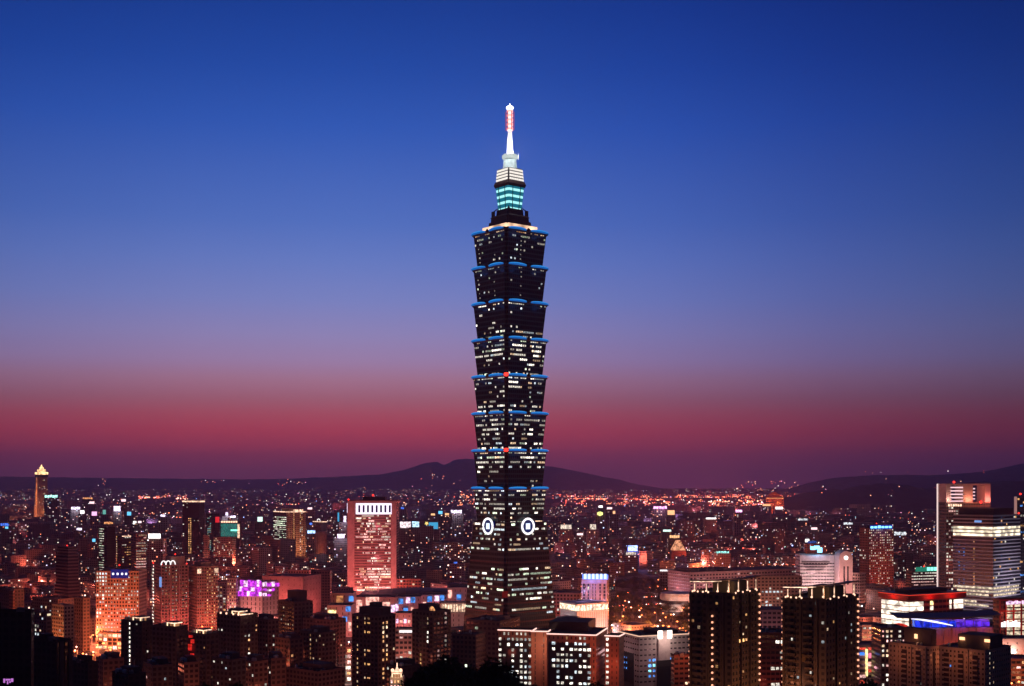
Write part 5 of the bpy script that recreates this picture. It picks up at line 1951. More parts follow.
for f, fc, z, p in ((.3, 'f', 10, 9000), (.8, 'f', 10, 9000), (.5, 'r', 10, 30000), (.5, 'r', 60, 20000)):
    b.flood(fc, f, 34, z, p * 1.3, (.86, .70, 1))
b.warn(b.w / 2 - 1, b.d / 2 - 1, b.H + 2, 1.1)
b = B('office_tower', 'dark office tower with a pink lit edge cut off by the right border', 'office tower', 1014.5, 1017, 1040, 80, 497.5, 1450, wall='dark', fl=3.8, bay=3.4, fw=.8, fh=.5)
b.scatter(.18, 'yWb', (1, 2), 'r', run=.6).flush()
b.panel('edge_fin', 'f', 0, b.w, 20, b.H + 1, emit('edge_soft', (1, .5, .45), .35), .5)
b.warn(0, -b.d * .3, b.H + 4, 1.2)

# --- red roofed mall with white lit galleries
b = B('shopping_mall', 'flat-roofed mall with brilliant white galleries beneath a glowing red fascia', 'mall', 881.5, 909, 963, 62, 600.5, 1080, wall='brick', fl=4.6, bay=5, fw=.9, fh=.5)
wl = emit('gallery_white', (1, .84, .68), 1.7, breakup=.18)
nr = b.nr
for k in range(5):
    z1 = b.H - 1.5 - k * 4.3
    b.panel('lit_gallery', 'f', .3, b.w - .2, z1 - 3.5, z1, wl, .4)
for (u0, u1) in ((0, .26), (.38, .44), (.74, .78), (.82, 1.0)):
    for k in range(2):
        z1 = b.H - 1.5 - k * 4.3
        b.panel('lit_gallery', 'r', u0 * b.d + .3, u1 * b.d - .2, z1 - 3.5, z1, wl if (u0, k) != (.38, 0) else E_YEL, .4)
for fc in 'fr':
    b.panel('red_fascia', fc, -2, b.flen(fc) + 2, b.H + .2, b.H + 4.2, plain('red_metal', (.35, .03, .02), .5, .15, .3), 2.0)
    b.panel('red_light_line', fc, -2, b.flen(fc) + 2, b.H + 4.2, b.H + 4.8, E_REDL, 2.2)
b.part('roof_slab', -b.w / 2 - 2, b.w / 2 + 2, -b.d / 2 - 2, b.d / 2 + 2, b.H + 4.8, b.H + 5.2, M_DARK, M_DARK)
b.part('roof_plant', -b.w * .2, b.w * .3, -b.d * .4, b.d * .3, b.H + 5.2, b.H + 8.5, M_DARK)
lamp(b.root, b.fm('f', b.w * .5, b.H + 2, 7).translation, 2600, (1, .08, .04), 1.5, 'fascia_glow')
lamp(b.root, b.fm('r', b.d * .35, b.H + 2, 7).translation, 2600, (1, .08, .04), 1.5, 'fascia_glow')
lamp(b.root, b.fm('r', b.d * .75, b.H + 2, 7).translation, 2600, (1, .08, .04), 1.5, 'fascia_glow')
# --- blue-lit wing-roofed hall
hall = B('concert_hall', 'brick hall under an upswept roof lit deep blue and violet', 'hall', 908, 911, 993, 82, 628.5, 1000, wall='brick', fl=8, bay=6, fw=.05, fh=.6, parapet=0)
w2, d2, H = hall.w / 2, hall.d / 2, hall.H
q = MB()
nn = 16
lo, hi = [], []
for i in range(nn + 1):
    t = i / nn
    y = -d2 - 14 + t * (hall.d + 18)
    rise = 9.0 + 1.0 * t - 3.0 * math.sin(math.pi * t) * .5
    lo.append((w2 + 6, y, H + rise))
    hi.append((-w2 - 4, y, H + rise + 2.6))
q.polys(lo + hi + [(x, y, z + .7) for x, y, z in lo + hi], [(i, i + 1, nn + 2 + i, nn + 1 + i) for i in range(nn)] + [(2 * nn + 2 + i, 3 * nn + 3 + i, 3 * nn + 4 + i, 2 * nn + 3 + i) for i in range(nn)] +
        [(i, 2 * nn + 2 + i, 2 * nn + 3 + i, i + 1) for i in range(nn)], plain('wing_roof', (.10, .10, .11), .5, .2, .2, .3))
wing = q.build('wing_roof', hall.root)
hall.part('glass_lobby', -w2 + 2, w2 - 2, -d2 + 2, d2 - 2, H, H + 6.5, plain('lobby_wall', (.30, .30, .34), .5, .2, .3))
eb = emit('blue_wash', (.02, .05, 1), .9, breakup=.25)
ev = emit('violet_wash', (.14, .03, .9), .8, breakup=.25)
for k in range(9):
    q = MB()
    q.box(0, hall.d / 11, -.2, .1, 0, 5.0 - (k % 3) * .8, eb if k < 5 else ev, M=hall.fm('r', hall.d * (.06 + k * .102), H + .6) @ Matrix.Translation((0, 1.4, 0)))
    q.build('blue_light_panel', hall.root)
for f, c in ((.08, (.06, .25, 1)), (.3, (.04, .12, 1)), (.6, (.15, .05, 1)), (.88, (.25, .05, 1))):
    lamp(hall.root, hall.fm('r', f * hall.d, H + 3.2, 3.2).translation, 2600, c, .8, 'blue_glow')
q = MB()
q.tube([hall.fm('r', hall.d * (-.02 + .50 * i / 10), H + 8.0 - 5.8 * (i / 10) ** 1.4, 3.5).translation for i in range(11)], [.3 + .5 * math.sin(math.pi * i / 10) for i in range(11)], emit('light_ribbon', (.75, .75, 1), 2.0), 6)
q.build('light_ribbon', hall.root)
for f in (.15, .5, .85):
    hall.flood('r', f, 12, 24, 4200, (1, .18, .12))
posts(hall, 'facade_rib', [(w2 + .3, -d2 + hall.d * k / 10) for k in range(11)], .25, 0, H, hall.pm)
rc = thing('marquee', 'small bright red tent roof between the white galleries and the blue-lit hall', 'marquee', world(899, 628.5, 985))
q = MB()
q.lathe([(8.5, 0), (8.2, 1.2), (6, 2.8), (2.5, 3.9), (.3, 4.3)], emit('marquee_red', (1, .05, .03), .55, breakup=.3), 20)
q.build('canopy', rc)
q = MB()
for k in range(6):
    a = k * math.pi / 3
    q.tube([(7.6 * math.cos(a), 7.6 * math.sin(a), -rc.location.z), (7.6 * math.cos(a), 7.6 * math.sin(a), .3)], .3, M_STEEL, 6)
q.build('frame', rc)

# --- red framed store, lower right
b = B('department_store', 'store with red steel framing and cream lit floors at the right edge', 'shop', 993, 999, 1030, 76, 600, 1130, wall='brick', fl=4.4, bay=4, fw=.85, fh=.6)
redm = plain('red_metal', (.35, .03, .02), .5, .15, .3)
for k in range(6):
    b.panel('lit_floor', 'r', b.d * .22, b.d - .5, b.H - 6.5 - k * 5.2, b.H - 2.6 - k * 5.2, emit('cream_floor_soft', (1, .80, .56), .8, breakup=.35), .3)
for u in (.02, .2, .45, .7, .97):
    q = MB()
    q.box(-.6, .6, -1.4, -.3, 0, b.H + 1, redm, M=b.fm('r', u * b.d, 0))
    q.build('red_column', b.root)
for k in range(3):
    b.panel('red_beam', 'r', 0, b.d, b.H - .8 - k * 10, b.H + .6 - k * 10, redm, 1.2)
for k in range(6):
    b.panel('lit_letter', 'r', b.d * (.2 + k * .1), b.d * (.27 + k * .1), b.H - 4, b.H - 1.6 + (k % 2) * .8, E_PURW, 1.7)
for k in range(7):
    b.panel('lit_letter', 'r', b.d * (.04 + k * .09), b.d * (.10 + k * .09), b.H - 24, b.H - 20 + (k % 3) * .7, emit('sign_white', (1, .95, .95), 2.0), 1.7)
lamp(b.root, b.fm('r', .3 * b.d, b.H - 14, 9).translation, 4500, (1, .16, .10), 1, 'frame_glow')
b.flood('r', .5, 16, 10, 8000, (1, .4, .3))
pz = B('shop_block', 'pink plaza wall washed by two blazing white floodlights at the right edge', 'shop', 985, 1040, 1040, 0, 640, 1010, wall='pink', fl=5, bay=7, fw=.1, fh=.3)
for px in (1000, 1013):
    u, _ = pz.on('f', px)
    q = MB()
    q.box(-1.6, 1.6, -1.6, -.6, -1.4, 1.8, emit('blaze', (1, .82, .70), 5), M=pz.fm('f', u, pz.H - 9))
    q.build('floodlight', pz.root)
    lamp(pz.root, pz.fm('f', u, pz.H - 8, 5).translation, 5500, (1, .62, .5), 1, 'floodlight_glow')
b = B('shop_block', 'orange-lit low shops with a red sign below the pink plaza wall', 'shop', 1001, 1036, 1036, 0, 660, 960, wall='brick', fl=4, bay=4, fw=.8, fh=.5)
b.scatter(.35, 'oWp', (1, 2, 3), 'f').flush()
b.flood('f', .6, 12, 12, 5000, (1, .3, .14))

# --- residential blocks, lower right
b = resid('brown apartment tower with a lit penthouse lamp before the blue-lit hall', 889, 930, 939, 52, 648, 850, 'tan', bay=2.9, fl=3.3, fw=.42, fh=.42)
b.scatter(.015, 'W', (1,)).flush()
for u in (.38, .72):  # flat dark panels painting the shade of balcony recesses
    b.panel('recess_shade_panel', 'f', u * b.w - 2.0, u * b.w + 2.0, 0, b.H - 3, plain('recess_shade', (.03, .022, .018), .9, .3, .4), .08)
b.panel('recess_shade_panel', 'r', b.d * .3, b.d * .6, 0, b.H - 3, plain('recess_shade', (.03, .022, .018), .9, .3, .4), .08)
balconies(b, 'f', [b.w * .38, b.w * .72], 4.2)
fins(b, 'f', [.6, b.w * .22, b.w * .55, b.w * .9], .9, .7)
b.part('roof_housing', -b.w * .18, b.w * .48, -b.d * .25, b.d * .3, b.H, b.H + 12, plain('render_dusk', WALLS['dusk'], .8, .2, .2))
b.panel('wall_lamp', 'f', b.w * .58, b.w * .58 + 2.2, b.H + 5, b.H + 8, emit('lamp_amber', (1, .50, .24), 2.2), -b.d * .25 + .5, .5 + b.d * .25)
lamp(b.root, (b.w * .12, -b.d * .25 - 3, b.H + 6), 260, (1, .42, .15), .5, 'wall_lamp_glow')
b.flood('f', .4, 14, 40, 3400, (1, .28, .12))  # added floodlight on an unseen mast, browns the front
b.roof_clutter(70)
b = resid('broad brown apartment tower with two amber lamps on its roof housing, lower right', 937, 985, 1011, 45, 652, 850, 'tan', bay=2.9, fl=3.3, fw=.42, fh=.42)
b.scatter(.06, 'bWW', (1, 2), 'f', cols=(1, 3, 5))
b.scatter(.65, 'Ww', (1, 2, 2), 'r', cols=(2, 4), sw=.5)
b.flush()
for u in (.2, .5, .8):  # shade behind the balconies painted as dark strips, the wall stays flat
    b.panel('recess_shade_panel', 'f', u * b.w - 1.9, u * b.w + 1.9, 0, b.H - 3, plain('recess_shade', (.03, .022, .018), .9, .3, .4), .08)
balconies(b, 'f', [b.w * .2, b.w * .5, b.w * .8], 4.0)
fins(b, 'f', [b.w * .35, b.w * .65], .9, .7)
b.part('roof_housing', -b.w * .2, b.w * .46, -b.d * .25, b.d * .25, b.H, b.H + 9.5, plain('render_dusk', WALLS['dusk'], .8, .2, .2))
for u in (-.16, .36):
    q = MB()
    q.box(b.w * u, b.w * u + 3.6, -b.d * .25 - .6, -b.d * .25, b.H + 5.4, b.H + 7.4, emit('lamp_amber', (1, .50, .24), 2.2))
    q.build('wall_lamp', b.root)
    lamp(b.root, (b.w * u + 1.5, -b.d * .25 - 2.5, b.H + 5.2), 260, (1, .42, .15), .5, 'wall_lamp_glow')
b.flood('f', .5, 14, 38, 3400, (1, .28, .12))  # another added floodlight, brightening this front from out of view
b.roof_clutter(71)
b = B('office_block', 'office wall of small bright windows wedged behind the lamp-lit penthouse tower', 'office building', 881, 906, 906, 0, 629, 930, wall='brown', fl=3.6, bay=3.0, fw=.6, fh=.5)
b.scatter(.62, 'WwpW', (2, 2, 3), 'f', sw=.9).flush()
b.roof_clutter(72)
b = B('shop_block', 'shop front striped with upright yellow and blue neon bars beside the canopied tower', 'shop', 859, 882, 882, 0, 646, 960, wall='pink', fl=4, bay=5, fw=.8, fh=.5)
b.ppanel('neon_bar', 'f', 865.4, 867.2, 649, 676, E_YEL, 1.5)
b.ppanel('neon_bar', 'f', 878, 880, 647, 675, E_CYAN, 1.5)
b.ppanel('neon_bar', 'f', 859.6, 864, 652.5, 655, E_BLUE, 1.2)
b.ppanel('neon_bar', 'f', 868, 876, 653, 658, emit('neon_pink', (1, .2, .35), .9, breakup=.5), 1.2)
b.ppanel('lit_floor', 'f', 868, 877, 662, 666, E_PINKW, 1.0)
b.scatter(.4, 'pWr', (1, 2), 'f').flush()
b.flood('f', .5, 12, 18, 3000, (1, .4, .5))
b = B('shop_block', 'low salmon-lit block with glowing street lamps beside the white galleries', 'shop', 862, 884, 884, 0, 626, 1200, wall='pink', fl=4, bay=5, fw=.7, fh=.4)
b.flood('f', .5, 14, 7, 9000, (1, .36, .2))
b.scatter(.3, 'Wo', (2,), 'f').flush()

# --- lit bits of street between the near towers
b = B('shop_block', 'row of white-lit shopfronts at the end of the bright street, left of the brown tower', 'shop', 335, 351, 351, 0, 648, 1000, 14, 'tan', fl=4.2, bay=3.4, fw=.8, fh=.55)
b.scatter(.75, 'WWpo', (2, 3, 3), 'f').flush()
b.flood('f', .5, 12, 6, 5000, (1, .6, .5))
b = B('shop_block', 'street of pinkish shop lights under a white sign bar between two brown towers', 'shop', 395, 412, 412, 0, 630, 1060, 16, 'pink', fl=4, bay=3.2, fw=.7, fh=.5)
b.scatter(.45, 'pWob', (1, 2, 3), 'f').flush()
b.ppanel('sign_bar', 'f', 399.5, 412, 630.4, 632.4, E_WHITE, 1.2)
b.flood('f', .5, 12, 10, 6500, (1, .32, .25))
b = B('shrine', 'little roof shrine blazing orange-white with a pinnacle, beneath the tree-covered slope', 'shrine', 390, 403, 403, 0, 679, 740, 8, 'white', fl=3, bay=2, fw=.5, fh=.6)
b.scatter(.8, 'po', (2, 3), 'f').flush()
o = pavilion(b, b.w / 2, 2.9, b.H, 3.6)
q = MB()
q.lathe([(2.6, b.H + 3.9), (1.2, b.H + 5), (.35, b.H + 6.5), (.2, b.H + 9)], E_CROWN, 8, 0, -b.d / 2 + 3.5)
q.build('pinnacle', o)
for dx in (-2.4, 2.4):
    q = MB()
    q.lathe([(.3, b.H + 4), (.9, b.H + 4.4), (.9, b.H + 5.6), (.2, b.H + 6)], E_BULB, 8, dx, -b.d / 2 + 1)
    q.build('globe_lamp', o)
lamp(b.root, (0, -b.d / 2 - 5, b.H + 5), 1800, (1, .5, .25), .6, 'shrine_glow')
sg = thing('neon_sign', 'upright red neon sign glowing in the alley beneath the golden pavilion', 'sign', world(190, 663, 800))
for k, (z0, z1, x0) in enumerate(((.5, 6, .2), (8, 12, -1.2), (12.5, 15, .4), (16, 17.6, -.8))):
    q = MB()
    q.box(x0, x0 + 2.4, -.3, .1, z0, z1, emit('neon_red', (1, .03, .02), .55 if k == 0 else .9, breakup=.6))
    q.build('neon_tube', sg)
q = MB()
q.box(-1.6, 3.2, .15, .5, -sg.location.z, 18, M_DARK)
q.build('sign_back', sg)
lamp(sg, (0, -5, 9), 900, (1, .05, .03), .6, 'neon_glow')

# ------------------------------------------------------------------ far landmarks
def far_tower():
    D = 5000
    x, _, _ = world(41.5, 480, D)
    t = thing('spired_tower', 'distant tapering tower lit orange with a stepped golden crown, towards the hills', 'tower', (x, D, 0), math.radians(35))
    z = lambda y: CAMZ + (HOR - y) * D / F
    pl = plain('render_pink', WALLS['pink'], .8, .2, .2)
    wm = facade('far_tower_wall', (.30, .20, .17), .5, .6, .06, 1.0)
    q = MB()
    for (a, b_, y0, y1) in ((24, 23, 520, 505), (21, 19.5, 505, 490), (19, 17.5, 490, 477)):
        s0, s1 = a, b_
        c0 = [(-s0, -s0), (s0, -s0), (s0, s0), (-s0, s0)]
        c1 = [(-s1, -s1), (s1, -s1), (s1, s1), (-s1, s1)]
        za, zb = max(0, z(y0)) if y0 < 519 else 0, z(y1)
        for i in range(4):
            j = (i + 1) % 4
            q.face([(*c0[i], za), (*c0[j], za), (*c1[j], zb), (*c1[i], zb)], wm, [(i * 20, 0), (i * 20 + 8, 0), (i * 20 + 8, 18), (i * 20, 18)])
        q.face([(*p, zb) for p in c1], pl)
    q.build('wall', t)
    gold = emit('crown_gold', (1, .62, .28), 2.0, breakup=.1)
    for (s, y0, y1) in ((20, 474.5, 472.2), (13, 472, 469.5), (7, 469.3, 467.2)):
        q = MB()
        q.box(-s, s, -s, s, z(y0), z(y1), gold)
        q.build('crown_step', t)
    q = MB()
    q.lathe([(4.5, z(467.2)), (3, z(466)), (.4, z(464.5))], gold, 8)
    q.build('spire', t)
    q = MB()
    q.box(-20, 20, -20, 20, z(477.2), z(474.6), M_DARK)
    q.build('collar', t)
    for k, (y0, y1) in enumerate(((478, 492), (492, 506))):  # glowing strips painting the orange light on the tower's left edge
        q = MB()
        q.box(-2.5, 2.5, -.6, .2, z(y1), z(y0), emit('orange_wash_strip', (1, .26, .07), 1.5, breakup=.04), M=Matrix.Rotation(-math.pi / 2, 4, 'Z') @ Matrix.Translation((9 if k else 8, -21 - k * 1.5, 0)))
        q.build('wash_glow_strip', t)
    for (x_, y_, p) in ((-80, -40, 620000), (20, -90, 90000)):
        lamp(t, (x_, y_, 40), p, (1, .30, .10), 5, 'floodlight_glow')
    FOOT.append((x, D, 45))


far_tower()


def palace():
    D = 5900
    x, _, _ = world(773.5, 500, D)
    t = thing('palace_hotel', 'distant red palace-like hotel with an upswept orange-lit roof beyond the river of street lights', 'hotel', (x, D, 0), math.radians(8))
    z = lambda y: CAMZ + (HOR - y) * D / F
    gz = ground_z(x, D)
    wm = facade('palace_wall', (.35, .09, .05), .6, .5, .12, .8, hue=[(0, (1, .4, .15)), (1, (1, .6, .3))])
    q = MB()
    q.box(-42, 42, -20, 20, gz - 5, z(497.5), wm, uvc=(14, 5, 10))
    q.build('wall', t)
    for (w, d, y0, y1, w2) in ((48, 25, 497.4, 495.2, 26), (30, 16, 495.1, 492, 5)):
        q = MB()
        za, zb = z(y0), z(y1)
        c0 = [(-w, -d), (w, -d), (w, d), (-w, d)]
        c1 = [(-w2, -d * .3), (w2, -d * .3), (w2, d * .3), (-w2, d * .3)]
        m = plain('palace_roof', (.55, .16, .04), .6, .2, .1)
        for i in range(4):
            j = (i + 1) % 4
            q.face([(*c0[i], za), (*c0[j], za), (*c1[j], zb), (*c1[i], zb)], m)
        q.face([(*p, zb) for p in c1], m)
        q.face([(*p, za) for p in c0][::-1], m)
        q.build('roof', t)
    for px, p in ((-40, 230000), (40, 230000)):
        lamp(t, (px, -90, 60), p, (1, .25, .07), 6, 'floodlight_glow')
    q = MB()
    q.box(-43, 43, -21.5, -20.2, z(498.6), z(497.8), emit('eave_light', (1, .35, .12), 1.0))
    q.build('eave_light', t)
    FOOT.append((x, D, 80))


palace()

# ------------------------------------------------------------------ signs that shine over the middle distance, each on its own block
SIGNS = [  # px, py, w, h, distance, colour, words
    (51.5, 496.3, 13, 2.6, 4300, 'teal', 'wide pale teal roof sign shining below the spired tower'),
    (76, 508.2, 9, 3, 3900, 'lilac', 'broad white-lilac sign glowing on a block near the spired tower'),
    (82.5, 512, 4, 3.2, 3700, 'white', 'small round white sign just under the broad lilac one'),
    (94.5, 513.6, 5, 4, 3600, 'pink', 'pink glowing sign on a dark block'),
    (104.5, 512, 3, 4.5, 3600, 'tealdim', 'narrow dim teal sign between pink and lilac signs'),
    (117.3, 508.6, 6.5, 5, 3700, 'lilac', 'brightest lilac-white sign, tilted panel over a dark block'),
    (123.7, 500.3, 4.5, 2.4, 4400, 'pinkw', 'small pinkish white sign beside a lit mast'),
    (92, 502.6, 5, 2.2, 4300, 'pinkw', 'small pink-white bar sign under an orange-lit row'),
    (88, 498.3, 10, 1.6, 4700, 'orange', 'thin orange-lit sign bar beyond the pink signs'),
    (5, 524.5, 8, 2.4, 2700, 'blue', 'blue bar sign at the left edge of the city'),
    (7, 527.6, 3, 2.2, 2650, 'cyan', 'small cyan light sign under the blue bar sign'),
    (94.2, 540.2, 3, 3, 2200, 'cyan', 'single bright cyan square sign among dark roofs'),
    (79.5, 529, 5, 2.2, 2600, 'lilac', 'short lilac sign among dark roofs'),
    (109, 523, 9, 2.2, 2700, 'orange', 'orange strip sign above a dark roof'),
    (154.8, 536, 12, 4.6, 1980, 'white', 'blank brilliant white billboard among dark blocks'),
    (129.3, 513.6, 4, 3.6, 3300, 'cyan', 'cyan blob sign beyond the black striped towers'),
    (135, 522.6, 3, 3, 2900, 'white', 'small white square sign beside a pink one'),
    (140, 522, 3.4, 2, 2850, 'pinkw', 'small pink bar sign beside a white square one'),
    (163, 515.6, 4.5, 2, 3200, 'lilac', 'lilac strip sign left of the crowned black tower'),
    (227, 514.2, 2.4, 4, 3000, 'lilac', 'upright pale sign above the teal hoarding'),
    (233, 516.6, 5.5, 2, 3000, 'lilac', 'long pale sign above the teal hoarding'),
    (260.2, 519.2, 5, 4.6, 2800, 'mint', 'pale mint-white square sign left of the two-toned tower'),
    (310, 508.4, 4.5, 2, 3600, 'pinkw', 'pink-white strip sign right of the two-toned tower'),
    (311.5, 531.8, 7.5, 3, 2450, 'bwhite', 'blue-white glowing sign behind the round tan tower'),
    (311, 523.8, 2.4, 2, 2700, 'blue', 'tiny blue sign above the blue-white one'),
    (341, 536, 7, 4, 2150, 'lilac', 'ragged white-lilac sign left of the white-crowned tower'),
    (345, 519, 2.4, 6, 2600, 'lilac', 'upright white sign left of the white-crowned tower'),
    (338.5, 517, 1.6, 9, 2700, 'skyblue', 'thin upright blue sign strip left of the white-crowned tower'),
    (405.5, 524.8, 10.5, 6.2, 2350, 'pwall', 'cream illuminated billboard, first of the billboards right of the white-crowned tower'),
    (415.6, 524.2, 7, 5.6, 2345, 'ice', 'ice-blue and white billboard next to the cream one'),
    (431.5, 525.6, 13, 6.6, 2340, 'skyblue', 'sky-blue billboard next to the ice-blue one'),
    (426.7, 523.4, 4.6, 4.6, 2325, 'yellow', 'star-shaped yellow light standing before the sky-blue billboard'),
    (456.5, 511.6, 11, 3.4, 3300, 'lilac', 'white-lilac winged sign left of the skyscraper'),
    (440.5, 512.5, 4, 3, 3200, 'cyan', 'small turquoise and orange sign left of the winged lilac sign'),
    (433, 514.4, 4, 1.8, 3150, 'orangew', 'small amber sign bar left of the winged lilac sign'),
    (447, 514.2, 4, 2, 3150, 'orangew', 'small amber sign bar beside the winged lilac sign'),
    (402.5, 508, 3, 2, 3700, 'blue', 'little violet-blue sign beyond the white-crowned tower'),
    (455.6, 562.5, 3.4, 1.5, 1780, 'blue', 'tiny blue sign in the dark left of the skyscraper'),
    (600, 513.6, 6, 4.6, 3200, 'lime', 'round yellow-green beacon sign right of the skyscraper'),
    (600.6, 506.6, 4, 2, 3800, 'white', 'small white sign above the yellow-green beacon'),
    (609.5, 508.2, 5, 2, 3600, 'pinkw', 'small pink-white sign right of the yellow-green beacon'),
    (614, 512.4, 2.4, 2.8, 3300, 'orangew', 'small amber sign right of the yellow-green beacon'),
    (660.3, 507.6, 13.5, 2.6, 3600, 'magw', 'long magenta-white roof sign'),
    (671, 512.5, 7, 4.6, 3500, 'orangew', 'amber-lit roof gate under the long magenta sign'),
    (738.8, 511, 6.5, 2.4, 3400, 'magw', 'short magenta sign on a wide low roof'),
    (632.6, 548.2, 9.5, 5.4, 2280, 'blaze', 'dazzling blue-white sign on a lilac block above the dark park'),
    (674.6, 536.6, 10, 3, 2500, 'orangew', 'orange-white lit roof edge on a tower with a glowing pyramid'),
    (807, 540.5, 4, 3, 2600, 'white', 'small white square sign behind the arched pink office'),
    (812, 542, 9, 2.4, 2550, 'bluedim', 'dim blue strip sign behind the arched pink office'),
    (848, 523.5, 9, 2.4, 3000, 'cool', 'pale strip sign left of the blue-signed brick tower'),
    (814, 528.5, 6, 2.2, 2900, 'pinkw', 'pale pink lit strip on a dark roof'),
    (803, 519.4, 10, 2, 3300, 'cool', 'long pale lit strip beyond the arched pink office'),
    (779, 508, 7, 2.4, 5200, 'white', 'bright white lit strip at the foot of the red palace hotel'),
    (766.5, 505, 8, 2, 5400, 'orangew', 'warm lit strip before the red palace hotel'),
    (900, 533.5, 12, 3.6, 2500, 'cool', 'broken white sign between the blue-signed tower and the framed tower'),
    (722.5, 552.2, 13, 2.2, 2240, 'tealw', 'turquoise strip light on a block behind the civic hall'),
    (711, 518.4, 10, 1.4, 3100, 'white', 'thin white light line on a low mid-city roof'),
    (593, 526.8, 6, 5, 2600, 'cream', 'cream-lit wall panel right of the skyscraper'),
    (566, 526.8, 11, 4.2, 2610, 'cream', 'cream-lit colonnade panel right of the skyscraper'),
    (580, 534.2, 6, 2, 2500, 'pinkw', 'pinkish lit strip under the cream panels'),
    (667, 530.6, 8, 2, 2700, 'mint', 'mint strip light in the mid-city right of centre'),
    (631, 553.5, 10, 3, 2200, 'cream', 'white gallery light below the dazzling blue-white sign'),
]
SCOL = dict(teal=((.45, 1, .85), 2.0), tealdim=((.2, .7, .6), .7), lilac=((.86, .74, 1), 2.2), white=((1, .96, .92), 2.6), pink=((1, .50, .85), 1.6), pinkw=((1, .70, .74), 1.7), orange=((1, .40, .15), 1.2),
            orangew=((1, .52, .24), 1.5), blue=((.07, .22, 1), 1.1), bluedim=((.03, .16, .75), .5), cyan=((.14, .62, 1), 1.4), mint=((.70, 1, .90), 1.5), bwhite=((.35, .60, 1), 2.2), skyblue=((.06, .48, .85), .85),
            pwall=((1, .80, .84), 1.4), ice=((.50, .80, 1), 1.4), yellow=((1, .72, .22), 1.3), lime=((.95, 1, .30), 1.6), magw=((1, .45, .86), 2.4), blaze=((.24, .34, 1), 4.0), cool=((.80, .86, .92), 1.1),
            tealw=((.35, 1, .90), 1.4), cream=((1, .82, .66), .9))
SIGNROOF = []
for k, (px, py, w, h, D, c, lab) in enumerate(SIGNS):
    X, Y, Z = world(px, py, D)
    hw, hh = w / 2 * D / F, h / 2 * D / F
    s = thing('sign' if c not in ('pwall', 'ice', 'skyblue', 'white') else 'billboard', lab, 'sign', (X, Y - 1.5, Z - hh - 1.2))
    m = emit('lit_' + c, SCOL[c][0], SCOL[c][1], breakup=.35 if w > 5 else 0.0)
    q = MB()
    if c in ('lime',):
        q.lathe([(.2, 1.2), (hw * .8, 1.2 + hh * .4), (hw, 1.2 + hh), (hw * .8, 1.2 + hh * 1.6), (.2, 1.2 + 2 * hh)], m, 12)
    elif c == 'yellow':
        n = 10
        pts = [((hw if i % 2 else hw * .5) * math.cos(2 * math.pi * i / n + math.pi / 10), (hh if i % 2 else hh * .5) * math.sin(2 * math.pi * i / n + math.pi / 10)) for i in range(n)]
        q.polys([(x, -.8, 1.2 + hh + z) for x, z in pts] + [(x, 0, 1.2 + hh + z) for x, z in pts], [tuple(range(n)), tuple(range(n, 2 * n))[::-1]] + [((i + 1) % n, i, n + i, n + (i + 1) % n) for i in range(n)], m)
    elif w > 8.5 and h < 4 and c not in ('blaze', 'white'):
        n = 5
        for i in range(n):
            q.box(-hw + 2 * hw * i / n, -hw + 2 * hw * (i + .86) / n, -.6, 0, 1.2 + hh * .25 * ((i * 7 + k) % 3) / 2, 1.2 + 2 * hh - hh * .2 * ((i * 5 + k) % 2), m)
    else:
        q.box(-hw, hw, -.6, 0, 1.2, 1.2 + 2 * hh, m)
    q.build('lit_panel', s)
    q = MB()
    q.box(-hw * .96, hw * .96, .02, .5, 1.3, 1.1 + 2 * hh, M_DARK)
    q.build('back_frame', s)
    for sx in (-.7, .7):
        q = MB()
        q.box(sx * hw - .2, sx * hw + .2, -.2, .3, -.2, 1.4, M_DARK)
        q.build('post', s)
    SIGNROOF.append((X, Y, Z - hh - 1.3, max(hw * 2 + 6, 24)))
    if c in ('blaze', 'magw', 'lilac') and h > 2.5 and D < 4000:
        lamp(s, (0, -14, 4), 20000 if c != 'blaze' else 60000, SCOL[c][0] if c != 'blaze' else (.2, .3, 1), 2, 'sign_glow')

# ------------------------------------------------------------------ the city's lesser blocks
HREC = []
for o in list(COL.objects):
    if o.type == 'EMPTY' and o.parent is None and 'category' in o:
        pass
blocks = []
rb = random.Random(77)
TINTS = [(.30, .22, .19), (.22, .19, .18), (.34, .28, .25), (.16, .13, .13), (.26, .15, .12), (.36, .32, .30), (.12, .11, .12), (.28, .21, .23)]


def near_foot(x, y, r):
    for f in FOOT:
        dx, dy = x - f[0], y - f[1]
        if len(f) == 3:
            if dx * dx + dy * dy < (f[2] + r) ** 2:
                return True
        elif abs(dx * math.cos(f[4]) + dy * math.sin(f[4])) < f[2] + r and abs(dy * math.cos(f[4]) - dx * math.sin(f[4])) < f[3] + r:
            return True
    return False


def on_road(x, y, r):
    for c, d, half, wide in ROADS:
        v = Vector((x - c.x, y - c.y, 0))
        if abs(v.dot(d)) < half and abs(v.x * -d.y + v.y * d.x) < wide + 5 + r:
            return True
    return False


def px_of(x, y):
    return 512 + F * x / y


def py_of(y, z):
    return HOR + F * (CAMZ - z) / y


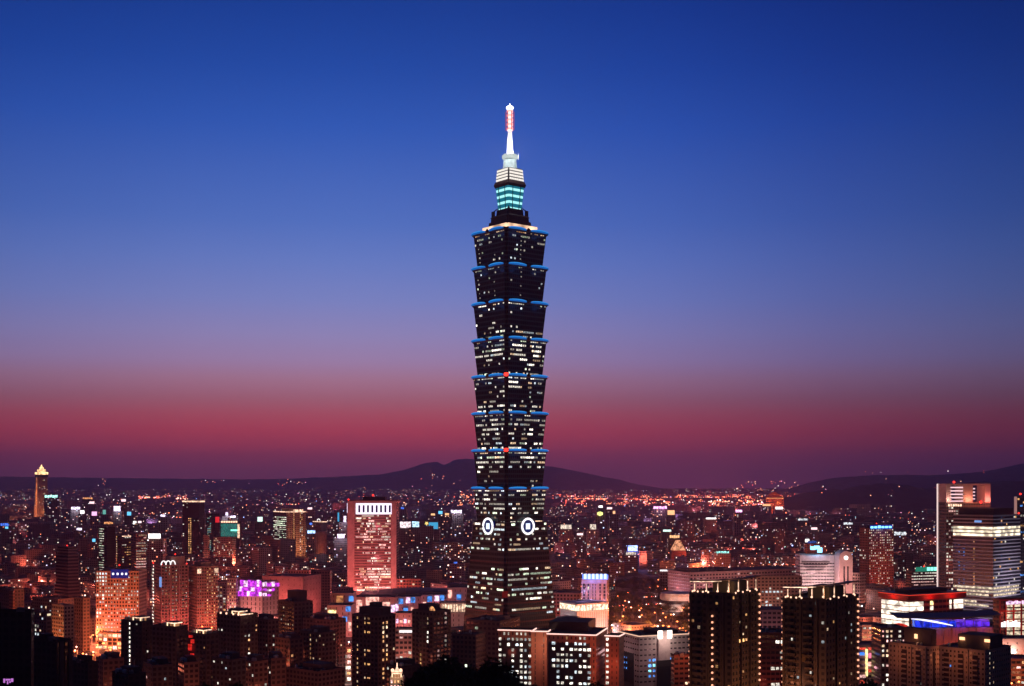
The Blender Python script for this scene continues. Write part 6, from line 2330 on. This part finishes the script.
PARK = (604, 704, 1290, 1960)        # the dark park: columns and distances kept for trees
for (X, Y, zt, w) in SIGNROOF:
    g = ground_z(X, Y)
    blocks.append((X, Y + 12, w, 24, max(6, zt - g), GA * 0, rb.choice(TINTS), .10, g))
    FOOT.append((X, Y + 12, .6 * w))
rings = [(1180, 1500, 44), (1500, 2200, 46), (2200, 3200, 56), (3200, 4600, 82), (4600, 7000, 120), (7000, 12500, 190)]
for d0, d1, pitch in rings:
    ext = d1 * .62
    n = int(ext * 2 / pitch) + 2
    for i in range(-n, n):
        for j in range(-n, n):
            p = GU * (i * pitch) + GV * (j * pitch) + Vector((0, (d0 + d1) / 2, 0))
            jit = Vector((rb.uniform(-.12, .12), rb.uniform(-.12, .12), 0)) * pitch
            x, y = p.x + jit.x, p.y + jit.y
            if not (d0 <= y < d1) or abs(x) > y * .425 + 40:
                continue
            if i % 6 == 0 or j % 7 == 0:
                continue            # streets
            u = rb.random()
            h = rb.uniform(12, 26) if u < .62 else rb.uniform(22, 42) if u < .94 else rb.uniform(42, 62)
            if y < 1500:
                h = rb.uniform(8, 17)
            elif y < 2000:
                h = min(h, 24)
            elif y > 7000:
                h = min(h, 38) * .85
            w, d = rb.uniform(.5, .86) * pitch, rb.uniform(.5, .86) * pitch
            if y > 3200:
                w, d = min(w, 75), min(d, 75)
            px = px_of(x, y)
            if PARK[0] < px < PARK[1] and PARK[2] < y < PARK[3]:
                continue
            if rb.random() < .06 or near_foot(x, y, .5 * math.hypot(w, d)) or on_road(x, y, .45 * max(w, d)):
                continue
            if 690 < px < 802 and 1830 < y < 2260:
                continue
            if y < 2100 and 200 < px < 275 and y > 1650 and rb.random() < .75:
                continue
            lit = rb.choice((.02, .03, .05, .08, .12, .20)) * (1.0 if y < 3200 else .8)
            blocks.append((x, y, w, d, h, GA + rb.choice((0, 0, .08, -.1)), rb.choice(TINTS), lit, ground_z(x, y)))
# which of them show: walk from near to far, keeping the skyline per column
sky = [700.0] * 1024
hero = []
for o in COL.objects:
    if o.parent is None and o.type == 'EMPTY' and o.get('category') not in ('sign', None):
        xs, zs, ys = [], [], []
        for c in o.children:
            if c.type == 'MESH' and c.name.split('.')[0] in ('wall', 'tower_tier', 'tower_base'):
                M = Matrix.Translation(o.location) @ Matrix.Rotation(o.rotation_euler.z, 4, 'Z')
                for v in c.data.vertices:
                    q = M @ v.co
                    xs.append(px_of(q.x, q.y))
                    ys.append(q.y)
                    zs.append(q.z)
        if xs:
            hero.append((sum(ys) / len(ys), min(xs), max(xs), py_of(sum(ys) / len(ys), max(zs)), None))
ev = hero[:]
for k, bl in enumerate(blocks):
    x, y, w, d, h, a, t, l, g = bl
    half = .5 * (w * abs(math.cos(a)) + d * abs(math.sin(a)))
    ev.append((y - half * .5, px_of(x - half, y), px_of(x + half, y), py_of(y, g + h), k))
seen = {}
for y, x0, x1, yt, k in sorted(ev):
    area = 0
    for c in range(max(0, int(x0)), min(1024, int(x1) + 1)):
        if yt < sky[c]:
            area += min(sky[c], 690) - yt if k is None or True else 0
            sky[c] = yt
    if k is not None:
        yb = py_of(y, blocks[k][8])
        seen[k] = min(area, (yb - yt) * (x1 - x0))
rank = sorted(seen, key=lambda k: -seen[k])
single = set([k for k in rank if seen[k] > 2][:300])
BW = facade('city_block_wall', (.3, .3, .3), .52, .5, 0, 1.9, tint=True, hue=CITY)
BROOF = plain('city_roof', (.085, .075, .075), .9, .45, .08)

ZONES = [(45, 'left of the spired tower'), (95, 'below the spired tower'), (180, 'around the black striped towers'), (207, 'around the crowned black tower'), (268, 'around the teal hoarding'), (347, 'around the two-toned tower'),
         (400, 'behind the white-crowned tower'), (472, 'left of the skyscraper'), (560, 'just past the skyscraper'), (640, 'above the dark park'), (700, 'behind the civic hall end'),
         (760, 'beyond the civic hall'), (860, 'beyond the arched pink office'), (938, 'around the blue-signed brick tower'), (1100, 'behind the framed tower')]
counts = {}


def block_geo(b, bl, uvo=(0, 0), M=None, far=False):
    x, y, w, d, h, a, t, l, g = bl
    bay, fl = (3.4, 3.2) if y < 3200 else (5.5, 4.5) if y < 5500 else (9, 7)
    uvc = (max(1, round(w / bay)), max(1, round(d / bay)), max(1, round(h / fl)))
    tint = (*t, l)
    b.box(-w / 2, w / 2, -d / 2, d / 2, -3 if far else 0, h, BW, BROOF, bottom=False, uvc=uvc, tint=tint, M=M, uvo=uvo)
    if not far or y < 4600:
        e = .4
        for q in ((-w / 2, w / 2, -d / 2, -d / 2 + e), (-w / 2, -w / 2 + e, -d / 2 + e, d / 2), (w / 2 - e, w / 2, -d / 2 + e, d / 2)):
            b.box(*q, h, h + 1, BW, BW, bottom=False, uvc=(0.01, .01, .01), tint=(*t, 0), M=M)


far = MB()
for k, bl in enumerate(blocks):
    x, y, w, d, h, a, t, l, g = bl
    if k in single:
        px = px_of(x, y)
        zone = next(s for lim, s in ZONES if px < lim)
        size = 'squat' if h < 15 else 'low' if h < 22 else 'mid-height' if h < 36 else 'tall'
        shape = 'narrow' if w * d < 700 else 'broad' if w * d > 1500 else ''
        tone = {0: 'tan', 1: 'grey-brown', 2: 'pale tan', 3: 'dark brown', 4: 'brick-red', 5: 'pale grey', 6: 'blackish', 7: 'dusky pink'}[TINTS.index(t)]
        li = 'almost unlit' if l < .03 else 'with few lights' if l < .04 else 'with scattered lights' if l < .09 else 'with many lights'
        dist = 'close by' if y < 1800 else '' if y < 2700 else 'further off' if y < 4000 else 'far off'
        lab = ' '.join(('%s %s %s block %s %s %s' % (shape, size, tone, li, dist, zone)).split())
        b = MB()
        block_geo(b, bl)
        me = b.mesh('city_block', True)
        o = bpy.data.objects.new('city_block', me)
        COL.objects.link(o)
        o.location = (x, y, g)
        o.rotation_euler.z = a
        tag(o, lab, 'city block', 'lesser blocks of the city')
        if y < 3000:
            r = random.Random(k)
            hx, hy = r.uniform(-.25, .25) * w, r.uniform(-.2, .2) * d
            q = MB()
            q.box(hx - 3, hx + 3, hy - 2.4, hy + 2.4, h - .02, h + 3, plain('block_render', (.22, .18, .17), .85, .3, .2), BROOF)
            q.build('roof_housing', o)
            if r.random() < .6:
                q = MB()
                tx, ty = hx * -.8 + 2, hy - .2 * d
                q.lathe([(1.2, h), (1.2, h + 1.9), (.7, h + 2.4), (.05, h + 2.5)], M_STEEL, 10, tx, ty)
                q.build('water_tank', o)
            if r.random() < .35:
                q = MB()
                q.box(hx - 9, hx - 4, hy - 3, hy + 1, h, h + 2.4, plain('tin_shed', (.20, .10, .08), .6, .3, .2), None)
                q.build('roof_shed', o)
    else:
        M = Matrix.Translation((x, y, g)) @ Matrix.Rotation(a, 4, 'Z')
        block_geo(far, bl, uvo=(rb.randint(0, 900) * 300, rb.randint(0, 400) * 40), M=M, far=True)
o = far.build('distant_city', None, True)
tag(o, kind='stuff')

# the lit pyramid on a mid-city roof
py = thing('roof_pyramid', 'glowing amber glass pyramid roof on a mid-city tower beyond the park', 'roof', world(678, 550, 2450))
q = MB()
s, z0, z1 = 13, 0, 19
q.polys([(-s, -s, z0), (s, -s, z0), (s, s, z0), (-s, s, z0), (-4, -4, z1), (4, -4, z1), (4, 4, z1), (-4, 4, z1)], [(0, 1, 5, 4), (1, 2, 6, 5), (2, 3, 7, 6), (3, 0, 4, 7), (4, 5, 6, 7)],
        emit('pyramid_glow', (1, .42, .22), .8, breakup=.25))
q.build('roof', py)
q = MB()
q.box(-14, 14, -14, 14, -py.location.z, 0, plain('render_brick', WALLS['brick'], .8, .2, .2))
q.build('wall', py)

# ------------------------------------------------------------------ street lamps
LAMPM = {'o': emit('lamp_orange', (1, .20, .055), 8), 'w': emit('lamp_white', (1, .74, .62), 9), 'p': emit('lamp_pinkish', (1, .34, .22), 9)}
POLE = {}


def lamp_proto(kind):
    b = MB()
    b.tube([(0, 0, 0), (0, 0, 7.6), (.3, 0, 8.4), (1.2, 0, 8.8), (2.2, 0, 8.9)], [.16, .11, .09, .08, .07], M_STEEL, 6)
    m1 = b.mesh('street_lamp_pole')
    b = MB()
    b.lathe([(.15, 8.0), (.62, 8.2), (.75, 8.7), (.5, 9.1), (.1, 9.2)], LAMPM[kind], 8, 2.2, 0)
    m2 = b.mesh('lamp_head')
    return m1, m2


PRO = {k: lamp_proto(k) for k in LAMPM}
rl = random.Random(9)
nlamp = 0


def street_lamp(x, y, kind, label, group, light=0, col=(1, .34, .10), z=None):
    global nlamp
    if nlamp >= 300:
        return
    nlamp += 1
    m1, m2 = PRO[kind]
    o = bpy.data.objects.new('street_lamp', m1)
    COL.objects.link(o)
    o.location = (x, y, (ground_z(x, y) if z is None else z) + .15)
    o.rotation_euler.z = rl.uniform(0, 6.28)
    tag(o, label, 'street lamp', group)
    sub('lamp_head', m2, o)
    if light:
        lamp(o, (2.2, 0, 9.6), light, col, .8, 'lamp_glow')


def cluster(n, x0, x1, D0, D1, kinds, label, group, every=3, power=9000, col=(1, .34, .10)):
    for k in range(n):
        D = rl.uniform(D0, D1)
        px = rl.uniform(x0, x1)
        X = (px - 512) * D / F
        if near_foot(X, D, 1.5):
            continue
        street_lamp(X, D, rl.choice(kinds), label, group, power if k % every == 0 else 0, col)


cluster(44, 606, 700, 1290, 1560, 'ooopw', 'orange street lamp among the dark trees of the park', 'street lamps in the park', 2, 24000, (1, .22, .06))
cluster(22, 606, 700, 1560, 1980, 'oopw', 'orange street lamp among the dark trees of the park', 'street lamps in the park', 6, 6000, (1, .24, .06))
cluster(20, 610, 692, 1180, 1290, 'oopw', 'street lamp along the orange-lit road between the park and the grey office', 'street lamps by the park road', 2, 60000, (1, .24, .08))
cluster(22, 70, 108, 1090, 1240, 'oop', 'orange street lamp at the foot of the red-lit office', 'street lamps by the red-lit office', 2, 45000, (1, .19, .06))
cluster(16, 326, 350, 1000, 1230, 'owwp', 'bright street lamp in the gap before the blue-cube mall', 'street lamps before the mall', 2, 14000, (1, .3, .2))
cluster(12, 386, 412, 960, 1250, 'opw', 'street lamp between the two brown apartment towers', 'street lamps between the brown towers', 2, 14000, (1, .26, .18))
cluster(16, 984, 1030, 880, 1010, 'opo', 'orange street lamp in the plaza at the lower right', 'street lamps of the plaza', 2, 14000, (1, .28, .14))
cluster(12, 862, 884, 1150, 1400, 'opw', 'street lamp on the pinkish street beside the white galleries', 'street lamps by the white galleries', 2, 22000, (1, .26, .16))
cluster(14, 196, 232, 1150, 1330, 'oo', 'orange street lamp below the hotel with corner lamps', 'street lamps below the hotels', 2, 45000, (1, .19, .06))
cluster(26, 700, 800, 1800, 2300, 'oopw', 'street lamp on the red-lit street behind the civic hall', 'street lamps behind the civic hall', 2, 70000, (1, .17, .06))
cluster(16, 540, 600, 1500, 2400, 'opw', 'street lamp in the dark quarter right of the skyscraper', 'street lamps right of the skyscraper', 2, 30000, (1, .2, .1))
cluster(36, 10, 350, 1500, 2600, 'opw', 'street lamp among the dark roofs on the left side of the city', 'street lamps on the left side', 1, 60000, (1, .15, .09))
cluster(24, 550, 960, 2200, 3200, 'opw', 'street lamp among the dark roofs on the right side of the city', 'street lamps on the right side', 1, 70000, (1, .15, .10))

# lights too far and too many to count
fl = MB()
FC = [emit('far_light_orange', (1, .22, .09), 4.4), emit('far_light_red', (1, .11, .07), 4.2), emit('far_light_amber', (1, .42, .25), 4.6), emit('far_light_white', (1, .86, .82), 4.6), emit('far_light_blue', (.30, .45, 1), 4),
      emit('far_light_pink', (1, .36, .56), 4.0), emit('far_light_green', (.4, 1, .75), 2.2)]
rf = random.Random(31)


def spark(px, py, size, m, z=None, D=None):
    """a light standing on the ground (or on a roof) seen at column px, row py"""
    if D is None:
        lo, hi = 1300.0, 16000.0
        for _ in range(40):
            mid = (lo + hi) / 2
            x = (px - 512) * mid / F
            if py_of(mid, ground_z(x, mid) + (z or 10)) > py:
                lo = mid
            else:
                hi = mid
        D = (lo + hi) / 2
    X, Y, Z = world(px, py, D)
    s = size * D / F / 2
    b = fl
    v = [(X - s, Y, Z), (X, Y - s, Z), (X + s, Y, Z), (X, Y + s, Z), (X, Y, Z + s * .9), (X, Y, Z - s * .9)]
    b.polys(v, [(0, 1, 4), (1, 2, 4), (2, 3, 4), (3, 0, 4), (1, 0, 5), (2, 1, 5), (3, 2, 5), (0, 3, 5)], m)


def pick(ws):
    return rf.choices(FC, ws)[0]


def band(n, x0, x1, y0, y1, ws, s0=.5, s1=1.5, bias=1.0):
    for _ in range(n):
        t = rf.random() ** bias
        spark(rf.uniform(x0, x1), y0 + (y1 - y0) * t, rf.uniform(s0, s1) * (1.0 if rf.random() < .9 else 1.5), pick(ws), z=rf.uniform(8, 22))


W_O = (10, 9, 4, 1.0, .2, 1.5, .1)
W_M = (5, 4, 3, 5, 1.2, 2.6, .7)
band(420, 553, 805, 495.5, 507.5, W_O, .7, 1.5)
for yy, n_, s0_, s1_ in ((494.9, 120, .5, 1.1), (496.6, 150, .6, 1.2), (499.2, 140, .7, 1.4), (501.6, 150, .8, 1.6), (504.2, 110, .8, 1.7), (506.2, 60, .7, 1.4)):
    x_ = 553 + rf.uniform(0, 30)
    while n_ > 0:
        run_ = rf.randint(6, 26)
        for _ in range(run_):
            spark(x_, yy + rf.uniform(-.25, .25) + .6 * math.sin(x_ * .03), rf.uniform(s0_, s1_), pick(W_O), z=10)
            x_ += rf.uniform(1.0, 2.6)
            n_ -= 1
        x_ += rf.uniform(2, 14)
        if x_ > 806:
            x_ = 553 + rf.uniform(0, 20)
band(150, 556, 770, 494.5, 499, W_O, .5, 1.2)
band(110, 640, 800, 500, 504.5, (4, 1, 8, 5, 0, 1, 0), 1.0, 2.0)
band(90, 138, 188, 495.5, 499.5, W_O, .6, 1.5)
band(40, 140, 182, 512, 521, (6, 5, 4, 2, 0, 2, 0), .8, 1.6)
band(60, 552, 586, 510.5, 513.5, (10, 3, 4, 0, 0, 0, 0), .7, 1.3)
band(360, 0, 470, 493, 512, W_M, .4, 1.0, 1.0)
band(520, 0, 470, 508, 560, W_M, .5, 1.2)
band(620, 552, 940, 506, 550, W_M, .45, 1.15)
band(150, 780, 945, 504, 513, (8, 6, 4, 3, 0, 2, 0), .8, 1.7)
band(60, 460, 475, 490, 506, W_O, .5, 1.3)
for x0_, x1_, y0_, y1_, n_ in ((690, 798, 562, 565, 70), (745, 800, 556, 560, 40), (555, 590, 512, 512.6, 36), (140, 186, 497.2, 498.6, 46), (150, 205, 516, 518, 26), (612, 700, 606, 602, 40), (640, 702, 597, 594, 26), (60, 130, 521, 519, 24), (225, 330, 505, 503.6, 40),
                              (560, 640, 541, 545, 26), (860, 935, 512.5, 511, 40), (300, 345, 545, 543, 16), (400, 466, 541, 545, 26), (800, 900, 536, 533, 24)):
    for k in range(n_):
        t = rf.random()
        spark(x0_ + (x1_ - x0_) * t, y0_ + (y1_ - y0_) * t + rf.uniform(-.4, .4), rf.uniform(.6, 1.25), pick((8, 5, 4, 1.5, 0, 1, 0)), z=9)
band(70, 780, 900, 488, 500, (3, 2, 2, 3, 0, 1, .5), .4, .9)
band(60, 400, 470, 494, 512, (6, 4, 4, 4, 0, 3, 0), .6, 1.4)
for (x0, x1, y0, y1, n, D) in ((428, 446, 471, 477, 9, 13300), (278, 312, 478.6, 486, 14, 13200), (96, 106, 479, 486, 6, 13200), (200, 250, 479, 484, 8, 13300), (350, 366, 487, 491, 12, 13000), (735, 800, 481, 491, 34, 10800),
                               (858, 1020, 470, 482, 9, 10600), (815, 900, 486, 498, 9, 5900), (930, 950, 486, 490, 4, 5900), (400, 470, 478, 492, 10, 13000)):
    for _ in range(n):
        spark(rf.uniform(x0, x1), rf.uniform(y0, y1), rf.uniform(.4, 1.0), pick((7, 3, 5, 3, 0, 1, 0)), D=D)
o = fl.build('distant_lights')
tag(o, kind='stuff')
# added point lamps standing in for the glow of whole streets far out
for k in range(34):
    D = rf.uniform(5500, 10500)
    X = (rf.uniform(556, 770) - 512) * D / F
    lamp(o, (X, D, ground_z(X, D) + 22), 1.7e5, (1, .16, .12), 12, 'street_glow_fill')
for k in range(46):
    D = rf.uniform(2400, 6500)
    X = (rf.uniform(0, 960) - 512) * D / F
    lamp(o, (X, D, ground_z(X, D) + 16), 26 * D, (1, .20, .22) if k % 3 else (.7, .4, 1), 8, 'street_glow_fill')

# ------------------------------------------------------------------ trees
M_BARK = plain('bark', (.05, .04, .03), .9, .4, 2)
M_LEAF = [plain('leaf_dark', (.030, .042, .022), .8, .5, .8), plain('leaf_mid', (.05, .065, .032), .8, .5, .8)]


def tree_meshes(seed, h, rad, leaves=900):
    r = random.Random(seed)
    t = MB()
    th = h * .42
    t.tube([(0, 0, -.6), (.1, .05, th * .5), (.2, -.1, th)], [h * .028, h * .022, h * .016], M_BARK, 7)
    tips = []
    for k in range(7):
        a = 2 * math.pi * k / 7 + r.uniform(-.3, .3)
        z0 = th * r.uniform(.65, 1)
        e = (rad * .62 * math.cos(a), rad * .62 * math.sin(a), th + (h - th) * r.uniform(.15, .62))
        t.tube([(.15, 0, z0), (e[0] * .5, e[1] * .5, (z0 + e[2]) * .52), e], [h * .012, h * .008, h * .004], M_BARK, 5)
        tips.append(Vector(e))
    tips.append(Vector((0, 0, h * .86)))
    tips += [Vector((rad * .35 * math.cos(a), rad * .35 * math.sin(a), h * r.uniform(.66, .84))) for a in (0.5, 2.6, 4.4)]
    c = MB()
    for k in range(leaves):
        p = r.choice(tips)
        d = Vector((r.gauss(0, 1), r.gauss(0, 1), r.gauss(0, .75)))
        d = d.normalized() * (r.random() ** .5) * rad * .42
        q = p + d
        u = Vector((r.gauss(0, 1), r.gauss(0, 1), r.gauss(0, 1))).normalized()
        v = u.orthogonal().normalized()
        s = rad * r.uniform(.05, .10)
        c.polys([tuple(q - u * s), tuple(q + v * s * .6), tuple(q + u * s), tuple(q - v * s * .6)], [(0, 1, 2, 3)], M_LEAF[k % 2])
    return t.mesh('trunk'), c.mesh('crown')


def plant(name, meshes, x, y, z, s, label, group):
    o = thing(name, label, 'tree', (x, y, z), rl.uniform(0, 6.28), group)
    o.scale = (s, s, s)
    sub('trunk', meshes[0], o)
    sub('crown', meshes[1], o)
    return o


small = [tree_meshes(k, 11, 5.4, 420) for k in range(4)]
rt_ = random.Random(4)
n = 0
np_ = 0
while n < 700 and np_ < 235:
    D = rt_.uniform(1295, 1950)
    px = rt_.uniform(606, 702)
    X = (px - 512) * D / F
    if near_foot(X, D, 3) or on_road(X, D, 1):
        n += 1
        continue
    plant('park_tree', small[n % 4], X, D, 0, rt_.uniform(.8, 1.35), 'dark round-crowned tree in the lamp-lit park beyond the grey office', 'trees of the park')
    n += 1
    np_ += 1
for k in range(46):
    D = rt_.uniform(1660, 2080)
    X = (rt_.uniform(205, 275) - 512) * D / F
    if near_foot(X, D, 3):
        continue
    plant('park_tree', small[k % 4], X, D, 0, rt_.uniform(.8, 1.4), 'dark tree in the unlit garden behind the magenta mall', 'trees of the dark garden')
big = [tree_meshes(20 + k, 17, 4.7, 2600) for k in range(3)]
FT = [(448, 651, 235, 'dark leafy tree rising highest on the slope below the brown tower with the roof arch'), (424, 664, 222, 'low dark tree on the near slope beside the lit stair window'), (470, 662, 228, 'dark tree on the near slope between the tallest one and the brick office'),
      (492, 653, 240, 'sparse dark tree on the near slope at the corner of the brick office'), (508, 671, 214, 'low dark tree at the bottom edge before the brick office glass'), (596, 679, 212, 'dark tree top poking up before the brick corner wing'),
      (536, 682, 208, 'dark tree top at the bottom edge before the central brick bay'), (868, 676, 225, 'dark tree top between the canopied tower and the penthouse tower'),
      (204, 680, 215, 'dark tree top at the bottom edge below the hotels'), (236, 679, 222, 'dark tree top at the bottom edge before the reddish dark block')]
for k, (px, yt, D, lab) in enumerate(FT):
    X, Y, Z = world(px, yt, D)
    g = ground_z(X, Y)
    s = max(.5, (Z - g) / 17.0)
    plant('hillside_tree', big[k % 3], X, Y, g, min(s, 1.5), lab, 'trees on the near slope')

# ------------------------------------------------------------------ haze over the basin
hz = MB()
mh, t_, out_ = newmat('haze_air')
pv = t_.nodes.new('ShaderNodeVolumePrincipled')
pv.inputs['Color'].default_value = (.95, .66, .92, 1)
pv.inputs['Density'].default_value = 4.9e-5
pv.inputs['Anisotropy'].default_value = .62
t_.links.new(pv.outputs[0], out_.inputs['Volume'])
hz.box(-9600, 9600, -1900, 18200, -40, 560, mh)
o = hz.build('haze')
tag(o, kind='stuff')
